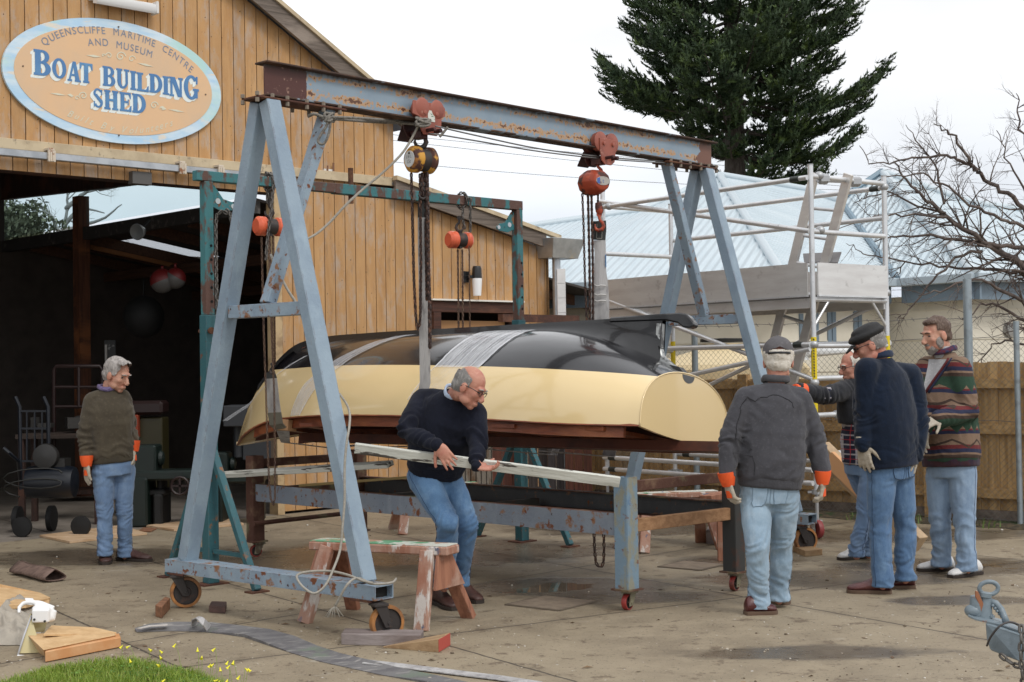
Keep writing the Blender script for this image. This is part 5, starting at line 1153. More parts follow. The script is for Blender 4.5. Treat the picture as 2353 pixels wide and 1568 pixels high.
trolley(b3, 'dull red beam trolley with white rating plate above the yellow hoist', True); trolley(b4, 'rusty red two wheel beam trolley above the red hoist', False)
# --- yellow hoist ---
YP = mat('hoist_yellow', (.56,.28,.035), .5, layers=[((.07,.025,.018), 6, .50, .54, None, 4, .7), ((.34,.14,.03), 13, .55, .65)])
t = thing('chain_hoist', 'worn yellow chain hoist with S.W.L. disc hanging under the first trolley', 'hoist', V((b3.x,b3.y,2.7)), 'chain hoists')
yc = P(967.5,368,b3.y-.02); ax = (V((cos(radians(40)), sin(radians(40)), 0))); hook('top_hook', t, yc+V((.0,0,.235)), .11, CAST, radians(15), 1)
m = MB(); m.tube([yc+V((.0,0,.235))+V((.035*cos(a),0,.045*sin(a)+.02)) for a in [2*pi*k/16 for k in range(16)]], .011, 8, closed=True); m.build('shackle', CAST, t, smooth=True)
drum(t, 'drum', yc, ax, .095, -.100, -.01, YP, .3); drum(t, 'cover', yc, ax, .095, .03, .105, YP, .3)
m = MB(); m.lathe([(.03,-.02),(.082,-.02),(.082,.045),(.03,.045)], yc, ax, 24, up=(0,0,1)); m.build('hoist_frame', CAST, t, smooth=.6)
m = MB(); m.lathe([(0,-.1035),(.058,-.1035),(.058,-.100),(0,-.100)], yc, ax, 28, up=(0,0,1)); disc = m.build('rating_disc', mat('disc_white', (.62,.64,.64), .5), t)
ey = V((0,0,1)); nx = -ax; ex = ey.cross(nx).normalized(); m = MB(); o_ = yc-ax*.1045
for txt, zz, hh in (('S.W.L.', .006, .020), ('1.5t', -.030, .026)):
    x = -sum(glyph_mesh(c, 0)[2]*hh/.7*.8+.004 for c in txt)/2
    for c_ in txt: x += put_glyph(m, c_, o_+ex*(x)+ey*zz, ex, ey, V((0,0,0)), hh, .8, 0, False)+.004
m.prism([o_+ex*a+ey*b2 for a, b2 in ((-.014,.034),(.014,.034),(.003,.05),(-.003,.05))], -ax*.0006)
m.build('disc_lettering', mat('ink', (.03,.03,.03), .6), disc)
y = yc.y
chain('hand_chain', [P(945,398,y),P(947,480,y),P(949,560,y),P(951,640,y),P(955,720,y),P(958,748,y),P(960,756,y),P(964,746,y),P(966,720,y),P(967,600,y),P(966,480,y),P(965,400,y)], .042, .0056, CH, t)
chain('load_chain', [P(981,398,y),P(983,500,y),P(984,600,y),P(987,700,y),P(988,800,y-.02)], .052, .0095, CH, t); chain('load_chain', [P(976,398,y+.02),P(978,470,y+.02),P(979,560,y+.02),P(981,690,y+.02)], .046, .0075, CH, t); chain('load_chain', [P(970,398,y),P(971,430,y),P(972,452,y)], .046, .0075, CH, t)
hook('bottom_hook', t, P(972,425,y), .075, CAST, radians(20))
# --- red hoist ---
RDM = mat('hoist_red', (.36,.055,.022), .45, layers=[((.06,.02,.015), 5, .50, .56, None, 5, .7), ((.50,.10,.04), 14, .58, .68)])
t = thing('chain_hoist', 'rusty red barrel shaped chain hoist hanging under the second trolley', 'hoist', V((b4.x,b4.y,2.6)), 'chain hoists')
rc = P(1364,420,b4.y-.05); hook('top_hook', t, P(1373,388,b4.y-.02)+V((0,0,.06)), .10, RDM, radians(0), 1)
ax = V((cos(radians(-58)), sin(radians(-58)), 0)); m = MB(); m.lathe([(.02,.13),(.075,.125),(.088,.10),(.105,.03),(.108,-.04),(.098,-.09),(.07,-.12),(.02,-.125)], rc, ax, 10, up=(0,0,1)); m.build('hoist_body', RDM, t, smooth=.6, bevel=.004)
m = MB(); o_ = rc+ax*.128; ex = V((0,0,1)).cross(ax).normalized(); ey = V((0,0,1)); m.prism([o_+ex*.066*cos(a)+ey*.036*sin(a) for a in [2*pi*k/24 for k in range(24)]], ax*.004); pl = m.build('label_plate', mat('label_worn', (.38,.36,.33), .5, layers=[((.12,.06,.04), 22, .55, .62)]), t)
m = MB(); o_ += ax*.0048; m.prism([o_+ex*x+ey*y_ for x, y_ in ((-.058,-.018),(-.030,-.026),(-.030,.026),(-.058,.018))], ax*.0004)
x = -.036
for c_ in '1 t': x += put_glyph(m, c_, o_+ex*x+ey*-.015, ex, ey, ax*.0006, .032, .9, 0, False)+.007
m.build('label_lettering', mat('label_blue', (.05,.12,.38), .5), pl)
y = rc.y
chain('hand_chain', [P(1338,445,y),P(1341,520,y),P(1344,640,y),P(1350,770,y)], .038, .0050, CH, t)
for p0, p1 in ((1351,1356),(1359,1363)): chain('load_chain', [P(p0,446,y),P((p0+p1)/2+1,600,y),P(p1,770,y)], .042, .0072, CH, t)
chain('load_chain', [P(1374,444,y),P(1374,474,y)], .036, .0058, CH, t)
m = MB(); m.tube([P(1375,466,y),P(1376,476,y),P(1378,486,y),P(1379,492,y)], [.026,.032,.032,.02], 8); m.build('hook_block', RDM, t, smooth=.8); hook('bottom_hook', t, P(1377,494,y), .095, RDM, radians(0), 1)
# --- flat slings ---
WEB = mat('webbing', (.44,.43,.425), .8, layers=[((.27,.26,.26), 3, .45, .65, (4,4,.5)), ((.20,.19,.19), 20, .55, .7, (1,1,.2))], bump=(60,.4,(1,1,.15))); WEBD = mat('webbing_dark', (.035,.037,.036), .8); WRAP = trans_mat('film_wrap', (.80,.80,.80), .25, .35)
def ribbon(m, pts, ws, th, side):
    """flat band along pts; ws widths; side = width direction(s)"""
    rings = []
    for i, p in enumerate(pts):
        d = (V(pts[min(i+1,len(pts)-1)])-V(pts[max(i-1,0)])).normalized(); s = V(side[i] if isinstance(side, list) else side); s = (s-d*s.dot(d)).normalized(); n = d.cross(s); w = ws[i]/2
        rings.append([p-s*w-n*th/2, p+s*w-n*th/2, p+s*w+n*th/2, p-s*w+n*th/2])
    m.loft(rings); return m
# ================= the upturned dinghy =================
BA = V((.8031,-.5959,0)); BB = V((.5959,.8031,0)); BC = V((.0897,10.9479,1.115)); br = radians(8.4)
bv = BB*cos(br)-V((0,0,1))*sin(br); bw = BB*sin(br)+V((0,0,1))*cos(br)
BMX = Matrix(((BA.x,bv.x,bw.x,BC.x),(BA.y,bv.y,bw.y,BC.y),(BA.z,bv.z,bw.z,BC.z),(0,0,0,1))); BMI = BMX.inverted()
TB = [(-3.154,.012),(-2.95,.15),(-2.5,.37),(-2.0,.55),(-1.4,.69),(-.7,.775),(0,.80),(.7,.755),(1.37,.62)]
TG = [(-3.154,-.185),(-2.8,-.09),(-2.4,-.02),(-1.7,.015),(-.8,.015),(0,.0),(.86,-.025),(1.37,-.02)]
TK = [(-2.54,.672),(-2.3,.728),(-1.67,.752),(-.96,.757),(-.07,.757),(.35,.745),(.75,.668),(1.19,.505),(1.44,.39)]
TS = [(0,0),(.44,.20),(.69,.44),(.856,.70),(1,1)]
TP = [(-3.154,1.15),(-2.6,1.5),(-2.0,1.9),(-1,2.3),(0,2.4),(.9,2.6),(1.4,3.1)]
TQ = [(-3.154,1.0),(-2.6,.85),(-2.0,.72),(-1,.62),(0,.60),(.9,.56),(1.4,.50)]
def hull(u, h, side=1, off=0):
    sg = -3.154+4.55*u; sk = -2.54+3.93*u; Wg = herm(sg, TG); Wk = herm(sk, TK)
    f = herm(h, TS)*(1-u)+h*u; s = sg+(sk-sg)*f; v = herm(sg, TB)*max(0, 1-h**herm(sg, TP))**herm(sg, TQ)
    return V((s, side*(v+off), Wg+(Wk-Wg)*h+(off*.8 if h > .6 else off*.2)))
HS = [0,.06,.14,.24,.34,.44,.54,.63,.71,.78,.84,.89,.93,.96,.98,.993,1.0]
NU = 72
def us(i): u = i/NU; return u**1.12
def hull_mat():
    m, nt, b, out = base_mat('hull_paint'); tc = nd(nt, 'ShaderNodeTexCoord'); o = tc.outputs['Object']; sx = nd(nt, 'ShaderNodeSeparateXYZ'); lk(nt, o, sx.inputs[0])
    w = mathn(nt, 'ADD', sx.outputs[2], mathn(nt, 'MULTIPLY', sx.outputs[0], .035)); g1 = mathn(nt, 'GREATER_THAN', w, .392)
    cr = mixc(nt, noise_f(nt, o, 1.5, 3, .5, .4, .6), (.77,.595,.32), (.75,.575,.30))
    lk(nt, mixc(nt, g1, cr, (.006,.006,.008)), b.inputs['Base Color']); b.inputs['Roughness'].default_value = .18; lk(nt, mathn(nt, 'ADD', .17, mathn(nt, 'MULTIPLY', g1, .05)), b.inputs['Roughness'])
    b.inputs['Coat Weight'].default_value = .7; b.inputs['Coat Roughness'].default_value = .07; b.inputs['Specular IOR Level'].default_value = .5
    bumpn(nt, b, noise_f(nt, mapv(nt, o, (1.2,2,2)), 2.2, 2, .4, .1, .9), .16, .02); return m
HULL = hull_mat(); KEEL = mat('keel_black', (.007,.007,.008), .25, coat=.4, bump=(3,.15,(1,1,1),.02))
boat = thing('dinghy', 'upturned wooden dinghy with glossy black bottom and cream topsides hanging in slings', 'boat', BC)
m = MB()
for side in (-1, 1):
    rings = [[hull(us(i), h, side) for h in HS] for i in range(NU+1)]; m.loft(rings, cap=False, closed=False)
o_ = m.build('hull', HULL, boat, M=BMX, smooth=True)
bm = bmesh.new(); bm.from_mesh(o_.data); bmesh.ops.remove_doubles(bm, verts=bm.verts, dist=.0015); bmesh.ops.recalc_face_normals(bm, faces=bm.faces); bm.to_mesh(o_.data); bm.free(); o_.data.polygons.foreach_set('use_smooth', [True]*len(o_.data.polygons))
RBW = wood('red_brown_wood', (.24,.062,.022), (.14,.035,.014), (.33,.11,.04), 3, (1,9,9), .45); RBD = mat('inner_red', (.12,.032,.014), .6, layers=[((.05,.016,.01), 4, .45, .65)])
m = MB()
for side in (-1, 1):
    rings = [[hull(us(i), h, side, -.022)-V((0,0,.0 if h > 0 else 0)) for h in HS[:-1]]+[V((hull(us(i),1).x, 0, hull(us(i),1).z-.02))] for i in range(3, NU)]; m.loft(rings, cap=False, closed=False)
m.build('inner_planking', RBD, boat, M=BMX, smooth=True)
# transom
tr = [hull(1, h, -1) for h in HS]+[hull(1, h, 1) for h in HS[::-1][1:]]; bt = []
p0, p1 = tr[-1], tr[0]
for k in range(1, 12): q = p0.lerp(p1, k/12); bt.append(q+V((0,0,-.045*sin(pi*k/12))))
CRM = mat('cream_gloss', (.77,.59,.315), .2, coat=.6)
m = MB(); m.prism([p+V((.004,0,0)) for p in tr+bt], (-.028,0,0)); m.build('transom', CRM, boat, M=BMX)
m = MB(); m.tube([p+V((.004,0,0)) for p in tr], .006, 5); m.build('transom_edge', CRM, boat, M=BMX, smooth=True)
c = hull(1, 1, 1); m = MB(); m.prism([V((c.x+.007, .085*cos(a), c.z-.012+.055*sin(a))) for a in [pi+pi*k/14 for k in range(15)]], (-.008,0,0)); m.build('transom_notch', mat('notch_grey', (.09,.095,.10), .35), boat, M=BMX)
m = MB(); 
for z in (.10, .05): m.cyl((c.x+.0,.0,c.z-.22-z),(c.x+.007,.0,c.z-.22-z), .006, 8)
m.build('transom_hole', mat('hole_brown', (.05,.03,.02), .8), boat, M=BMX)
# gunwale edges, inwales, thwarts
for side in (-1, 1):
    m = MB(); rings = []
    for i in range(0, NU+1, 2):
        p = hull(us(i), 0, side); rings.append([p+V((0,side*.004,-.001)), p+V((0,-side*.026,-.001)), p+V((0,-side*.026,.03)), p+V((0,-side*.01,.03))])
    m.loft(rings); m.build('gunwale', CRM if side > 0 else RBW, boat, M=BMX)
    m = MB(); rings = []
    for i in range(10, NU-1, 2):
        p = hull(us(i), 0, side); q = p+V((0,-side*.055*min(1,(i-6)/12),0)); rings.append([q+V((0,0,-.075)), q+V((0,-side*.03,-.075)), q+V((0,-side*.03,.02)), q+V((0,0,.02))])
    m.loft(rings); m.build('inwale', RBW, boat, M=BMX)
for s, w in ((-2.35,.12),(-1.75,.16),(-.4,.10),(.35,.20),(1.05,.16)):
    B = herm(s, TB)-.04; m = MB(); m.box((s,0,-.045), (w, 2*B, .028)); m.build('thwart', RBW, boat, M=BMX)
m = MB(); m.box((-.3,0,-.10), (4.0,.14,.07)); m.build('strongback', RBD, boat, M=BMX)
m = MB(); m.box((-2.05,-.50,-.045),(.13,.10,.09)); m.build('packing_block', mat('pale_wood', (.46,.26,.13), .7), boat, M=BMX)
# keel, skeg, shoe, sternpost
TT = [(-3.0,.30),(-2.87,.44),(-2.7,.60),(-2.54,.70),(-2.3,.755),(-1.67,.788),(-.96,.80),(.1,.818),(.86,.833),(1.13,.842)]
m = MB(); rings = []
for k in range(61):
    s = -2.95+(1.12+2.95)*k/60; zt = herm(s, TT); zb = zt-.11 if s < -2.3 else min(herm(s, TK)-.03, zt-.05); w = .022 if s < -2.4 else .03; w2 = .016
    if s < -2.54: zb = zt-.05
    rings.append([(s,-w,zb),(s,w,zb),(s,w2,zt),(s,-w2,zt)])
m.loft(rings); m.build('keel', KEEL, boat, M=BMX, smooth=.5)
# fairing between skeg and hull
m = MB()
for side in (-1, 1):
    rings = []
    for k in range(25):
        s = -.1+1.27*k/24; sl = s; wk = herm(s, TK); wt = min(herm(s, TT)-.012, .80); gap = max(0, wt-wk)
        r = []
        for j in range(8):
            f = j/7; r.append((sl, side*(.026+(.20*min(1,gap/.2)*min(1,max(.05,(1.17-s)/.35)))*(1-f)**2.4*.75), wk-.028*(1-f)**1.5*min(1,gap/.1)+gap*f))
        rings.append(r)
    m.loft(rings, cap=False, closed=False)
m.build('skeg', KEEL, boat, M=BMX, smooth=True)
m = MB(); pts = [(.72,.800),(1.02,.800),(1.20,.800),(1.30,.778),(1.345,.745),(1.40,.738),(1.435,.750),(1.435,.775),(1.40,.812),(1.365,.843),(1.31,.853),(.72,.838)]
m.prism([(x,-.036,z) for x, z in pts], (0,.072,0)); m.build('keel_shoe', KEEL, boat, M=BMX, bevel=.01)
m = MB(); m.prism([(1.118,-.028,.785),(1.165,-.028,.785),(1.165,-.028,.60),(1.185,-.028,.545),(1.30,-.028,.462),(1.27,-.028,.43),(1.118,-.028,.50)], (0,.056,0)); m.build('stern_band', mat('band_metal', (.42,.43,.42), .35, .6, layers=[((.12,.12,.12), 14, .5, .6)]), boat, M=BMX, bevel=.006)
m = MB(); m.cyl((1.15,-.031,.60),(1.15,.031,.60), .016, 12); m.build('band_hole', mat('hole_black', (0,0,0)), boat, M=BMX)
m = MB(); m.prism([(1.25,-.035,.478),(1.30,-.035,.452),(1.39,-.035,.392),(1.39,-.035,.404),(1.33,-.035,.462)], (0,.07,0)); m.build('heel_strap', mat('dark_strap', (.02,.02,.02), .4), boat, M=BMX)
# clear film wrapped over the hull
def film_mat(nm, dens):
    m, nt, b, out = base_mat(nm); tc = nd(nt, 'ShaderNodeTexCoord'); uv = tc.outputs['UV']; b.inputs['Base Color'].default_value = (.78,.80,.84,1); b.inputs['Roughness'].default_value = .22
    st = noise_f(nt, mapv(nt, uv, (26,1.2,1)), 1, 5, .65, .25, .75); cr = noise_f(nt, tc.outputs['Object'], 9, 4, .6, .3, .7)
    s = nd(nt, 'ShaderNodeSeparateXYZ'); lk(nt, uv, s.inputs[0]); e = mathn(nt, 'MINIMUM', s.outputs[0], mathn(nt, 'SUBTRACT', 1.0, s.outputs[0])); ed = nd(nt, 'ShaderNodeMapRange'); lk(nt, e, ed.inputs[0]); ed.inputs[1].default_value = .0; ed.inputs[2].default_value = .05; ed.inputs[3].default_value = .45; ed.inputs[4].default_value = 0
    f = mathn(nt, 'ADD', mathn(nt, 'ADD', mathn(nt, 'MULTIPLY', st, dens), mathn(nt, 'MULTIPLY', cr, .12)), ed.outputs[0]); f.node.use_clamp = True
    t = nd(nt, 'ShaderNodeBsdfTransparent'); mx = nd(nt, 'ShaderNodeMixShader'); lk(nt, f, mx.inputs[0]); lk(nt, t.outputs[0], mx.inputs[1]); lk(nt, b.outputs[0], mx.inputs[2]); lk(nt, mx.outputs[0], out.inputs[0]); bumpn(nt, b, st, .5, .006); return m
def film(nm, pathf, wf, h0, h1, mt, lab):
    """pathf(f)->u centre, wf(f)->half width in u, f from keel (0) to gunwale (1)"""
    me = bpy.data.meshes.new(nm); vs = []; fs = []; uvs = []; NJ, NI = 26, 8
    for j in range(NJ+1):
        f = j/NJ; h = h0+(h1-h0)*f; uc = pathf(f); w = wf(f)
        for i in range(NI+1): p = hull(uc+w*(2*i/NI-1), h, -1, .007+.003*mn.noise(V((i*.9, j*.4, 2)))); vs.append(tuple(p)); uvs.append((i/NI, f))
    for j in range(NJ):
        for i in range(NI): a = j*(NI+1)+i; fs.append((a, a+1, a+NI+2, a+NI+1))
    me.from_pydata(vs, [], fs); l = me.uv_layers.new(); 
    for lp in me.loops: l.data[lp.index].uv = uvs[lp.vertex_index]
    me.materials.append(mt); me.polygons.foreach_set('use_smooth', [True]*len(fs)); o = bpy.data.objects.new(nm, me); COL.objects.link(o); setm(o, BMX, boat); tag(o, lab)
U = lambda s: (s+2.54)/3.98
film('film_wrap', lambda f: .625+.02*sin(pi*f*.7), lambda f: .058-.008*f, .997, .505, film_mat('film_a', .80), 'wide band of clear plastic film stretched over the black bottom')
film('film_wrap', lambda f: .641-.03*f, lambda f: .05-.01*f, .505, .16, film_mat('film_b', .14), 'faint lower end of the wide plastic film on the cream side')
film('film_wrap', lambda f: .345-.065*min(1,f*1.6), lambda f: .016+.012*sin(pi*f), .997, .02, film_mat('film_c', .70), 'narrow twisted band of clear plastic film near the bow')
film('film_wrap', lambda f: U(-2.08)+(U(-2.75)-U(-2.08))*f, lambda f: .007, .80, .25, film_mat('film_d', .55), 'thin strand of clear film close to the stem')
# ---- slings ----
def sling(lb, pts, ws, darkn, side, matb=WEB):
    t = thing('lifting_sling', lb, 'sling', pts[0], 'webbing slings lifting the dinghy')
    m = MB(); ribbon(m, pts[:darkn+1], ws[:darkn+1], .008, side[:darkn+1]); m.build('dark_eye', WEBD, t, bevel=.001)
    m = MB(); ribbon(m, pts[darkn:], ws[darkn:], .006, side[darkn:]); m.build('strap', matb, t, smooth=.8)
    return t
xs = V((1,0,0))
def bl(s, v, w): return BMX @ V((s, v, w))
y = b3.y
pn = [P(968,452,y),P(969,470,y),P(970,500,y),P(971,560,y+.02),P(973,640,y+.05),P(975,720,y+.10),P(976,800,y+.16),P(977,880,y+.2), bl(-.34,-.87,.02), bl(-.33,-.81,-.13), bl(-.30,0,-.16), bl(-.28,.80,-.13), bl(-.28,.90,.05)]
s_ = sling('white taped webbing sling under the yellow hoist passing down behind the stooping man', pn, [.035,.055,.062,.068,.07,.074,.076,.078,.07,.07,.07,.07,.07], 2, [xs]*8+[BA]*5)
y = b4.y
pfr = [P(1377,508,y),P(1378,525,y),P(1377,552,y),P(1379,580,y),P(1379,625,y),P(1379,650,y),P(1378,700,y),P(1378,735,y+.02), bl(.2,.95,.45), bl(.25,.86,.05), bl(.25,.80,-.13), bl(.2,0,-.16)]
s_ = sling('wide grey webbing sling with black stitched eye under the red hoist', pfr, [.11,.11,.10,.09,.10,.13,.155,.16,.16,.15,.12,.12], 2, [xs]*8+[BA]*4)
m = MB()
for (x0,y0,x1,y1) in ((1372,515,1371,548),(1384,515,1383,548),(1371,548,1383,548)): m.bar(P(x0,y0,y-.02),P(x1,y1,y-.02),.004,.003)
m.build('stitching', mat('stitch', (.35,.34,.30), .8), s_)
m = MB(); m.box(P(1392,600,y), (.006,.03,.10)); m.build('blue_tag', mat('blue_tag', (.03,.16,.38), .6), s_)
m = MB(); k = 0
for yy in (655, 676, 690): m.tube([P(1366,yy,y-.02),P(1372,yy+3,y-.03),P(1380,yy+1,y-.03),P(1392,yy+2,y-.02)], .006, 5)
m.build('torn_edge', mat('fray', (.5,.49,.47), .8), s_)
yb = 11.5
pb = [P(622,856,yb),P(623,870,yb),P(627,915,yb+.05),P(631,948,yb+.1),P(635,975,yb+.16),P(650,990,yb+.26), bl(-2.25,-.30,-.17), bl(-2.2,.2,-.17), bl(-2.1,.55,-.10), bl(-2.1,.62,.05)]
s_ = sling('grey webbing sling hooked beside the bow and passing under the dinghy', pb, [.07,.095,.10,.105,.11,.11,.09,.09,.09,.09], 1, [xs]*5+[V((.9,-.3,0))]+[BA]*4)
m = MB(); ribbon(m, [p-V((0,.006,0)) for p in pb[3:6]], [.11,.115,.115], .006, [xs,xs,V((.9,-.3,0))]); m.build('worn_sleeve', mat('sleeve_olive', (.20,.19,.155), .85), s_)
# far bow sling dropping from the right orange hoist
pz = [P(1058,800,q2.y-.1), P(1058,860,12.3), bl(-1.6,.95,.2), bl(-1.6,.80,-.08), bl(-1.6,.2,-.15)]
sling('grey sling behind the dinghy under the right orange hoist', pz, [.07]*5, 1, [xs]*2+[BA]*3)
# ================= steel cradle =================
kN, kR, kL = G(1442,1402), G(1688,1358), G(588,1280); kN.z = kR.z = kL.z = 0; kX = kR-kN; kB = kL+kX; kd = (kL-kN).normalized(); kx = kX.normalized()
STG = paint_rust('cradle_grey', (.205,.235,.275), .56, rough=.55); STB = mat('cradle_blue', (.17,.25,.32), .5, layers=[((.035,.13,.30), 4, .56, .64), ((.24,.24,.19), 9, .52, .60, (1,1,.5), 7), (RUST, 14, .60, .66), ((.35,.40,.42), 4, .60, .68)], bump=(30,.3)); STR = mat('cradle_rust', (.085,.035,.022), .8, layers=[((.17,.10,.06), 6, .5, .65), ((.16,.17,.09), 3, .55, .7)], bump=(25,.4)); STD = mat('cradle_dark', (.04,.04,.038), .7, layers=[((.09,.035,.02), 6, .55, .68)])
cradle = thing('boat_cradle', 'rusty grey and blue steel cradle frame on small red castors below the dinghy', 'cradle', kN)
zt = P(1442,1096,kN.y).z; zpl = P(1442,1352,kN.y).z; zr1 = P(1415,1181,kN.y).z; zr0 = P(1415,1232,kN.y).z
ang = atan2(kd.y, kd.x)
for p, mt in ((kN,STB),(kR,STD),(kL,STR),(kB,STR)):
    m = MB(); R = Matrix.Rotation(ang,3,'Z'); w = .105; h = (zt if p is not kR else zt-.02)-zpl; c = p+V((0,0,zpl+h/2))
    for dx, dy, a, b_ in ((0,.5,1,.1),(0,-.5,1,.1),(.5,0,.1,1),(-.5,0,.1,1)): m.box(c+R @ V((dx*w,dy*w,0)), (w*a if a > .5 else .008, w*b_ if b_ > .5 else .008, h), R)
    m.build('leg', mt, cradle)
    m = MB(); m.box(p+V((0,0,zpl-.006)), (.15,.15,.012), R); m.build('leg_plate', STR, cradle)
    caster(cradle, p, radians(-35 if p is not kL else -60), .052, .034, zpl-.014, TYR, mat('fork_zinc', (.24,.22,.15), .5, .4, layers=[((.12,.09,.06),12,.5,.6)]), lean=.03)
mR = paint_rust('cradle_far', (.06,.062,.065), .60, rough=.6)
for a, b_, mt, fl in ((kN,kL,STG,1),(kR,kB,mR,-1)):
    a_ = a+kd*.055+V((0,0,(zr0+zr1)/2)); bb = b_-kd*.055+V((0,0,(zr0+zr1)/2)); hh = (zr1-zr0)/2; t_ = .008; wd = .06
    s = 1 if kd.cross(V((0,0,1))).dot(kx) > 0 else -1     # profile x axis vs. inward
    e = -fl*s*.03
    m = MB()
    for (x0, x1, y0, y1) in ((-t_/2,t_/2,-hh,hh),):
        m.prof(a_, bb, [(x0+e,y0),(x1+e,y0),(x1+e,y1),(x0+e,y1)])
    m.build('rail_web', mt, cradle)
    m = MB(); m.prof(a_, bb, [(e-(.0 if -e > 0 else wd)+(t_/2 if -e > 0 else -t_/2), hh-t_),(e+(wd if -e > 0 else 0)+(t_/2 if -e > 0 else -t_/2), hh-t_),(e+(wd if -e > 0 else 0)+(t_/2 if -e > 0 else -t_/2), hh),(e-(.0 if -e > 0 else wd)+(t_/2 if -e > 0 else -t_/2), hh)])
    m.prof(a_, bb, [(e-(.0 if -e > 0 else wd)+(t_/2 if -e > 0 else -t_/2), -hh),(e+(wd if -e > 0 else 0)+(t_/2 if -e > 0 else -t_/2), -hh),(e+(wd if -e > 0 else 0)+(t_/2 if -e > 0 else -t_/2), -hh+t_),(e-(.0 if -e > 0 else wd)+(t_/2 if -e > 0 else -t_/2), -hh+t_)])
    m.build('rail_flange', STR, cradle)
for z, hgt, mt, w in ((P(1470,1118,kN.y).z, .068, STR, .05), ((zr0+zr1)/2-.01, .085, wood('cradle_timber', (.36,.20,.10), (.25,.13,.06), None, 3, (1,9,9)), .045)):
    m = MB(); m.bar(kN+kx*.055+V((0,0,z)), kR-kx*.055+V((0,0,z)), w, hgt); m.build('end_bar', mt, cradle, bevel=.003)
    m = MB(); m.bar(kL+kx*.055+V((0,0,z)), kB-kx*.055+V((0,0,z)), w, hgt); m.build('end_bar', STR, cradle, bevel=.003)
for f in (.45,.75):
    m = MB(); q = kN.lerp(kL, f); m.bar(q+kx*.04+V((0,0,zr0+.04)), q+kX-kx*.04+V((0,0,zr0+.04)), .05, .06); m.build('cross_member', STD, cradle)
m = MB(); m.cyl(kN.lerp(kL,.97)-kx*.1+V((0,0,.30)), kB+V((0,0,.30)), .02, 8); m.build('low_bar', STR, cradle, smooth=.7)
y = P(1378,1300,9.9).y
t = thing('loop_chain', 'rusty chain loop hanging under the cradle rail near its blue leg', 'chain', P(1378,1240,y)); chain('chain_loop', [P(1365,1225,y),P(1366,1260,y),P(1369,1292,y),P(1374,1302,y),P(1383,1303,y),P(1387,1290,y),P(1388,1260,y),P(1387,1225,y)], .042, .0052, CH, t)
# planks
PWH = mat('white_flaking', (.58,.585,.53), .6, layers=[((.42,.42,.37), 3, .5, .65, (.4,4,4)), ((.07,.06,.05), 9, .545, .575, (.35,2.2,2.2), 9), ((.30,.14,.06), 2.5, .68, .71)], bump=(12,.5,(.4,3,3)))
def plank(lb, a, b_, w, th, mt, name='plank', up=None, cat='plank'):
    d = (V(b_)-V(a)); c = (V(a)+V(b_))/2; m = MB(); L = d.length; m.box((0,0,0), (L, w, th)); dn, sd, u = frame(d, up); M_ = Matrix(((dn.x,sd.x,u.x,c.x),(dn.y,sd.y,u.y,c.y),(dn.z,sd.z,u.z,c.z),(0,0,0,1)))
    o = m.build(name, mt, M=M_, bevel=.003); return tag(o, lb, cat)
held = (P(815,1030,9.10), P(1424,1108,9.16))
plank('long white flaking plank held low by the stooping man in the dark sweater', held[0], held[1], .028, .068, PWH, up=V((0,-.35,1)))
plank('white flaking plank lying across the left end of the cradle', P(505,1092,12.35), P(897,1067,11.3), .09, .04, PWH, up=V((0,-.3,1)))
plank('thin yellowish batten lying behind the flaking plank on the cradle', P(690,1116,12.6), P(1010,1092,11.9), .05, .022, mat('yellow_batten', (.50,.36,.15), .7))
# ================= aluminium scaffold tower =================
ALU = mat('aluminium', (.72,.73,.74), .30, .55, layers=[((.58,.59,.60), 4, .4, .65, None, 5, .42), ((.45,.45,.46), 25, .62, .7)]); ALUP = mat('aluminium_sheet', (.74,.73,.71), .36, .55, layers=[((.64,.62,.60), 2, .4, .65, (1,1,6)), ((.52,.50,.48), 9, .6, .72)]); YEL2 = mat('yellow_band', (.72,.55,.01), .45); JNT = mat('joint_black', (.02,.025,.022), .5); CAS = mat('cast_alu', (.42,.43,.44), .45, .6)
sB = P(1871,850,13.0); sB.z = 0; sx_ = V((-.616,.788,0)); sy_ = V((.788,.616,0)); sLn = 2.83; sA = sB+sx_*sLn; sC = sB+sy_*1.06; sD = sA+sy_*1.0
sc = thing('scaffold_tower', 'shiny aluminium scaffold tower with platform toe boards and yellow marked legs', 'scaffold', sB)
def zat(p, py):   # height at which the vertical through p meets picture row py
    lo, hi = -1.0, 8.0
    for _ in range(40):
        mid = (lo+hi)/2
        if proj(V((p.x,p.y,mid)))[1] > py: lo = mid
        else: hi = mid
    return lo
ZT_ = {0: zat(sA,440), 1: zat(sB,379), 2: zat(sC,405), 3: zat(sD,470)}
zp_top = zat(sB,604); zp_bot = zat(sB,680); R_ = .025
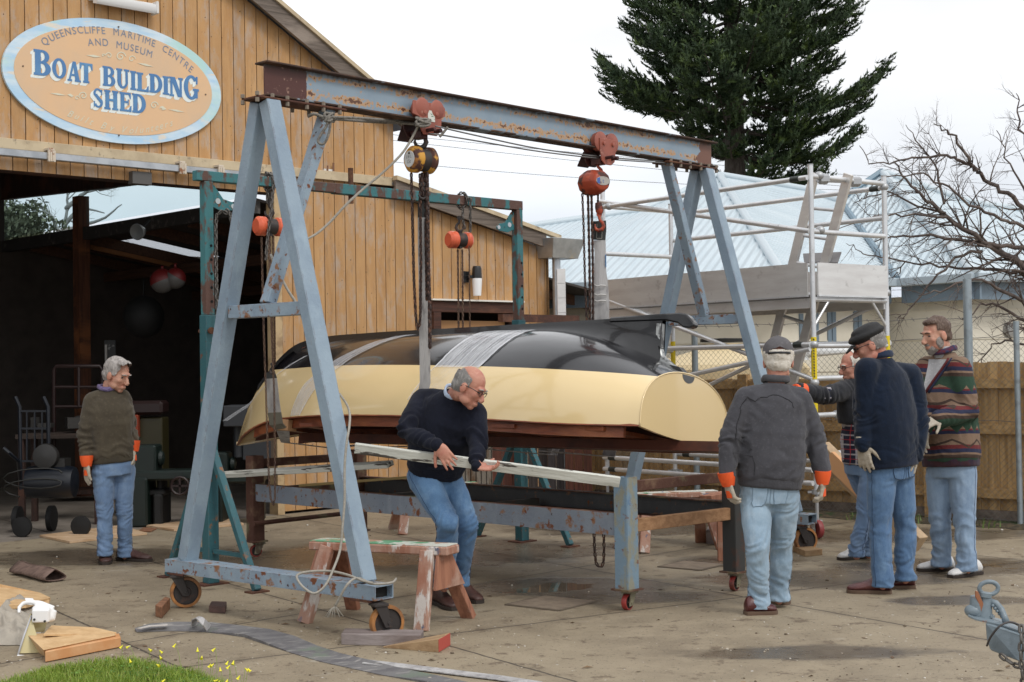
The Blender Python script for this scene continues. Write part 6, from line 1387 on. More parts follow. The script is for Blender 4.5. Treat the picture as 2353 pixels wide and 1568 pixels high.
for k, p in enumerate((sA,sB,sC,sD)):
    m = MB(); m.cyl(p+V((0,0,.42)), p+V((0,0,ZT_[k])), R_, 16); m.build('standard', ALU, sc, smooth=.8)
    m = MB(); m.cyl(p+V((0,0,ZT_[k]-.005)), p+V((0,0,ZT_[k]+.006)), R_+.003, 16); m.build('post_cap', CAS, sc, smooth=.8)
    m = MB(); m.cyl(p+V((0,0,.16)), p+V((0,0,.44)), .017, 12); m.cyl(p+V((0,0,.40)), p+V((0,0,.44)), .045, 8); m.box(p+V((0,0,.42)), (.16,.02,.02)); m.build('screw_jack', CAS, sc)
    ya, yb = {1:(775,880), 2:(772,868), 3:(785,850), 0:(None,None)}[k]
    if ya:
        m = MB(); m.cyl(p+V((0,0,zat(p,yb))), p+V((0,0,zat(p,ya))), R_+.0015, 16); m.build('yellow_band', YEL2, sc, smooth=.8)
        if k == 1:
            m = MB(); m.cyl(p+V((0,0,zat(p,985))), p+V((0,0,zat(p,918))), R_+.0015, 16); m.build('yellow_band', YEL2, sc, smooth=.8)
            m = MB(); yy = 780
            while yy < 870:
                z = zat(p, yy); m.box(p+V((-.006,-.0275,z)), (.012,.002,.012)); m.box(p+V((-.002,-.0277,z-.008)), (.006,.002,.008)); yy += 6.5
            m.build('band_marking', mat('ink', (.03,.03,.03), .6), sc)
    caster(sc, p, radians(20 if k == 1 else -60), .085, .045, .17, mat('tyre_maroon', (.22,.03,.03), .5), CAS, lean=.03)
def coup(p, nm='coupler'):
    m = MB(); m.ell(p, (.045,.045,.04), None, 12, 8); m.build(nm, CAS, sc, smooth=.8)
def rail(p, za, q, zb, r=.0235, nm='rail', ends=True, jb=0):
    a = V((p.x,p.y,za)); b_ = V((q.x,q.y,zb)); m = MB(); m.cyl(a, b_, r, 12); o = m.build(nm, ALU, sc, smooth=.8)
    if jb:
        d = (b_-a).normalized(); m = MB(); e = b_-d*.14 if jb > 0 else a+d*.14; m.cyl(e-d*.05, e+d*.05, r+.004, 12); m.build('rail_latch', JNT, sc, smooth=.8)
    return o
o_ = V((0,0,0)); out = sy_*-.045
zAt, zBt = zat(sA,468), zat(sB,409)
gz1 = zat(sB,409); gz2 = zat(sB,545)
rail(sA+out, gz1, sB+out, gz1, jb=1); coup(sA+out+sx_*-.15+V((0,0,gz1)))
rail(sA+out*.6, zat(sA,464), sB+out*.6, zat(sB,532), nm='diagonal_brace')
rail(sD-out, zat(sC,430), sC-out, zat(sC,430), jb=1); rail(sD-out, zat(sC,500), sC-out, zat(sC,500)) 
for pa, pb in ((sB,sC),(sA,sD)):
    for py in (405, 532): z = zat(sB, py); rail(pa, z, pb, z, nm='end_rail')
    for py in (688, 795, 955, 1045): z = zat(sB, py); rail(pa, z, pb, z, nm='end_rail')
    for py0, py1 in ((762, 690),): 
        for s_, q in ((1,pa),(-1,pb)): m = MB(); z0 = zat(sB,752); z1 = zat(sB,690); m.cyl(q+V((0,0,z0)), q+sy_*s_*.22+V((0,0,z1)), .014, 8); m.build('knee_brace', ALU, sc, smooth=.8)
coup(sB+sy_*.12+V((0,0,zat(sB,402)))); coup(sB+sy_*.12+V((0,0,zat(sB,528)))); coup(sC+V((0,0,zat(sC,430)))); coup(sC+V((0,0,zat(sC,673))))
# horizontal and diagonal members on the long sides
zz = zat(sB,792); rail(sA+out, zz, sB+out, zz, jb=1); coup(sB+V((0,0,zz))); zz2 = zat(sC,788); rail(sD-out, zz2, sC-out, zz2, jb=1)
rail(sA+out*.5, zat(sA,686), sB+out*.5, zat(sB,872), r=.022, nm='diagonal_brace'); rail(sA+out*1.1, zat(sA,905), sB+out*1.1, zat(sB,772)-.12, r=.022, nm='diagonal_brace')
rail(sA-out*.4+sy_*.9, zat(sD,930), sC, zat(sC,690), r=.022, nm='diagonal_brace'); rail(sA+out, zat(sA,870), sB+out, zat(sB,1010), r=.022, nm='diagonal_brace')
for zq, jb in ((.62,-1),(.50,-1)): rail(sA+out, zq, sB+out, zq-.0, jb=jb)
rail(sD-out, .60, sC-out, .60, jb=-1); coup(sB+V((0,0,zat(sB,880)))); coup(sB+sy_*.3+V((0,0,zat(sB,955))))
rail(sB+sy_*.0, zat(sB,870), sC, zat(sB,870)); 
# platform, toe boards
m = MB(); zpl_ = zp_bot-.02; a = sA+sy_*.06+V((0,0,zpl_)); b_ = sB+sy_*.06+V((0,0,zpl_)); c_ = sC-sy_*.06+V((0,0,zpl_)); d_ = sD-sy_*.06+V((0,0,zpl_)); m.prism([a,b_,c_,d_], (0,0,.03)); m.build('platform', mat('deck_grey', (.16,.15,.14), .7), sc)
for p, q, s_ in ((sA,sB,0.02),(sD,sC,.98)):
    m = MB(); m.bar(p+sy_*(s_ if p is sA else -.02)+V((0,0,zpl_-.045)), q+sy_*(s_ if q is sB else -.02)+V((0,0,zpl_-.045)), .04, .09); m.build('side_beam', ALUP, sc)
zc_ = (zp_top+zp_bot)/2; hh = (zp_top-zp_bot)
for p, q in ((sA-sy_*.03+sx_*-.04,sB-sy_*.03+sx_*.03),(sB-sx_*.035+sy_*.03,sC-sx_*.035-sy_*.03),(sD+sy_*.0,sC+sy_*.0)):
    m = MB(); m.bar(p+V((0,0,zc_)), q+V((0,0,zc_)), .016, hh); m.build('toe_board', ALUP, sc); m = MB(); m.bar(p+V((0,0,zc_-hh/2)), q+V((0,0,zc_-hh/2)), .03, .014); m.build('toe_board_lip', ALU, sc)
# inclined ladder inside the tower
def Lp(px, py): # ladder plane halfway between the two long sides
    return hit(px, py, sB+sy_*.5, sy_)
for (x0,y0,x1,y1) in ((1950,400,1800,960),(1872,398,1745,930)):
    a = Lp(x0,y0); b_ = Lp(x1,y1); m = MB(); m.bar(a, b_, .035, .10, up=sy_.cross(b_-a)); m.build('ladder_stile', ALUP, sc, bevel=.004)
m = MB()
for k in range(9):
    f = .03+k*.115; a = Lp(1950,400).lerp(Lp(1800,960), f); b_ = Lp(1872,398).lerp(Lp(1745,930), f); m.cyl(a, b_, .017, 10)
m.build('rungs', ALU, sc, smooth=.8)
m = MB(); a = Lp(1848,606); b_ = Lp(1925,606); c_ = Lp(1945,578)+V((0,.2,0)); d_ = Lp(1855,582)+V((0,.2,0)); m.prism([a,b_,c_,d_], (0,0,.012)); m.build('hatch', mat('hatch_grey', (.20,.19,.19), .6), sc)
for q, h_ in ((sC, 395),(sB,395)): pass
m = MB(); m.box(sB+sy_*.18+V((0,0,gz1-.0)), (.10,.10,.09)); m.build('ladder_hook', CAS, sc, bevel=.02); m = MB(); m.box(sC-sy_*.42+V((0,0,zat(sB,405)-.01)), (.10,.10,.09)); m.build('ladder_hook', CAS, sc, bevel=.02)
# ================= people =================
def remesh(m, voxel, iters=2, disp=None, name='tmp'):
    me = bpy.data.meshes.new(name); me.from_pydata([tuple(p) for p in m.v], [], m.f)
    bm = bmesh.new(); bm.from_mesh(me); bmesh.ops.recalc_face_normals(bm, faces=bm.faces); bm.to_mesh(me); bm.free()
    o = bpy.data.objects.new(name, me); COL.objects.link(o)
    md = o.modifiers.new('r', 'REMESH'); md.mode = 'VOXEL'; md.voxel_size = voxel; md.adaptivity = 0
    ms = o.modifiers.new('s', 'SMOOTH'); ms.factor = .6; ms.iterations = iters
    bpy.context.view_layer.update(); e = o.evaluated_get(bpy.context.evaluated_depsgraph_get()); r = bpy.data.meshes.new_from_object(e)
    bpy.data.objects.remove(o); bpy.data.meshes.remove(me)
    if disp:
        nn = [v.normal.copy() for v in r.vertices]
        for v, n in zip(r.vertices, nn):
            d = disp(v.co, n)
            if d: v.co = v.co+n*d
    r.polygons.foreach_set('use_smooth', [True]*len(r.polygons)); return r
def mobj(name, me, mt, parent=None, keep=None, mats=None):
    if keep:
        bm = bmesh.new(); bm.from_mesh(me); bmesh.ops.delete(bm, geom=[v for v in bm.verts if not keep(v.co)], context='VERTS'); bm.to_mesh(me); bm.free()
    n = len(me.vertices); c = sum((v.co for v in me.vertices), V((0,0,0)))/max(1,n)
    if parent is None: c.z = min(v.co.z for v in me.vertices)
    for v in me.vertices: v.co -= c
    me.name = name
    for x in (mats or [mt]): me.materials.append(x)
    o = bpy.data.objects.new(name, me); COL.objects.link(o); setm(o, Matrix.Translation(c), parent); return o
def fold_fn(spots, base=.004, sc=9, seed=0):
    """cloth folds: spots = (centre, radius, amplitude, axis) ; ridges run across the axis"""
    S_ = V((seed*7.3, seed*3.1, seed*1.7))
    def f(p, n):
        d = base*mn.noise(p*sc+S_)+base*.5*mn.noise(p*sc*2.3+S_); rd = abs(mn.noise(V((p.x*9+p.z*3, p.y*9, p.z*6-p.x*4))+S_)); d -= base*.35*max(0, 1-rd*7)
        for c, r, a, ax in spots:
            q = (p-c).length/r
            if q < 1:
                w = (1-q*q)**1.2; t = ax.dot(p-c); side = (p-c)-ax*t
                v = mn.noise(V((t*19+mn.noise(p*6+S_)*2.2, side.x*6, side.y*6+side.z*4))+S_); v = 1-abs(v)*3.2
                d += a*w*(v-.45)
        return d
    return f
def limbseg(m, pts, rs, n=14):
    m.tube(pts, rs, n)
    for p, r in zip(pts, rs): m.ell(p, (r*.98,)*3, None, 12, 8)
def orient(fwd, up):
    f = V(fwd).normalized(); u = V(up); x = f.cross(u).normalized(); u = x.cross(f).normalized()
    return Matrix(((x.x,f.x,u.x),(x.y,f.y,u.y),(x.z,f.z,u.z)))       # local x right, y forward, z up
SKIN = mat('skin', (.50,.27,.19), .5, 0, [((.50,.22,.155), 14, .45, .65), ((.60,.36,.27), 40, .55, .75)], spec=.35, bump=(60,.25,(1,1,1),.003))
SKIN2 = mat('skin_ruddy', (.47,.225,.16), .5, 0, [((.42,.16,.115), 14, .45, .65), ((.56,.30,.22), 40, .55, .75)], spec=.35, bump=(60,.25,(1,1,1),.003))
def head_prims(m, c, R, s=1.0):
    def E(x,y,z,a,b,d): m.ell(c+R @ (V((x,y,z))*s), (a*s,b*s,d*s), R, 16, 12)
    E(0,-.018,.030,.074,.096,.088); E(0,.022,-.02,.064,.068,.088); E(0,.030,-.070,.050,.052,.042); E(0,.060,-.098,.024,.022,.020)
    E(0,.074,.026,.046,.018,.014); 
    for k in (-1,1): E(k*.036,.058,-.024,.022,.022,.022); E(k*.077,-.006,-.014,.010,.022,.033); E(k*.045,.02,-.07,.018,.04,.03)
    m.tube([c+R @ (V((0,.078,.018))*s), c+R @ (V((0,.094,-.006))*s), c+R @ (V((0,.112,-.034))*s)], [.010*s,.012*s,.016*s], 8); E(0,.104,-.038,.017,.015,.011)
    E(0,.082,-.068,.026,.014,.007); E(0,.080,-.079,.022,.013,.008)
def hand_prims(m, w, d, nrm, side, s=1.0, curl=.5, spread=.16, thumb=1.0, r=.0085, grip=None):
    """w wrist, d direction of the hand, nrm = out of the palm's back, side = +1/-1 where the thumb is"""
    d = V(d).normalized(); n = V(nrm); n = (n-d*n.dot(d)).normalized(); x = d.cross(n)*side
    R = Matrix(((x.x,d.x,n.x),(x.y,d.y,n.y),(x.z,d.z,n.z)))
    m.ell(w+d*.045*s, (.040*s,.054*s,.016*s), R, 14, 10); m.ell(w+d*.02*s, (.030*s,.035*s,.020*s), R, 12, 8); m.ell(w+d*.03*s+x*.024*s-n*.006*s, (.018*s,.030*s,.015*s), R, 12, 8)
    L = (.070,.080,.074,.058)
    for k in range(4):
        o = w+d*(.084-.006*abs(k-1.2))*s+x*(.030-.020*k)*s; a = spread*(1.2-k)*.5; dr = (d+x*a).normalized(); pts = [o-d*.015*s]; rr = [r*1.12*s]; p = V(o); ang = curl*.25
        for j, f in enumerate((.42,.32,.26)):
            v = (dr*cos(ang)-n*sin(ang)); p = p+v*L[k]*f*s; pts.append(V(p)); rr.append(r*s*(1.05-.12*j)); ang += curl*.75
        m.tube(pts, rr, 8); 
        for p_, r_ in zip(pts, rr): m.ell(p_, (r_*1.04,)*3, None, 8, 6)
    o = w+d*.022*s+x*.030*s-n*.006*s; pts = [o]; rr = [.013*s]; p = V(o); v = (x*.75*thumb+d*.75-n*.2).normalized()
    for j, f in enumerate((.036,.030,.024)):
        p = p+v*f*s; pts.append(V(p)); rr.append((.0115-.001*j)*s); v = (v+d*.25-n*curl*.25).normalized()
    m.tube(pts, rr, 8)
    for p_, r_ in zip(pts, rr): m.ell(p_, (r_,)*3, None, 8, 6)
from mathutils.bvhtree import BVHTree
def _bvh(o):
    M_ = world_of(o); return BVHTree.FromPolygons([M_ @ v.co for v in o.data.vertices], [tuple(p.vertices) for p in o.data.polygons])
def surf_line(o, pts, r, mt, name, n=8, off=.0):
    t = _bvh(o); out = []
    for i in range(len(pts)-1):
        for k in range(n): q = pts[i].lerp(pts[i+1], k/n); c, nn, _, _ = t.find_nearest(q); out.append(c+nn*off)
    c, nn, _, _ = t.find_nearest(pts[-1]); out.append(c+nn*off); m = MB(); m.tube(out, r, 5); return m.build(name, mt, o, smooth=True)
def surf_patch(o, rows, off, mt, name, edge=None, nu=8, nv=5):
    t = _bvh(o); vs = []; R_ = []
    for i in range(len(rows)-1):
        for k in range(nv+(i == len(rows)-2)):
            a = rows[i][0].lerp(rows[i+1][0], k/nv); b_ = rows[i][1].lerp(rows[i+1][1], k/nv); r = []
            for j in range(nu+1): c, nn, _, _ = t.find_nearest(a.lerp(b_, j/nu)); r.append(c+nn*off)
            R_.append(r)
    m = MB(); m.loft(R_, cap=False, closed=False); p = m.build(name, mt, o, smooth=True)
    if edge: m = MB(); m.tube(R_[0]+[r[-1] for r in R_[1:]]+R_[-1][::-1][1:]+[r[0] for r in R_[::-1][1:]], .0022, 4); m.build('stitching', edge, p, smooth=True)
    return p
def shoe(parent, heel, toe, w=.056, h=.108, mt=None, sole=None, name='shoe', lift=0.0, extra=None):
    d = (toe-heel); L = d.length; d = d.normalized(); up = V((0,0,1)); s = d.cross(up).normalized(); up = s.cross(d); m = MB()
    prof_ = [(-.005,.55,.60),(.03,.80,.95),(.12,.84,1.08),(.25,.80,1.16),(.40,.80,1.02),(.55,.90,.78),(.70,1.0,.62),(.85,.95,.52),(.95,.72,.42),(1.0,.45,.30)]
    rings = []
    for f, ww, hh in prof_:
        c = heel+d*L*f; r = []
        for k in range(14):
            a = 2*pi*k/14; y = sin(a); x = cos(a); r.append(c+s*(x*w*ww*(1-.25*max(0,y)))+up*(.012+(y*.5+.5)*h*hh*.92))
        rings.append(r)
    m.loft(rings); me = remesh(m, .009, 3, lambda p, n: .0012*mn.noise(p*40)); o = mobj(name, me, mt, parent)
    m = MB(); rings = []
    for zz, gw in ((0,1.0),(.010,1.06),(.024,1.07)):
        rings.append([heel+d*(L*(-.01+f*1.02))+s*sg*w*ww*gw*.98+up*zz for sg, lst in ((1,prof_),(-1,prof_[::-1])) for f, ww, hh in lst])
    m.loft(rings); m.build('sole', sole, o, smooth=.8)
    if extra: extra(o, heel, d, s, up, L, w, h)
    return o
def rings_loft(m, cs, n=22, p=2.3):
    """cs: (centre, lateral unit, forward unit, rl, rf)"""
    rings = []
    for c, l, f, rl, rf in cs:
        r = []
        for k in range(n):
            a = 2*pi*k/n; x = cos(a); y = sin(a); q = (abs(x)**p+abs(y)**p)**(-1/p); r.append(V(c)+l*(x*q*rl)+f*(y*q*rf))
        rings.append(r)
    m.loft(rings)
def jeans_mat(n, c, c2, c3):
    m, nt, b, out = base_mat(n); tc = nd(nt, 'ShaderNodeTexCoord'); o = tc.outputs['Object']
    x = mixc(nt, noise_f(nt, o, 4, 4, .6, .38, .66), c, c2); x = mixc(nt, mathn(nt,'MULTIPLY',noise_f(nt, mapv(nt, o, (1,1,.6)), 9, 6, .7, .5, .75),.7), x, c3)
    w = noise_f(nt, mapv(nt, o, (1,1,.35)), 160, 2, .5, .3, .7); x = mixc(nt, mathn(nt, 'MULTIPLY', w, .22), x, c3)
    lk(nt, x, b.inputs['Base Color']); b.inputs['Roughness'].default_value = .85; b.inputs['Sheen Weight'].default_value = .15; bumpn(nt, b, mathn(nt, 'ADD', noise_f(nt, o, 22, 5, .6, .2, .8), mathn(nt, 'MULTIPLY', w, .15)), .35, .006); return m
def knit(n, c, c2, st=(1,1,1), sc=5, sheen=.15): return mat(n, c, .95, 0, [(c2, sc, .4, .65, st), ((c[0]*1.35,c[1]*1.35,c[2]*1.35), 55, .55, .75)], bump=(90,.35,(1,1,1),.004), sheen=sheen, spec=.2)
GLW = mat('glove_hide', (.42,.375,.305), .8, 0, [((.32,.27,.20), 9, .5, .65)], bump=(40,.4)); GLO = mat('glove_orange', (.80,.105,.018), .6, 0, [((.62,.07,.012), 9, .5, .7)])
SHB = mat('shoe_brown', (.050,.020,.016), .5, 0, [((.09,.04,.03), 12, .5, .7)], bump=(40,.3)); SHM = mat('shoe_maroon', (.075,.017,.017), .35, 0, [((.12,.04,.035), 12, .5, .7)], bump=(40,.25), coat=.2); SOLB = mat('sole_dark', (.035,.025,.02), .8); SHW = mat('shoe_white', (.62,.61,.60), .55, 0, [((.42,.41,.40), 9, .5, .66)], bump=(40,.3)); SHG = mat('shoe_panel', (.14,.15,.17), .5); SOLT = mat('sole_tan', (.12,.075,.05), .8)
def person(label, J, up, lo, head, hands, shoes, skin=SKIN, rad=None, seed=1):
    g = lambda k: P(*J[k]); r_ = dict(sh=.076, el=.060, wr=.047, hip=.172, hipf=.135, th=.090, kn=.068, an=.064, chest=.195, chestf=.138, waist=.185, waistf=.145, hem=.19, hemf=.155, nk=.056)
    if rad: r_.update(rad)
    shL, shR, elL, elR, wrL, wrR = [g(k) for k in ('shL','shR','elL','elR','wrL','wrR')]; hip, nk, hd = g('hip'), g('nk'), g('hd')
    knL, knR, anL, anR = [g(k) for k in ('knL','knR','anL','anR')]
    lat = (shR-shL); lat.normalize(); latH = V(J.get('lath', lat)).normalized(); sp = (nk-hip).normalized()
    fw = V(J['fwd']).normalized(); fw = (fw-sp*fw.dot(sp)).normalized(); 
    def ax(l, s=sp): l = V(l); l = (l-s*l.dot(s)).normalized(); f = s.cross(l).normalized(); return l, (f if f.dot(fw) > 0 else -f)
    hl, hf = ax(latH); cl_, cf = ax(lat); sm = (shL+shR)/2
    Rh = orient(head['fwd'], head.get('up', (0,0,1)))*head.get('s', 1.0)
    hc = hd; chin_b = hc+Rh @ V((0,-.035,-.06))
    hipL = hip-hl*.09; hipR = hip+hl*.09
    if (knL-hipL).length+(knR-hipR).length > (knL-hipR).length+(knR-hipL).length: hipL, hipR = hipR, hipL
    # continuous body: core, limbs, neck, head, bare hands
    m = MB(); limbseg(m, [hip, hip.lerp(nk,.5), nk.lerp(hip,.25)], [.10,.10,.085]); limbseg(m, [nk.lerp(hip,.04), nk.lerp(chin_b,.5), chin_b], [r_['nk']*.95, r_['nk'], r_['nk']])
    for a, b_, c in ((shL,elL,wrL),(shR,elR,wrR)): limbseg(m, [nk.lerp(hip,.14), a], [.05,.045], 10); limbseg(m, [a,b_,c], [.045,.036,.027], 10)
    for a, b_, c in ((hipL,knL,anL),(hipR,knR,anR)): limbseg(m, [hip,a,b_,c], [.09,.07,.05,.038], 10); m.ell(c-V((0,0,.03)), (.035,.035,.05), None, 10, 8)
    head_prims(m, hc, Rh)
    for hnd in hands:
        if hnd['kind'] == 'bare': hand_prims(m, hnd['w'], hnd['d'], hnd['n'], hnd['side'], hnd.get('s',1), hnd.get('curl',.5), hnd.get('spread',.2))
    me = remesh(m, .0062, 1, lambda p, n: .0006*mn.noise(p*60)); body = mobj('person', me, skin); tag(body, label, 'person')
    # eyes
    for k in (-1, 1):
        e = MB(); c = hc+Rh @ V((k*.031,.0755,.004)); e.ell(c, (.0105,.0075,.0055), Rh, 10, 8); e.build('eye', mat('eye_dark', (.06,.045,.04), .3), body, smooth=True)
        e = MB(); e.tube([hc+Rh @ V((k*.015,.094,.024)), hc+Rh @ V((k*.032,.093,.030)), hc+Rh @ V((k*.050,.080,.024))], [.004,.005,.003], 6); e.build('eyebrow', head['hair'], body, smooth=True)
    # hair
    if head.get('hair_keep'):
        h = MB(); hs = head.get('hs', (.083,.103,.095)); h.ell(hc+Rh @ V((0,-.020,.034)), hs, Rh, 26, 18); h.ell(hc+Rh @ V((0,-.055,-.02)), (.070,.062,.062), Rh, 18, 12)
        for q in head.get('hair_more', ()): h.ell(hc+Rh @ V(q[:3]), q[3:], Rh, 14, 10)
        Ri = Rh.inverted(); S2 = V((seed*3.1,0,0))
        def hdisp(p, n): q = Ri @ (p-hc); return .0055*mn.noise(V((q.x*60, q.y*14, q.z*22))+S2)+.004*mn.noise(q*28+S2)
        me = remesh(h, .0055, 1, hdisp); mobj('hair', me, head['hair'], body, keep=lambda p: head['hair_keep'](Ri @ (p-hc)))
    if head.get('beard'):
        h = MB(); h.ell(hc+Rh @ V((0,.040,-.084)), (.049,.049,.038), Rh, 16, 12); h.ell(hc+Rh @ V((0,.084,-.055)), (.026,.014,.008), Rh, 12, 8); h.ell(hc+Rh @ V((0,.064,-.106)), (.024,.024,.024), Rh, 12, 8)
        for k in (-1, 1): h.ell(hc+Rh @ V((k*.058,.022,-.050)), (.016,.030,.042), Rh, 12, 8)
        Ri = Rh.inverted(); me = remesh(h, .006, 1, lambda p, n: .004*mn.noise(p*70)); mobj('beard', me, head['beard'], body, keep=lambda p: (lambda q: not (q.z > -.062 and q.y > .09 and abs(q.x) < .02 and q.z < -.072))(Ri @ (p-hc)))
    if head.get('glasses'):
        h = MB(); 
        for k in (-1, 1):
            pts = [hc+Rh @ V((k*.033+.021*cos(a), .096-.004*abs(cos(a)), .004+.015*sin(a))) for a in [2*pi*j/14 for j in range(14)]]; h.tube(pts, .0024, 6, closed=True)
            h.tube([hc+Rh @ V((k*.054,.090,.008)), hc+Rh @ V((k*.075,.05,.010)), hc+Rh @ V((k*.083,-.01,.004)), hc+Rh @ V((k*.083,-.022,-.010))], .0028, 6)
        h.tube([hc+Rh @ V((-.013,.097,.008)), hc+Rh @ V((0,.101,.011)), hc+Rh @ V((.013,.097,.008))], .0024, 6); h.build('glasses', mat('glasses_black', (.015,.015,.016), .3), body, smooth=True)
    # upper garment
    m = MB(); z = lambda f: hip.lerp(nk, f)
    hemf = up.get('hemf', .02); cs = [(z(hemf)-sp*.005, hl, hf, r_['hem']*.93, r_['hemf']*.93),(z(hemf+.05), hl, hf, r_['hem'], r_['hemf']),(z(.28), hl, hf, r_['waist'], r_['waistf']),(z(.52)+hf*.01, *ax((hl+cl_)/2), (r_['waist']+r_['chest'])/2, r_['waistf']),
        (z(.70)+cf*.01, cl_, cf, r_['chest'], r_['chestf']),(z(.84), cl_, cf, r_['chest']*.86, r_['chestf']*.82),(z(.93), cl_, cf, r_['chest']*.52, r_['chestf']*.62),(z(.99), cl_, cf, .075, .075)]
    rings_loft(m, cs)
    for a, b_, c in ((shL,elL,wrL),(shR,elR,wrR)):
        limbseg(m, [z(.90), (z(.88)+a)/2+V((0,0,.012)), a], [.066,.070,r_['sh']]); m1 = a.lerp(b_,.5); m2 = b_.lerp(c,.5); limbseg(m, [a, m1, b_, m2, c], [r_['sh'], (r_['sh']+r_['el'])/2*1.02, r_['el'], (r_['el']+r_['wr'])/2*1.05, r_['wr']])
    sp_ = [(b_, .17, .016, (c-a).normalized()) for a, b_, c in ((shL,elL,wrL),(shR,elR,wrR))]+[(b_.lerp(c,.75), .13, .013, (c-b_).normalized()) for b_, c in ((elL,wrL),(elR,wrR))]+[(z(.12), .26, .012, sp), (z(.35)+hl*.1, .2, .009, (sp+hl).normalized()), (z(.7)+cl_*.12, .17, .008, (sp-cl_).normalized()), (z(.7)-cl_*.12, .17, .008, (sp+cl_).normalized())]
    me = remesh(m, .0095, 3, fold_fn(sp_, .005, 7, seed)); top = mobj(up['name'], me, up['mat'], body)
    if up.get('label'): top['label'] = up['label']
    if up.get('band'):
        m = MB(); rings_loft(m, [(z(hemf)-sp*.035, hl, hf, r_['hem']*.92, r_['hemf']*.92),(z(hemf)-sp*.03, hl, hf, r_['hem']*.945, r_['hemf']*.945),(z(hemf)+sp*.035, hl, hf, r_['hem']*.955, r_['hemf']*.955),(z(hemf)+sp*.04, hl, hf, r_['hem']*.9, r_['hemf']*.9)]); me = remesh(m, .010, 2, lambda p, n: .0035*sin(atan2(p.y-hip.y, p.x-hip.x)*60)*.3+.003*mn.noise(p*16)); mobj('waistband', me, up['band'], body)
    if up.get('collar'):
        m = MB(); cc = nk-sp*.005; rr = up.get('cr', .072); pts = [cc+cl_*cos(a)*rr+cf*(sin(a)*rr*1.0+.008)+sp*(.022-.030*max(0, sin(a))) for a in [2*pi*k/24 for k in range(24)]]; m.tube(pts, up.get('ct', .016), 8, closed=True); m.tube([p+sp*.014 for p in pts], up.get('ct', .016)*.8, 8, closed=True); me = remesh(m, .008, 2, lambda p, n: .003*mn.noise(p*30)); mobj('collar', me, up['collar'], body)
    # jeans
    m = MB(); rings_loft(m, [(hip+sp*.13, hl, hf, r_['hip']*.86, r_['hipf']*.86),(hip+sp*.05, hl, hf, r_['hip']*.96, r_['hipf']*.95),(hip-sp*.02, hl, hf, r_['hip'], r_['hipf']),(hip-sp*.10, hl, hf, r_['hip']*.9, r_['hipf']*.95)])
    for a, b_, c in ((hipL,knL,anL),(hipR,knR,anR)):
        a2 = a-V((0,0,.05)); limbseg(m, [a2, a2.lerp(b_,.45), b_, b_.lerp(c,.5), c+V((0,0,.03))], [r_['th']*1.06, r_['th']*.97, r_['kn'], (r_['kn']+r_['an'])/2*.97, r_['an']*.94])
        m.tube([c+V((0,0,.05)), c-V((0,0,.055))], [r_['an']*.95, r_['an']*1.08], 14)
    sp_ = []
    for a, b_, c in ((hipL,knL,anL),(hipR,knR,anR)): sp_ += [(b_, .17, .010, ((c-a).normalized()+hl*.5).normalized()), (c+V((0,0,.03)), .15, .013, V((0,0,1))), (a-V((0,0,.10)), .15, .009, ((b_-a).normalized()+hl*.7).normalized()), (b_.lerp(c,.55), .14, .006, ((c-b_).normalized()-hl*.6).normalized())]
    me = remesh(m, .0090, 3, fold_fn(sp_, .0055, 6, seed+5)); jo = mobj(lo.get('name', 'jeans'), me, lo['mat'], body)
    for s0, (a, b_, c) in ((-1, (hipL,knL,anL)), (1, (hipR,knR,anR))):
        sgn = 1 if (a-hip).dot(hl) > 0 else -1
        surf_line(jo, [a+hl*sgn*.12+V((0,0,.12)), a+hl*sgn*.12, a.lerp(b_,.5)+hl*sgn*.12, b_+hl*sgn*.1, b_.lerp(c,.5)+hl*sgn*.1, c+hl*sgn*.1-V((0,0,.04))], .0028, lo['seam'], 'side_seam')
        bk = hip-hf*.16+hl*sgn*.075-sp*.03; surf_patch(jo, [(bk-hl*.055+sp*.06, bk+hl*.055+sp*.06), (bk-hl*.053-sp*.02, bk+hl*.053-sp*.02), (bk-hl*.040-sp*.075, bk+hl*.040-sp*.075)], .0035, lo['mat'], 'back_pocket', lo['seam'])
    surf_line(jo, [hip-hf*.2+sp*.10, hip-hf*.2, hip-hf*.15-sp*.12], .003, lo['seam'], 'seat_seam')
    # gloves
    for hnd in hands:
        if hnd['kind'] != 'bare':
            m = MB(); hand_prims(m, hnd['w'], hnd['d'], hnd['n'], hnd['side'], hnd.get('s',1.22), hnd.get('curl',.45), hnd.get('spread',.22), r=.0105)
            if hnd['kind'] == 'hide': m.tube([hnd['w']-V(hnd['d']).normalized()*.06, hnd['w']+V(hnd['d']).normalized()*.02], [.046,.034], 12)
            me = remesh(m, .0065, 1, lambda p, n: .0018*mn.noise(p*45)); go = mobj('glove', me, GLW, body)
            if hnd['kind'] == 'orange':
                d = V(hnd['d']).normalized(); n_ = V(hnd['n']); n_ = (n_-d*n_.dot(d)).normalized(); x = d.cross(n_)
                m = MB(); m.loft([[hnd['w']+d*t+x*cos(a)*rr*1.12+n_*sin(a)*rr for a in [2*pi*k/16 for k in range(16)]] for t, rr in ((-.045,.055),(-.015,.053),(.025,.044),(.045,.038))]); m.build('cuff', GLO, go, smooth=.8)
                m = MB(); bb = hnd['w']+d*.085+n_*.012; m.loft([[bb+d*t+x*a*.036+n_*(.010-.012*a*a) for a in (-1,-.5,0,.5,1)]+[bb+d*t+x*a*.036+n_*(.004-.012*a*a) for a in (1,.5,0,-.5,-1)] for t in (-.012,.012,.035)]); m.build('back_panel', GLO, go, smooth=.8)
    for (h_, t_, mt_, so_, nm, ex) in shoes:
        shoe(body, h_, t_, mt=mt_, sole=so_, name=nm, extra=ex)
    return body, top, dict(hc=hc, Rh=Rh, hip=hip, nk=nk, sp=sp, hl=hl, hf=hf, cl=cl_, cf=cf)
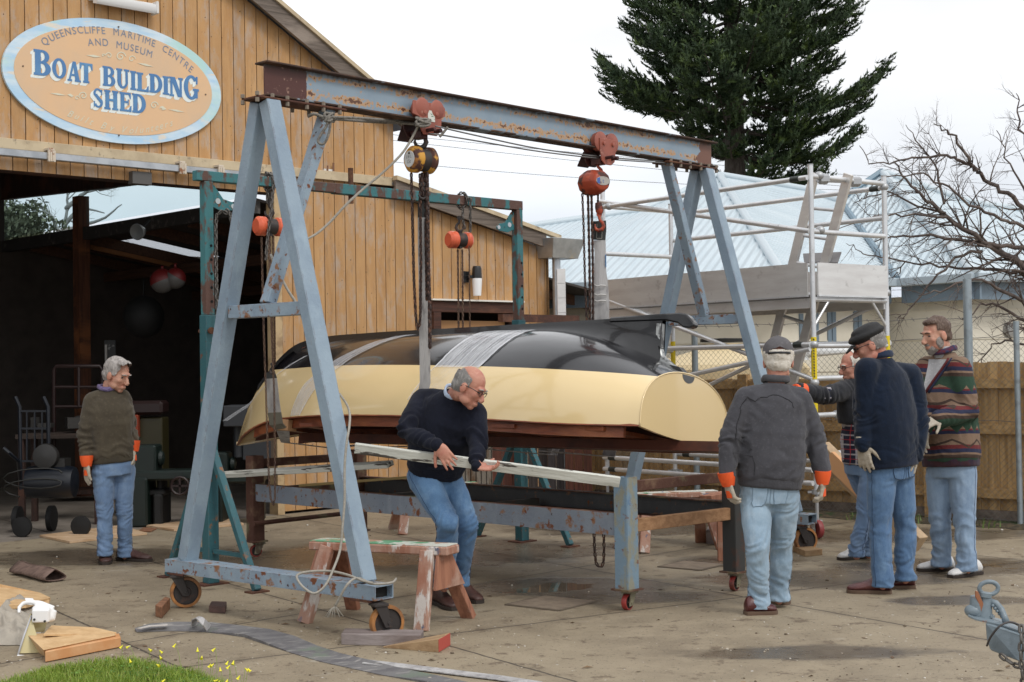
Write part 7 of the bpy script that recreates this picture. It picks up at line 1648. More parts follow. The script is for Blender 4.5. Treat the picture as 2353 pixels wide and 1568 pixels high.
def gp(px, py, dz=0): p = G(px, py); p.z = dz; return p
HGREY = mat('hair_grey', (.40,.37,.35), .7, 0, [((.22,.20,.19), 30, .45, .6, (3,1,1)), ((.55,.53,.51), 60, .55, .7, (3,1,1))], bump=(120,.5)); HWHITE = mat('hair_white', (.66,.62,.55), .7, 0, [((.48,.43,.36), 30, .5, .65)], bump=(120,.5)); HDARK = mat('hair_brown', (.075,.042,.028), .6, 0, [((.17,.12,.09), 50, .48, .65, (3,1,1))], bump=(120,.5)); HSALT = mat('hair_salt', (.20,.19,.18), .7, 0, [((.38,.36,.34), 45, .5, .65)], bump=(120,.5)); BEARD = mat('beard_grey', (.27,.24,.22), .8, 0, [((.22,.19,.17), 30, .5, .65)], bump=(120,.6))
D1 = jeans_mat('denim_mid', (.13,.215,.36), (.10,.17,.30), (.25,.34,.47)); D2 = jeans_mat('denim_blue', (.075,.165,.30), (.045,.11,.23), (.17,.28,.42)); D3 = jeans_mat('denim_pale', (.26,.365,.46), (.19,.285,.385), (.40,.49,.56)); D4 = jeans_mat('denim_deep', (.075,.15,.275), (.05,.11,.22), (.16,.26,.39)); D5 = jeans_mat('denim_light', (.21,.30,.42), (.16,.24,.36), (.33,.42,.52))
SM1 = mat('seam_mid', (.08,.12,.20), .9); SM2 = mat('seam_dark', (.03,.06,.12), .9); SM3 = mat('seam_pale', (.17,.24,.31), .9)
# A: left man, olive sweater
Y = 12.1
A = dict(shL=(212,921,Y-.05), shR=(282,915,Y+.05), elL=(193,1000,Y-.12), elR=(300,985,Y+.12), wrL=(199,1060,Y-.16), wrR=(307,1026,Y+.05), hip=(261,1066,Y), nk=(247,893,Y), hd=(270,861,Y-.02), knL=(241,1180,Y-.05), knR=(286,1182,Y+.05), anL=(241,1262,Y-.05), anR=(287,1265,Y+.10), fwd=(.75,-.6,0), lath=(.8,.6,0))
Hw = P(*A['wrL']); Hv = P(*A['wrR'])
person('grey haired man in olive sweater and orange cuffed gloves by the shed door', A, dict(name='sweater', mat=knit('olive_knit', (.075,.062,.042), (.055,.045,.032)), collar=knit('plaid_purple', (.10,.075,.17), (.20,.16,.28), (1,1,1), 60), hemf=.07, band=knit('olive_rib', (.060,.050,.034), (.045,.038,.028))),
    dict(mat=D1, seam=SM1), dict(s=1.16, fwd=(.80,-.38,-.34), hair=HGREY, hair_keep=lambda q: (q.z > -.045 or q.y < -.02) and (q.y < .052+.3*(q.z-.05) or q.z > .095) and not (q.z < .0 and q.y > .0) and q.y < .085, hair_more=[(.02,.05,.098,.06,.045,.028)]),
    [dict(kind='orange', w=Hw, d=(.03,-.05,-1), n=(-.75,-.6,0), side=1, curl=.25), dict(kind='orange', w=Hv, d=(.05,-.1,-1), n=(.9,.2,0), side=-1, curl=.4)],
    [(gp(243,1283), gp(242,1299), SHB, SOLB, 'shoe', None), (gp(272,1287), gp(346,1291), SHB, SOLB, 'shoe', None)], seed=1, rad=dict(chest=.20, waist=.20, hem=.195, waistf=.15, nk=.054))
# B: stooping man with the plank
Y = 9.5
B = dict(shL=(972,920,Y+.02), shR=(1090,952,Y-.14), elL=(930,992,Y-.25), elR=(1097,1022,Y-.28), wrL=(1003,1022,Y-.46), wrR=(1094,1068,Y-.42), hip=(998,1082,Y+.06), nk=(1045,903,Y-.18), hd=(1081,890,Y-.30), knL=(1030,1203,Y-.22), knR=(1074,1206,Y-.02), anL=(1020,1334,Y+.06), anR=(1056,1328,Y+.18), fwd=(.45,-.9,-.2), lath=(.95,.25,0))
w1 = P(*B['wrL']); w2 = P(*B['wrR'])
body, top, info = person('balding man in a dark navy sweater and glasses stooping to carry a long white plank', B, dict(name='sweater', mat=knit('navy_knit', (.010,.012,.022), (.007,.008,.015), sheen=.05), collar=knit('pale_blue_collar', (.42,.50,.62), (.34,.42,.55)), ct=.011, cr=.062, hemf=.06, band=knit('navy_rib', (.010,.012,.022), (.007,.008,.015), sheen=.05)),
    dict(mat=D2, seam=SM2), dict(s=1.08, fwd=(.76,-.36,-.50), up=(.25,0,1), hair=HSALT, hair_keep=lambda q: q.y < .022 and q.z < .088-.35*max(0,q.y+.06) and q.z > -.06 and not (abs(q.x) < .05 and q.z > .06), hs=(.081,.101,.092), glasses=True),
    [dict(kind='bare', w=w1+V((.01,-.01,0)), d=(.55,-.12,-.82), n=(-.15,-1,.1), side=1, curl=.22, s=1.12), dict(kind='bare', w=w2+V((0,.0,-.015)), d=(.95,-.15,-.12), n=(.1,.25,-1), side=1, curl=.8, s=1.05)],
    [(gp(1000,1386), gp(1046,1404), SHB, SOLB, 'shoe', None), (gp(1057,1372), gp(1102,1388), SHB, SOLB, 'shoe', None)], skin=SKIN2, seed=2, rad=dict(chest=.21, waist=.215, hem=.20, hemf=.16, waistf=.17, el=.066, sh=.085, kn=.076, th=.098, an=.070))
# C: grey fleece, seen from behind
Y = 9.2
Cj = dict(shL=(1714,917,Y), shR=(1836,917,Y+.05), elL=(1676,1010,Y-.05), elR=(1872,1000,Y+.05), wrL=(1671,1090,Y-.08), wrR=(1890,1086,Y), hip=(1768,1120,Y), nk=(1783,878,Y), hd=(1788,829,Y+.05), knL=(1741,1258,Y-.12), knR=(1797,1250,Y+.10), anL=(1744,1378,Y-.03), anR=(1790,1362,Y+.20), fwd=(.25,1,0), lath=(.97,-.1,0))
w1 = P(*Cj['wrL']); w2 = P(*Cj['wrR'])
body, top, info = person('man in a grey fleece pullover and grey cap walking with his back to the camera', Cj, dict(name='fleece', mat=knit('grey_fleece', (.066,.066,.075), (.050,.050,.057)), collar=knit('grey_collar', (.075,.075,.082), (.06,.06,.066)), ct=.020, cr=.075, hemf=.05, band=knit('grey_rib', (.055,.055,.062), (.045,.045,.05))),
    dict(mat=D3, seam=SM3), dict(fwd=(.12,1,-.12), hair=HWHITE, hair_keep=lambda q: q.z < .05 and q.y < .03 and q.z > -.075 and (abs(q.x) > .02 or q.z > -.07), hs=(.090,.112,.100), s=1.13),
    [dict(kind='orange', w=w1+V((0,0,-.03)), d=(.18,.05,-1), n=(-.9,-.3,0), side=1, curl=.8), dict(kind='orange', w=w2+V((0,0,-.03)), d=(.0,.1,-1), n=(.9,-.3,0), side=-1, curl=.9)],
    [(gp(1712,1413), gp(1784,1410), SHM, SOLT, 'shoe', None), (gp(1772,1386), gp(1814,1389), SHM, SOLT, 'shoe', None)], skin=SKIN2, seed=3, rad=dict(chest=.215, waist=.222, hem=.215, hemf=.165, waistf=.17, sh=.080, el=.070, wr=.056, kn=.076, an=.072, th=.098, hip=.185))
CAPG = knit('cap_grey', (.12,.115,.12), (.09,.085,.09), sheen=.05)
def cap(body, info, mt, brimdir=1, flat=False):
    hc, Rh = info['hc'], info['Rh']; Ri = Rh.inverted(); h = MB()
    if flat:
        h.ell(hc+Rh @ V((0,-.012,.062)), (.098,.122,.040), Rh, 24, 14); h.ell(hc+Rh @ V((0,-.02,.092)), (.080,.098,.034), Rh, 20, 12); h.ell(hc+Rh @ V((0,-.015,.040)), (.084,.104,.028), Rh, 22, 10)
        me = remesh(h, .007, 3, lambda p, n: .002*mn.noise(p*30)); c = mobj('cap', me, mt, body)
        b_ = MB(); R2 = [[hc+Rh @ V((.078*cos(a)*k, .085+.065*sin(a)*k-.02*(1-k), .040-.028*k*sin(a)+z)) for a in [pi*j/14 for j in range(15)]] for k, z in ((.35,.006),(1,0),(1,-.008),(.35,-.004))]; b_.loft(R2, cap=False, closed=False); b_.build('peak', mt, c, smooth=True)
    else:
        h.ell(hc+Rh @ V((0,-.020,.040)), (.090,.110,.098), Rh, 26, 18); me = remesh(h, .0065, 1, lambda p, n: .0015*mn.noise(p*30))
        def kp(p): q = Ri @ (p-hc); return q.z > .028+.15*q.y*0 and not (q.y < -.06 and abs(q.x) < .045 and q.z < .062-.35*abs(q.x))
        c = mobj('cap', me, mt, body, keep=kp)
        b_ = MB(); b_.tube([hc+Rh @ V((x, -.020-.112*sqrt(max(0,1-(x/.088)**2)), .030)) for x in [-.06+.12*k/10 for k in range(11)]], .008, 6); b_.build('strap', BLK, c, smooth=True)
        b_ = MB(); b_.ell(hc+Rh @ V((0,-.02,.138)), (.009,.009,.006), Rh, 10, 6); b_.build('button', mt, c, smooth=True)
        b_ = MB(); R2 = [[hc+Rh @ V((.072*cos(a)*k, .080+.075*sin(a)*k, .034-.012*k*sin(a)+z)) for a in [pi*j/14 for j in range(15)]] for k, z in ((.3,.006),(1,0),(1,-.005),(.3,-.002))]; b_.loft(R2, cap=False, closed=False); b_.build('peak', mt, c, smooth=True)
cap(body, info, CAPG)
surf_line(top, [P(x, y, 8.95) for x, y in ((1692,925),(1710,905),(1735,893),(1765,888),(1800,888),(1828,893),(1850,905),(1866,925))], .0035, knit('fleece_seam', (.03,.03,.034), (.025,.025,.028)), 'yoke_seam', 6); surf_line(top, [P(x, y, 8.95) for x, y in ((1702,930),(1712,980),(1712,1040),(1716,1100))], .003, _matn['fleece_seam'], 'side_seam', 6)
# D: white haired man reaching out, behind the others
Y = 11.3
D = dict(shL=(1948,896,Y-.05), shR=(2000,890,Y+.1), elL=(1895,910,Y-.28), elR=(2010,980,Y+.1), wrL=(1836,896,Y-.45), wrR=(2000,1040,Y+.05), hip=(1985,1060,Y+.03), nk=(1973,878,Y), hd=(1957,842,Y-.02), knL=(1986,1185,Y-.05), knR=(2012,1180,Y+.15), anL=(1968,1264,Y-.03), anR=(1996,1262,Y+.25), fwd=(-.85,-.5,0), lath=(-.5,.85,0))
def plaid():
    m, nt, b, out = base_mat('plaid_shirt'); tc = nd(nt, 'ShaderNodeTexCoord'); sx = nd(nt, 'ShaderNodeSeparateXYZ'); lk(nt, tc.outputs['Object'], sx.inputs[0]); c = (.012,.014,.035)
    for k, (per, w, col, ph) in enumerate(((.075,.16,(.42,.40,.42),0),(.075,.08,(.35,.02,.03),.45))):
        for a in (0, 2):
            f = mathn(nt, 'LESS_THAN', mathn(nt, 'FRACT', mathn(nt, 'ADD', mathn(nt, 'DIVIDE', sx.outputs[a], per), 10+ph)), w); c = mixc(nt, mathn(nt, 'MULTIPLY', f, .75), c, col)
    lk(nt, c, b.inputs['Base Color']); b.inputs['Roughness'].default_value = .9; return m
def jack():
    m, nt, b, out = base_mat('jacket_over_plaid'); return m
w1 = P(*D['wrL']); w2 = P(*D['wrR'])
stripes = lambda o, heel, d, s, up, L, w, h: None
def shoe_panels(o, heel, d, s, up, L, w, h):
    for sg in (1, -1):
        for t0, t1 in ((.36,.48),(.47,.59)):
            m = MB(); m.prism([heel+d*L*t0+s*sg*w*.80+up*.030, heel+d*L*(t0+.045)+s*sg*w*.80+up*.030, heel+d*L*(t1+.02)+s*sg*w*.66+up*.062, heel+d*L*(t1-.03)+s*sg*w*.66+up*.062], s*sg*.010); m.build('stripe', SHG, o)
    m = MB(); m.box(heel+d*L*.02+up*.055, (.03,.05,.05), Matrix.Rotation(atan2(d.y,d.x),3,'Z')); m.build('heel_tab', SHG, o, bevel=.01)
body, top, info = person('white haired man in glasses and plaid shirt stretching one arm out to touch the dinghy', D, dict(name='shirt', mat=plaid(), collar=knit('dark_collar', (.03,.03,.035), (.02,.02,.025)), ct=.014, hemf=-.02),
    dict(mat=D1, seam=SM1), dict(fwd=(-.93,-.28,-.22), hair=HWHITE, hair_keep=lambda q: q.y < .03 and q.z > -.05 and not (q.z > .09 and q.y > -.01), hs=(.079,.099,.091), glasses=True),
    [dict(kind='orange', w=w1, d=(-.75,-.5,.12), n=(0,-.1,1), side=1, curl=.4, s=.95), dict(kind='bare', w=w2, d=(0,0,-1), n=(.9,0,0), side=1)],
    [(gp(1990,1282), gp(1928,1288), SHW, SOLB, 'shoe', shoe_panels), (gp(2002,1268), gp(1950,1276), SHW, SOLB, 'shoe', shoe_panels)], skin=SKIN2, seed=4, rad=dict(chest=.18, waist=.18, hem=.18, sh=.07))
# his charcoal jacket sleeves over the shirt
m = MB(); 
for k in ('L','R'):
    a, b_, c = P(*D['sh'+k]), P(*D['el'+k]), P(*D['wr'+k]); limbseg(m, [(P(*D['nk'])+a)/2, a, a.lerp(b_,.5), b_, b_.lerp(c,.5), c], [.08,.088,.078,.072,.066,.058])
cs = info; rings_loft(m, [(cs['hip'].lerp(cs['nk'], f), cs['hl'] if f < .5 else cs['cl'], cs['hf'] if f < .5 else cs['cf'], rl, rf) for f, rl, rf in ((.50,.20,.155),(.62,.203,.157),(.82,.195,.14),(.93,.12,.10),(.99,.08,.08))])
me = remesh(m, .0115, 3, fold_fn([(P(*D['elL']), .2, .014, (P(*D['wrL'])-P(*D['shL'])).normalized()), (P(*D['shL']), .15, .012, V((1,0,0)))], .005, 8, 9)); mobj('jacket', me, knit('charcoal_jacket', (.022,.023,.028), (.016,.017,.02)), body)
# E: navy fleece and black cap
Y = 9.95
E = dict(shL=(1992,850,Y-.12), shR=(2092,864,Y+.14), elL=(1990,955,Y-.10), elR=(2110,965,Y+.05), wrL=(1983,1022,Y-.14), wrR=(2104,1045,Y+.0), hip=(2045,1068,Y), nk=(2022,822,Y), hd=(1996,792,Y-.03), knL=(2022,1204,Y-.05), knR=(2080,1206,Y+.08), anL=(2028,1330,Y-.08), anR=(2080,1316,Y+.08), fwd=(-.6,.8,0), lath=(.8,.6,0))
w1 = P(*E['wrL']); w2 = P(*E['wrR'])
body, top, info = person('tall man in a navy blue fleece jacket and black flat cap with his back turned', E, dict(name='fleece_jacket', mat=knit('navy_fleece', (.006,.013,.030), (.005,.010,.022)), collar=knit('navy_collar', (.010,.020,.045), (.02,.03,.06)), ct=.022, cr=.080, hemf=.03, band=knit('navy_hem', (.008,.014,.032), (.006,.01,.02))),
    dict(mat=D4, seam=SM2), dict(fwd=(-.90,.12,-.42), up=(-.15,0,1), hair=HSALT, hair_keep=lambda q: q.z < .04 and q.y < -.01 and q.z > -.05, hs=(.083,.103,.094), glasses=True, s=1.10),
    [dict(kind='hide', w=w1, d=(.10,.0,-1), n=(-.6,-.7,0), side=-1, curl=.35, s=1.2), dict(kind='hide', w=w2, d=(-.06,.1,-1), n=(.9,-.2,0), side=1, curl=.7, s=1.12)],
    [(gp(2048,1364), gp(1946,1362), SHM, SOLT, 'shoe', None), (gp(2102,1352), gp(2030,1352), SHM, SOLT, 'shoe', None)], skin=SKIN2, seed=5, rad=dict(chest=.225, waist=.235, hem=.225, hemf=.18, waistf=.19, chestf=.16, sh=.088, el=.075, wr=.06, kn=.078, an=.076, th=.100, hip=.19))
cap(body, info, mat('cap_black', (.010,.010,.011), .7, bump=(60,.3)), flat=True)
# F: bearded man in patterned jacket
Y = 10.7
Fj = dict(shL=(2132,845,Y+.10), shR=(2205,846,Y-.12), elL=(2118,935,Y+.05), elR=(2225,945,Y-.18), wrL=(2128,985,Y-.10), wrR=(2158,962,Y-.30), hip=(2185,1066,Y), nk=(2170,808,Y+.03), hd=(2150,769,Y), knL=(2160,1204,Y+.05), knR=(2216,1206,Y-.10), anL=(2164,1285,Y+.10), anR=(2222,1295,Y-.12), fwd=(-.8,-.6,0), lath=(.7,-.7,0))
def patt():
    m, nt, b, out = base_mat('patterned_wool'); tc = nd(nt, 'ShaderNodeTexCoord'); o = tc.outputs['Object']; sx = nd(nt, 'ShaderNodeSeparateXYZ'); lk(nt, o, sx.inputs[0])
    u = mathn(nt, 'ADD', sx.outputs[0], mathn(nt, 'MULTIPLY', sx.outputs[1], .6)); zig = mathn(nt, 'ABSOLUTE', mathn(nt, 'SUBTRACT', mathn(nt, 'FRACT', mathn(nt, 'MULTIPLY', u, 13)), .5))
    big = mathn(nt, 'ABSOLUTE', mathn(nt, 'SUBTRACT', mathn(nt, 'FRACT', mathn(nt, 'MULTIPLY', u, 5)), .5)); z = mathn(nt, 'ADD', sx.outputs[2], mathn(nt, 'MULTIPLY', mathn(nt, 'SUBTRACT', noise_f(nt, o, 3, 2, .5, 0, 1), .5), .06)); tan = (.19,.125,.085); c = mixc(nt, noise_f(nt, o, 60, 2, .5, .4, .7), tan, (.20,.13,.09))
    NV, RD, GN, BR = (.018,.022,.055), (.12,.018,.02), (.02,.05,.03), (.05,.03,.022)
    def band(z0, z1, col, zz=0, bg=0):
        nonlocal c
        q = z if not zz else mathn(nt, 'ADD', z, mathn(nt, 'MULTIPLY', zig, zz))
        if bg: q = mathn(nt, 'ADD', z, mathn(nt, 'MULTIPLY', big, bg))
        f = mathn(nt, 'MULTIPLY', mathn(nt, 'GREATER_THAN', q, z0), mathn(nt, 'LESS_THAN', z if zz else q, z1)); c = mixc(nt, f, c, col)
    per = .30
    for k, b0 in enumerate((-.42,-.12,.18)):
        band(b0+.02, b0+.075, GN, .10); band(b0+.075, b0+.10, BR); band(b0+.115, b0+.145, NV); band(b0+.145, b0+.175, RD); band(b0+.205, b0+.222, BR, 0, .12); band(b0+.26, b0+.285, NV); band(b0+.285, b0+.297, RD)
    lk(nt, c, b.inputs['Base Color']); b.inputs['Roughness'].default_value = .95; bumpn(nt, b, noise_f(nt, o, 90, 2, .5, .2, .8), .4, .004); return m
w1 = P(*Fj['wrL']); w2 = P(*Fj['wrR'])
body, top, info = person('tall bearded man in a patterned brown wool jacket and white running shoes at the right', Fj, dict(name='wool_jacket', mat=patt(), collar=knit('navy_red_collar', (.03,.04,.09), (.13,.02,.025), (1,1,1), 30), ct=.018, cr=.085, hemf=.02, band=knit('wool_hem', (.05,.02,.025), (.02,.02,.04), (1,1,1), 9)),
    dict(mat=D5, seam=SM1), dict(s=1.12, fwd=(-.90,-.34,-.20), hair=HDARK, beard=BEARD, hs=(.079,.099,.091), hair_keep=lambda q: (q.z > -.055 if q.y < -.03 else q.z > -.02) and (q.y < .030 or q.z > .070+.12*abs(q.x)) and not (q.z < .03 and q.y > .0) and q.y < .080, hair_more=[(-.01,.030,.090,.062,.045,.024)]),
    [dict(kind='hide', w=w1, d=(-.3,-.3,-.9), n=(-.8,-.3,0), side=1, curl=.4), dict(kind='hide', w=w2, d=(-.85,-.35,-.25), n=(-.2,-.6,.8), side=-1, curl=.5, s=1.15)],
    [(gp(2192,1312), gp(2108,1313), SHW, SOLB, 'shoe', shoe_panels), (gp(2250,1319), gp(2184,1329), SHW, SOLB, 'shoe', shoe_panels)], seed=6, rad=dict(chest=.215, waist=.225, hem=.225, hemf=.175, waistf=.175, sh=.092, el=.082, wr=.066, kn=.080, an=.078, th=.102, hip=.188))
# white roll neck under the jacket
m = MB(); c = info['nk']; f = info['cf']; rings_loft(m, [(c-info['sp']*.05+f*.02, info['cl'], f, .062, .066), (c+info['sp']*.035+f*.012, info['cl'], f, .060, .062)]); m.build('roll_neck', knit('white_knit', (.40,.40,.41), (.33,.33,.34)), body, smooth=True)
_t = _bvh(top)
def onto(px, py, off=.004):
    d = ray(px, py).normalized(); h = _t.ray_cast(V((0,0,H)), d)
    if h[0] is None: c, nn, _, _ = _t.find_nearest(P(px, py, 10.5)); return c+nn*off
    return h[0]-d*off
def vrow(y, x0, x1): return [onto(x0+(x1-x0)*k/6, y) for k in range(7)]
m = MB(); m.loft([vrow(826,2134,2178), vrow(842,2132,2166), vrow(860,2128,2154), vrow(880,2124,2140), vrow(902,2121,2127)], cap=False, closed=False); m.build('shirt_front', _matn['white_knit'], top, smooth=True)
for dx, r, mt, nm in ((0,.010,mat('lapel_red', (.11,.018,.022), .95),'lapel'), (7,.009,mat('lapel_navy', (.018,.022,.055), .95),'lapel')):
    m = MB(); m.tube([onto(x+dx, y, .003) for x, y in ((2180,824),(2174,834),(2167,844),(2161,853),(2154,862),(2147,872),(2140,882),(2133,892),(2127,903))], r, 6); m.build(nm, mt, top, smooth=True)
for x0, y0, x1, y1 in ((2126,905,2128,1040),): 
    m = MB(); m.tube([onto(x0+(x1-x0)*k/10, y0+(y1-y0)*k/10, .002) for k in range(11)], .003, 5); m.build('front_edge', mat('edge_dark', (.03,.02,.02), .95), top, smooth=True)
# ================= sawhorses, timber and clutter =================
SAWW = wood('sawhorse_wood', (.36,.16,.095), (.24,.10,.06), (.42,.30,.24), 3, (9,9,.8)); 
SAWP = mat('sawhorse_painted', (.38,.22,.16), .7, layers=[((.30,.13,.08), 4, .45, .6, (3,3,.6)), ((.55,.50,.46), 7, .56, .62, (2,2,.5)), ((.10,.12,.18), 9, .64, .68)], bump=(20,.4))
TOPP = mat('spattered_top', (.55,.56,.50), .6, layers=[((.10,.30,.16), 2.6, .52, .56), ((.40,.24,.16), 6, .55, .6), ((.06,.10,.22), 8, .66, .69), ((.70,.70,.66), 4, .58, .62)], bump=(18,.6))
def sawhorse(lb, a, b_, feet, zt, w=.17, th=.055, mt=SAWP, group='sawhorses in the yard', leg=.09):
    """a,b ends of the top (ground xy), feet four ground points: two by a, two by b"""
    a = V((a.x,a.y,zt-th/2)); b_ = V((b_.x,b_.y,zt-th/2)); t = thing('sawhorse', lb, 'sawhorse', flat((a+b_)/2), group); d = (b_-a).normalized(); s = V((-d.y,d.x,0))
    m = MB(); m.bar(a, b_, w, th); o = m.build('top_beam', mt, t, bevel=.008)
    m = MB(); m.bar(a+d*.01+V((0,0,th/2+.003)), b_-d*.01+V((0,0,th/2+.003)), w-.012, .006); m.build('top_board', TOPP, t, bevel=.002)
    for end, e in ((a,0),(b_,1)):
        q = end+d*(.14 if e == 0 else -.14); fs = feet[2*e:2*e+2]; tops = []
        for ft in fs:
            sg = 1 if (ft-q).dot(s) > 0 else -1; tp = q+s*sg*(w/2-.01)+V((0,0,-.0)); tops.append((tp, ft)); m = MB(); m.bar(ft+V((0,0,.0)), tp, leg*.55, leg, up=d); m.build('leg', mt if sg < 0 else SAWW, t, bevel=.004)
        m = MB(); k0, k1 = .96, .50; (t0,f0),(t1,f1) = tops; sgn = (-1 if e == 0 else 1); off = d*sgn*(leg*.5+.012)
        m.prism([f0.lerp(t0,k0)+off, f1.lerp(t1,k0)+off, f1.lerp(t1,k1)+off, f0.lerp(t0,k1)+off], d*sgn*.022); m.build('end_brace', SAWW, t, bevel=.003)
    return t
f = [gp(700,1432), gp(812,1400), gp(968,1450), gp(1078,1420)]
zt = P(735,1238,G(756,1416).y).z
c1 = G(722,1243,zt); c2 = G(1042,1254,zt); sawhorse('paint spattered wooden sawhorse standing behind the near blue gantry wheel', V((c1.x,c1.y+.05,0)), V((c2.x,c2.y,0)), f, zt)
f2 = [gp(1247,1268), gp(1345,1255), gp(1420,1270), gp(1425,1254)]
# second and third sawhorses behind the cradle
def saw2(lb, px0, px1, yf, yt, wd):
    g0, g1 = gp(px0, yf), gp(px1, yf-8); d = (g1-g0).normalized(); s = V((-d.y,d.x,0)); z = P(px0, yt, g0.y).z
    return sawhorse(lb, g0-d*.05+s*.25, g1+d*.05+s*.25, [g0+V((0,0,0)), g0+s*.55, g1+V((0,0,0)), g1+s*.55], z, .14, .05)
saw2('low reddish sawhorse seen between the cradle legs', 1480, 1660, 1272, 1140, .2)
saw2('reddish sawhorse legs behind the stooping man under the cradle', 925, 1100, 1230, 1120, .2)
# pinkish post of the trestle next to the right cradle leg
tt = thing('trestle', 'dull pink wooden trestle beside the rusty cradle corner', 'trestle', gp(1660,1290))
m = MB(); p = gp(1661,1290); m.box(p+V((0,.02,.24)), (.075,.05,.48)); m.build('leg', SAWW, tt, bevel=.003)
m = MB(); q = gp(1760,1262); m.bar(q+V((0,0,.0)), q+V((-.16,.05,.5)), .08, .05); m.build('leg', SAWW, tt, bevel=.003)
m = MB(); m.bar(p+V((-.12,.05,.50)), q+V((-.05,.1,.52)), .10, .05); m.build('top_rail', SAWW, tt, bevel=.003)
def block(lb, pts, h, mt, name='timber_block', cat='timber block', z0=0.0, bev=.003):
    """ground footprint given as picture points"""
    g = [V((*gp(x, y)[:2], z0)) for x, y in pts]; m = MB(); m.prism(g, (0,0,h)); return tag(m.build(name, mt, bevel=bev), lb, cat)
W1 = wood('pine_fresh', (.62,.42,.22), (.52,.33,.16), None, 3, (4,4,4)); W2 = wood('offcut_brown', (.26,.12,.06), (.16,.075,.04), None, 3, (6,6,6)); W3 = wood('timber_grey', (.21,.17,.16), (.14,.11,.10), (.28,.24,.23), 3, (1,7,7)); W4 = wood('wedge_tan', (.36,.24,.13), (.26,.16,.08), None, 3, (2,7,7)); PLY = mat('ply_sheet', (.52,.36,.22), .7, layers=[((.42,.27,.15), 2.5, .45, .6, (1,3,1)), ((.60,.44,.30), 7, .5, .7)])
block('grey timber on edge chocking the near gantry wheel', [(784,1482),(966,1487),(974,1473),(793,1469)], .065, W3)
t = thing('timber_wedge', 'long tan wedge with red painted end lying beside the wheel chock', 'wedge', gp(950,1490))
a = [gp(880,1489), gp(1008,1500), gp(1034,1484), gp(915,1481)]; m = MB(); m.add([a[0],a[1],a[2],a[3], a[0]+V((0,0,.008)), a[1]+V((0,0,.075)), a[2]+V((0,0,.075)), a[3]+V((0,0,.008))], [(3,2,1,0),(4,5,6,7),(0,1,5,4),(1,2,6,5),(2,3,7,6),(3,0,4,7)]); m.build('wedge_body', W4, t, bevel=.002)
m = MB(); e0, e1 = a[1], a[2]; dd = (a[1]-a[0]).normalized(); m.prism([e0+V((0,0,.003)), e1+V((0,0,.003)), e1+V((0,0,.072)), e0+V((0,0,.072))], dd*.003); m.build('painted_end', mat('red_end', (.42,.07,.05), .7), t)
block('small triangular brown timber offcut on the concrete near the left gantry wheel', [(357,1417),(372,1422),(391,1400),(380,1396)], .075, W2)
block('short brown offcut just behind the left orange gantry wheel', [(480,1408),(518,1411),(521,1398),(486,1397)], .045, wood('offcut_dark', (.10,.055,.045), (.06,.035,.03)))
block('tan wedge holding the far right gantry wheel', [(1822,1268),(1850,1280),(1890,1276),(1850,1264)], .05, W4)
block('grey squared timber block lying behind the right cradle legs', [(1623,1250),(1682,1254),(1690,1236),(1630,1232)], .12, W3)
block('dark timber lying beyond the near cradle leg', [(1410,1262),(1462,1268),(1470,1256),(1420,1252)], .04, W2)
# ply sheets by the doorway
def sheet(lb, pts, h=.02): return block(lb, pts, h, PLY, 'plywood_sheet', 'plywood sheet', .003, .0)
sheet('pale plywood sheet lying on the concrete behind the left man', [(91,1235),(160,1250),(338,1230),(275,1212)])
sheet('pale plywood sheet lying on the floor behind the teal stand', [(336,1212),(400,1222),(560,1208),(520,1190)])
block('thin brown strip of timber lying between the two plywood sheets', [(318,1222),(345,1224),(360,1217),(330,1215)], .015, W2, 'timber_strip', 'timber strip')
# curled piece of old gutter / bark
m = MB(); a = gp(46,1318); b_ = gp(128,1338); d = (b_-a).normalized(); s = V((-d.y,d.x,0)); L = (b_-a).length; rings = []
for k in range(9):
    f_ = k/8; c = a+d*L*f_; rings.append([c+s*(.075*cos(q)+.03*sin(q*2))*(1+.06*sin(k*2))+V((0,0,.055-.055*sin(q)*(.9+.1*cos(k)))) for q in [(-.35+1.7*j/12)*pi for j in range(13)]])
m.loft(rings, cap=False, closed=False); m2 = MB(); m2.v = m.v; m2.f = m.f; m2.m = m.m; o = m2.build('curled_sheet', wood('bark_sheet', (.19,.125,.10), (.11,.07,.055), None, 4, (2,8,8)), smooth=True)
sm_ = o.modifiers.new('s', 'SOLIDIFY'); sm_.thickness = .006; tag(o, 'curled brown strip of bark like sheet lying open on the concrete', 'curled sheet')
# flat grey sling lying on the ground
def gz(px, py, z): return G(px, py, z)
t = thing('webbing_strap', 'long grey webbing strap lying twisted across the near concrete', 'strap', gp(600,1470))
m = MB(); Lp_ = [(312,1452,.012),(345,1449,.02),(400,1447,.022),(470,1448,.03),(530,1453,.028),(590,1460,.022),(640,1475,.02),(700,1497,.016),(760,1517,.012),(830,1533,.010),(900,1548,.008),(980,1562,.008),(1060,1580,.008)]
Wd = [.07,.11,.125,.13,.15,.18,.20,.17,.14,.13,.13,.13,.13]; rings = []
for i, ((x,y,z), w) in enumerate(zip(Lp_, Wd)):
    j0, j1 = max(i-1,0), min(i+1,len(Lp_)-1); d = (gp(*Lp_[j1][:2])-gp(*Lp_[j0][:2])).normalized(); s = V((-d.y,d.x,0)); c = gp(x,y); tl = .25*sin(i*.9)*.5
    rings.append([c-s*w/2+V((0,0,.004+max(0,-tl)*.12)), c-s*w*.2+V((0,0,z*.8)), c+s*w*.2+V((0,0,z)), c+s*w/2+V((0,0,.006+z*.9+max(0,tl)*.1)), c+s*w/2+V((0,0,.002+z*.4)), c-s*w*.1+V((0,0,.002)), c-s*w/2+V((0,0,.001))])
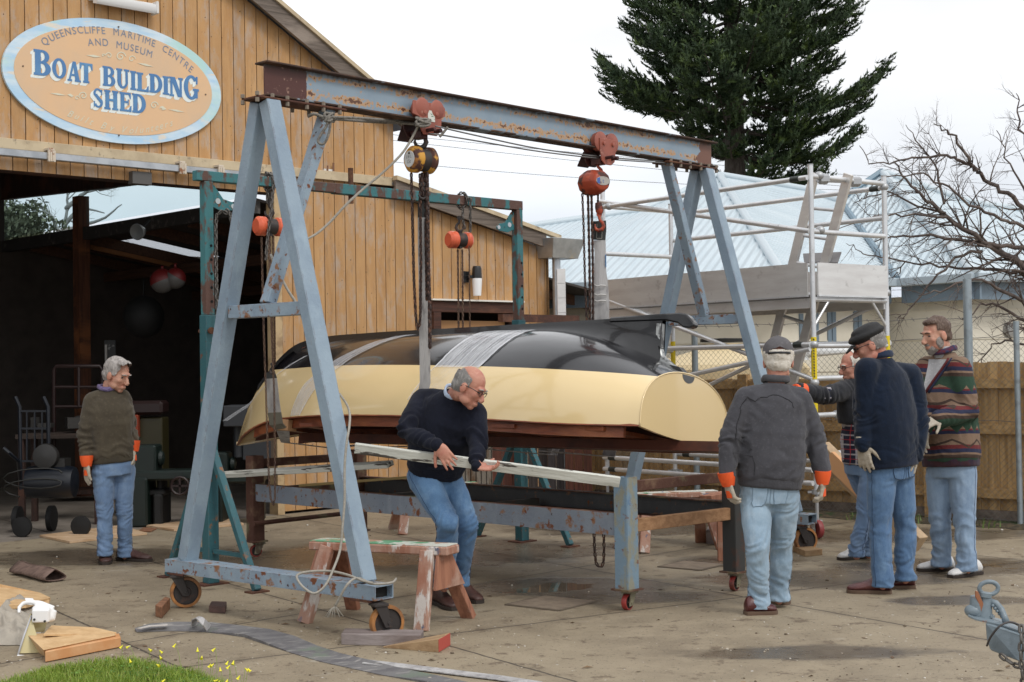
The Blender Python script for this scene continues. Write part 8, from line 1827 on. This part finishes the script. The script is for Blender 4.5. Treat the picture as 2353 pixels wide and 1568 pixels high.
m.loft(rings); m.build('upper_run', mat('webbing_ground', (.16,.155,.155), .85, layers=[((.11,.105,.11), 5, .42, .6, (1,2.5,1)), ((.33,.31,.29), 11, .56, .7, (.6,3,1)), ((.14,.17,.13), 3, .6, .7)], bump=(60,.5,(.3,1,1))), t, smooth=.9)
m = MB(); L2 = [(430,1447,.03),(446,1432,.05),(456,1418,.085),(450,1425,.10),(447,1440,.06),(465,1449,.03),(490,1450,.02)]; ribbon(m, [G(x,y,z) for x,y,z in ((447,1444,.01),(446,1432,.045),(449,1421,.085),(458,1420,.095),(468,1430,.07),(480,1444,.02))], [.05]*6, .006, V((.35,1,0))); m.build('loop_end', WEB, t, smooth=.8)
m = MB(); R2 = []
for i, (x,y,w) in enumerate(((840,1527,.09),(900,1534,.09),(980,1541,.09),(1060,1551,.09),(1150,1562,.09),(1240,1576,.09))):
    c = gp(x,y)+V((0,0,.012 if i < 2 else .006)); s = V((.35,.93,0)); R2.append([c-s*w/2, c+s*w/2, c+s*w/2+V((0,0,.005)), c-s*w/2+V((0,0,.005))])
m.loft(R2); m.build('lower_run', WEB, t, smooth=.8)
m = MB(); c = gp(430,1450)+V((0,0,.035)); ribbon(m, [gp(318,1456)+V((0,0,.03)), gp(345,1452)+V((0,0,.036)), gp(385,1450)+V((0,0,.036))], [.035,.045,.04], .004, V((.2,1,0))); m.build('pale_patch', mat('web_pale', (.50,.47,.44), .8), t)
# ropes
RP = mat('rope_grey', (.25,.23,.20), .9, layers=[((.14,.13,.115), 60, .4, .6)], bump=(140,.8,(1,1,1),.004)); RPL = mat('rope_pale', (.36,.335,.29), .9, layers=[((.30,.28,.24), 60, .4, .6)], bump=(140,.8,(1,1,1),.004)); WIR = mat('wire_rope', (.20,.20,.20), .5, .6)
def rope(name, lb, pts, r, mt, cat='rope', sub=4):
    # catmull-rom
    q = [V(p) for p in pts]; out = []
    for i in range(len(q)-1):
        p0, p1, p2, p3 = q[max(i-1,0)], q[i], q[i+1], q[min(i+2,len(q)-1)]
        for k in range(sub):
            t_ = k/sub; out.append(.5*((2*p1)+(p2-p0)*t_+(2*p0-5*p1+4*p2-p3)*t_*t_+(3*p1-p0-3*p2+p3)*t_**3))
    out.append(q[-1]); m = MB(); m.tube(out, r, 6); return tag(m.build(name, mt, smooth=True), lb, cat)
y3 = b3.y-.10; yl = cL.y
bq = cL+gbeam*.42
rope('rope', 'grey rope tied round the gantry brace and drawn across to the first trolley', [P(708,268,bq.y-.10),P(722,262,bq.y-.12),P(738,268,bq.y-.08),P(757,272,bq.y-.10),P(800,276,bq.y-.05),P(870,281,y3+.0),P(948,285,y3+.02),P(962,290,y3)], .011, RP)
rope('rope', 'second strand of grey rope running level below the left half of the gantry beam', [P(740,276,bq.y-.10),P(757,270,bq.y-.12),P(830,272,bq.y-.05),P(905,278,y3+.0),P(965,287,y3)], .009, RP)
rope('rope', 'small loop of grey rope hanging by the left gantry brace', [P(757,268,bq.y-.13),P(750,290,bq.y-.12),P(736,312,bq.y-.12),P(731,326,bq.y-.12),P(742,332,bq.y-.12),P(752,318,bq.y-.12),P(758,296,bq.y-.12),P(760,272,bq.y-.12)], .009, RP)
m = MB(); random.seed(8)
for k in range(3): m.tube([P(757,270,bq.y-.11)+V((.022*cos(a)*(1+.2*k), .02*sin(a+k), .030*sin(a+k*1.9))) for a in [2*pi*j/10 for j in range(10)]], .009, 6, closed=True)
tag(m.build('rope_knot', RP, smooth=True), 'knot of grey rope beside the left gantry brace', 'knot')
m = MB()
for k in range(4): m.tube([P(972,285,y3-.05)+V((.05*cos(a), .02*sin(a+k), .022*sin(a+k*1.4)+.008*k)) for a in [2*pi*j/10 for j in range(10)]], .009, 6, closed=True)
tag(m.build('rope_knot', RP, smooth=True), 'bundle of rope turns wrapped below the first trolley', 'knot')
yc_ = cR.y-.1
rope('wire_rope', 'upper thin wire rope running right from the first trolley under the beam', [P(1000,290,y3),P(1100,313,y3+.25),P(1250,344,y3+1.0),P(1420,364,y3+1.7),P(1560,373,yc_-.2),P(1608,378,yc_)], .006, WIR)
rope('wire_rope', 'lower thin wire rope running right from the first trolley to the far brace', [P(985,308,y3),P(1010,310,y3),P(1100,325,y3+.3),P(1250,350,y3+1.0),P(1420,368,y3+1.7),P(1608,379,yc_)], .006, WIR)
rope('rope_tail', 'short frayed rope tail sticking up from the wire behind the first trolley', [P(1010,315,y3),P(1018,306,y3),P(1029,292,y3)], .010, RP)
ylg = 9.4
rope('rope', 'pale rope slanting down from the first trolley past the near gantry leg', [P(964,284,y3),P(930,345,y3-.05),P(885,392,y3-.1),P(838,432,y3-.15),P(796,470,y3-.25),P(757,512,y3-.3),P(722,541,y3-.4),P(680,560,9.5)], .009, RPL)
rope('rope', 'pale rope running down from the cross bar to the near gantry leg', [P(622,585,9.5),P(640,625,9.45),P(662,668,9.38),P(680,696,9.3),P(700,742,9.15),P(718,785,8.98),P(727,803,8.9)], .009, RPL)
yn = 8.50
rope('rope', 'loose pale rope hanging down the near gantry leg and coiling on its base bar', [P(780,905,9.0),P(797,930,8.92),P(804,955,8.75),P(802,985,8.62),P(797,1015,8.58),P(792,1070,8.56),P(792,1147,8.54),P(788,1200,8.52),P(782,1262,8.5),P(766,1308,8.42),P(748,1345,8.36),P(723,1364,8.34),P(697,1350,8.36),P(682,1328,8.42),P(690,1318,8.5),P(720,1313,8.55),P(760,1313,8.55),P(800,1322,8.45),P(831,1334,8.35),P(856,1340,8.30)], .0075, RPL)
rope('rope', 'end of pale rope looped round the foot of the near gantry leg and trailing down', [P(910,1330,8.55),P(903,1338,8.38),P(880,1342,8.36),P(850,1341,8.36),P(834,1332,8.5),P(815,1330,8.36),P(797,1345,8.3),P(780,1375,8.32),P(771,1392,8.34)], .0075, RPL)
m = MB(); random.seed(4); c0 = P(768,1402,8.34)
for k in range(7): a = random.uniform(-1,1); m.tube([P(771,1392,8.34), c0+V((a*.03,0,-.0)), c0+V((a*.06,random.uniform(-.02,.02),-.04))], .0025, 4)
tag(m.build('rope_fray', RPL, smooth=True), 'frayed tip of the pale rope hanging below the near base bar', 'rope end')
# ================= near left pile: boards, saw, cloth =================
def gb_(pts, h, z0=0): return [G(x, y, z0) for x, y in pts]
m = MB(); a = [G(0,1352,.10), G(92,1372,.05), G(116,1383,.05), G(60,1398,.09), G(-40,1405,.09), G(-60,1350,.10)]; m.prism(a, (0,0,.03)); tag(m.build('fresh_board', W1, bevel=.003), 'fresh pale board lying at the left edge behind the saw', 'board')
m = MB(); a = [G(-40,1375,.05), G(112,1402,.03), G(114,1392,.03), G(60,1388,.05), G(-40,1362,.05)]; m.prism(a, (0,0,.04)); tag(m.build('fresh_board', W1, bevel=.003), 'lower pale board under the one at the left edge', 'board')
t = thing('timber_wedge', 'large fresh sawn triangular timber wedge in the near left corner', 'wedge', gp(160,1490))
a = [G(60,1458,.095), G(270,1462,.045), G(272,1470,.045), G(102,1508,.05)]
top_ = [G(60,1456,.10), G(264,1455,.07), G(266,1460,.07), G(100,1494,.07)]; bot = [gp(72,1490), gp(262,1476), gp(272,1479), gp(104,1510)]
m = MB(); m.add(bot+top_, [(3,2,1,0),(4,5,6,7),(0,1,5,4),(1,2,6,5),(2,3,7,6),(3,0,4,7)]); m.build('wedge_body', W1, t, bevel=.002)
bot2 = [gp(104,1521), gp(276,1485), gp(276,1474), gp(101,1508)]
m = MB(); m.prism([V((p.x,p.y,.004)) for p in (G(104,1524), G(278,1489), G(274,1479.5), G(104,1510.5))], (0,0,.058)); m.build('front_strip', mat('orange_pine', (.56,.27,.11), .6, layers=[((.62,.36,.18), 4, .45, .6)]), t, bevel=.004)
m = MB(); m.prism([G(118,1442,.10), G(215,1446,.08), G(268,1458,.06), G(190,1462,.07), G(100,1462,.10)], (0,0,.012)); m.build('back_board', W1, t, bevel=.001)
t = thing('hand_saw', 'handsaw with white plastic handle leaning on the fresh timber wedge', 'saw', gp(80,1500))
def S3(px, py, Y): return P(px, py, Y)
Ys = G(80,1500).y
m = MB(); bl_ = [S3(74,1412,Ys+.10),(S3(106,1432,Ys+.16)),S3(104,1454,Ys+.16),S3(70,1452,Ys+.10),S3(78,1508,Ys-.10),S3(40,1506,Ys-.10)]
m.prism([S3(70,1410,Ys+.08),S3(110,1420,Ys+.14),S3(102,1452,Ys+.12),S3(72,1454,Ys+.08),S3(96,1500,Ys-.02),S3(40,1502,Ys-.05)], (0,.003,0)); m.build('blade', mat('blade_yellow', (.42,.36,.19), .35, .4, layers=[((.40,.36,.24), 6, .5, .7)]), t)
WP = mat('white_plastic', (.80,.80,.80), .3)
m = MB(); m.tube([S3(40,1510,Ys-.07),S3(55,1462,Ys+.0),S3(72,1415,Ys+.07)], .006, 6); m.build('blade_back', mat('grey_edge', (.45,.45,.47), .4), t, smooth=True)
m = MB(); m.bar(S3(38,1510,Ys-.08), S3(84,1512,Ys-.05), .02,.025); m.build('end_guard', WP, t, bevel=.006)
h = MB()
h.tube([S3(44,1410,Ys+.06),S3(44,1396,Ys+.08),S3(54,1386,Ys+.10),S3(72,1384,Ys+.10),S3(92,1388,Ys+.10),S3(122,1402,Ys+.10)], [.011,.012,.013,.014,.02,.025], 10); h.tube([S3(122,1402,Ys+.10),S3(118,1420,Ys+.09),S3(104,1424,Ys+.07)], [.024,.028,.02], 10)
h.box(S3(94,1416,Ys+.05), (.10,.025,.075)); h.ell(S3(94,1400,Ys+.07), (.055,.022,.03)); 
me = remesh(h, .006, 3); mobj('handle', me, WP, t)
m = MB()
for x, y in ((79,1424),(103,1428)): q = S3(x, y, Ys+.034); m.cyl(q, q+V((0,-.004,0)), .007, 10)
m.build('handle_rivet', mat('ink', (.03,.03,.03)), t)
m = MB(); m.prism([S3(56,1375,Ys+.25),S3(74,1376,Ys+.25),S3(82,1392,Ys+.2),S3(62,1390,Ys+.2)], (0,.02,0)); m.build('back_tag', WP, t, bevel=.003)
# crumpled cloth
NX = 60; vs = []; fs = []; 
for j in range(NX):
    for i in range(NX):
        x = i/(NX-1); y = j/(NX-1); p0 = gp(-150+x*245, 1402+y*82); e = min(1, min(x,1-x,y,1-y)*6)**.6
        q = V((x*2.6, y*2.6, .3)); r1 = abs(mn.noise(q*1.3+V((0,mn.noise(q)*1.4,0)))); r2 = abs(mn.noise(q*2.9)); z = (.11+.05*mn.noise(q*1.1)-.13*r1-.06*r2+.025*(1-y))*e
        vs.append(p0+V((.02*mn.noise(q*3), .02*mn.noise(q*3+V((5,0,0))), max(.004, z))))
for j in range(NX-1):
    for i in range(NX-1): a = j*NX+i; fs.append((a, a+1, a+NX+1, a+NX))
m = MB(); m.add(vs, fs); o = m.build('crumpled_cloth', mat('canvas', (.40,.36,.30), .95, layers=[((.30,.27,.23), 5, .45, .65), ((.10,.10,.11), 3.2, .60, .68)], bump=(60,.4)), smooth=True, recalc=False); tag(o, 'crumpled dirty cream canvas cloth lying at the left edge behind the saw', 'cloth')
# ================= timber props at the right =================
a0 = P(1885,1032,12.5); a1 = P(2112,1240,11.75)
t = thing('leaning_beam', 'long heavy tan timber beam leaning down from the scaffold behind the men', 'beam', gp(2100,1245))
a1.z = .09; m = MB(); m.bar(a0, a1, .12, .16, up=V((0,0,1))); m.build('beam_body', mat('beam_tan', (.46,.33,.20), .7, layers=[((.36,.25,.15), 3, .45, .6, (2,2,2))]), t, bevel=.005)
m = MB(); b0 = P(1905,1052,12.3); b1 = P(1985,1130,12.05); m.bar(b0, b1, .05, .14, up=V((0,0,1))); m.build('beam_cleat', mat('orange_pine2', (.60,.32,.15), .6), t, bevel=.004)
m = MB(); c = gp(2100,1243); 
m.lathe([(.0,-.05),(.10,-.05),(.10,.05),(.0,.05)], c+V((-.05,.05,-.02)), (.3,1,0), 20); 
tag(m.build('half_round_block', wood('cut_end', (.30,.20,.12), (.20,.12,.07)), smooth=.6), 'half round timber block under the foot of the leaning beam', 'block')
# ================= trailer coupling, near right corner =================
GP_ = mat('coupling_grey', (.17,.215,.245), .42, layers=[((.12,.155,.18), 8, .45, .65), ((.26,.10,.05), 11, .67, .71)], bump=(40,.25), coat=.1); GPR = mat('coupling_rust', (.28,.11,.05), .7, layers=[((.12,.05,.03), 12, .5, .65)])
Yt = 6.3; t = thing('trailer_coupling', 'grey painted trailer drawbar coupling with lever ring in the near right corner', 'trailer coupling', V((P(2320,1500,Yt).x, Yt, 0)))
def T(px, py, dy=0): return P(px, py, Yt+dy)
m = MB(); m.prism([T(2264,1431,-.06),T(2360,1462,-.22),T(2440,1490,-.34),T(2440,1590,-.34),T(2340,1520,-.20),T(2275,1495,-.07),T(2267,1470,-.06)], (.05,.09,0)); m.build('drawbar', GP_, t, bevel=.006)
m = MB(); m.prism([T(2224,1418,.0),T(2234,1409,.10),T(2320,1434,.05),T(2353,1452,-.05),T(2440,1480,-.15),T(2440,1490,-.32),T(2353,1458,-.20),T(2300,1440,-.10),T(2240,1426,-.03)], (0,0,.010)); m.build('top_plate', GP_, t, bevel=.002)
m = MB(); m.lathe([(.03,0),(.032,.01),(.030,.055),(.026,.085),(.016,.088)], T(2245,1417,.03)+V((0,0,.005)), (-.0,0,1), 18); m.ell(T(2237,1404,.03), (.040,.035,.030)); m.build('coupling_head', GP_, t, smooth=.8)
m = MB(); m.tube([T(2262,1419,.02),T(2264,1400,.02),T(2266,1372,.02)], [.034,.030,.022], 14); m.build('head_post', GP_, t, smooth=.8)
m = MB(); m.lathe([(.02,0),(.028,.004),(.028,.022),(.018,.026)], T(2263,1374,.02), (.15,0,1), 16); m.build('collar', GP_, t, smooth=.7)
m = MB(); pts = []
for k in range(24): a = 2*pi*k/24; pts.append(T(2272+21*cos(a)*1.0+5*sin(a), 1352-14.5*sin(a)+3*cos(a), .02))
m.tube(pts, .010, 8, closed=True); m.build('lever_ring', GP_, t, smooth=True)
m = MB(); m.prism([T(2242,1358,.0),T(2248,1360,.0),T(2262,1392,.0),T(2258,1416,.0),T(2250,1414,.0),T(2250,1390,.0),T(2242,1372,.0)], (0,.012,0)); m.build('latch', GPR, t, bevel=.002)
m = MB(); m.tube([T(2272,1380,.02),T(2288,1386,.01),T(2300,1400,.0),T(2308,1418,-.02),T(2312,1430,-.03)], [.012,.014,.015,.014,.016], 10); m.build('handle', GP_, t, smooth=True)
m = MB()
for k in range(5): m.ell(T(2281+5.2*k, 1392+6.2*k, -.0), (.008,.010,.008), None, 8, 6)
m.build('handle_grip', GP_, t, smooth=True)
m = MB(); m.lathe([(.016,0),(.016,.008),(.010,.009),(.010,.014)], T(2278,1424,.0)+V((0,0,.01)), (0,0,1), 6); m.build('bolt', GP_, t)
rope('cable', 'thin dark cable looped over the trailer coupling', [T(2268,1484,-.10),T(2276,1465,-.16),T(2296,1440,-.20),T(2320,1430,-.18),T(2345,1438,-.16),T(2375,1450,-.2)], .005, mat('cable_dark', (.05,.045,.045), .6), 'cable')
m = MB(); chain_mb(m, [T(2347,1436,-.30),T(2348,1470,-.32),T(2346,1500,-.33),T(2349,1540,-.34),T(2352,1575,-.34),T(2356,1620,-.34)], .048, .0065); chain_mb(m, [T(2298,1504,-.16),T(2312,1516,-.18),T(2330,1528,-.20),T(2352,1534,-.24),T(2380,1530,-.26)], .045, .006)
tag(m.build('safety_chain', CHG, smooth=True), 'grey safety chain dangling from the trailer coupling at the right edge', 'chain')

# loose grit, chips and leaves on the concrete
rnd = random.Random(31); gm_ = MB(); lf = MB()
for k in range(1100):
    px = rnd.uniform(-40, 2400); py = rnd.uniform(1190, 1600); p = gp(px, py)
    if (WMi @ p).y > -.1 or mn.noise(V((p.x*.8, p.y*.8, 4))) < -.12: continue
    r = rnd.uniform(.0025,.0075)*(1 if rnd.random() < .9 else 1.8); gm_.ell(p+V((0,0,r*.3)), (r*rnd.uniform(.7,1.4), r, r*.6), Matrix.Rotation(rnd.random()*3,3,'Z'), 6, 4)
tag(gm_.build('grit', mat('grit', (.42,.37,.30), .9, layers=[((.12,.09,.06), 1.7, .48, .52), ((.60,.57,.52), 3, .60, .63)], world=True), smooth=True), 'pale grit and small chips scattered over the concrete', 'grit', kind='stuff')
for k in range(90):
    px = rnd.uniform(0, 2353); py = rnd.uniform(1200, 1580); p = gp(px, py); a = rnd.random()*6.28; L_ = rnd.uniform(.012,.035); d = V((cos(a), sin(a), 0)); s = V((-d.y, d.x, 0))
    if (WMi @ p).y > -.1: continue
    z = V((0,0,rnd.uniform(.003,.012))); lf.add([p-d*L_+V((0,0,.003)), p+s*L_*.35+z, p+d*L_+V((0,0,.003)), p-s*L_*.35+z*.5], [(0,1,2,3)])
tag(lf.build('dead_leaves', mat('dead_leaf', (.12,.07,.035), .8, layers=[((.25,.17,.09), 2, .5, .6)], world=True), recalc=False), 'small brown dead leaves lying on the concrete', 'leaves', kind='stuff')
for o in bpy.data.objects:
    if '_w' in o: del o['_w']
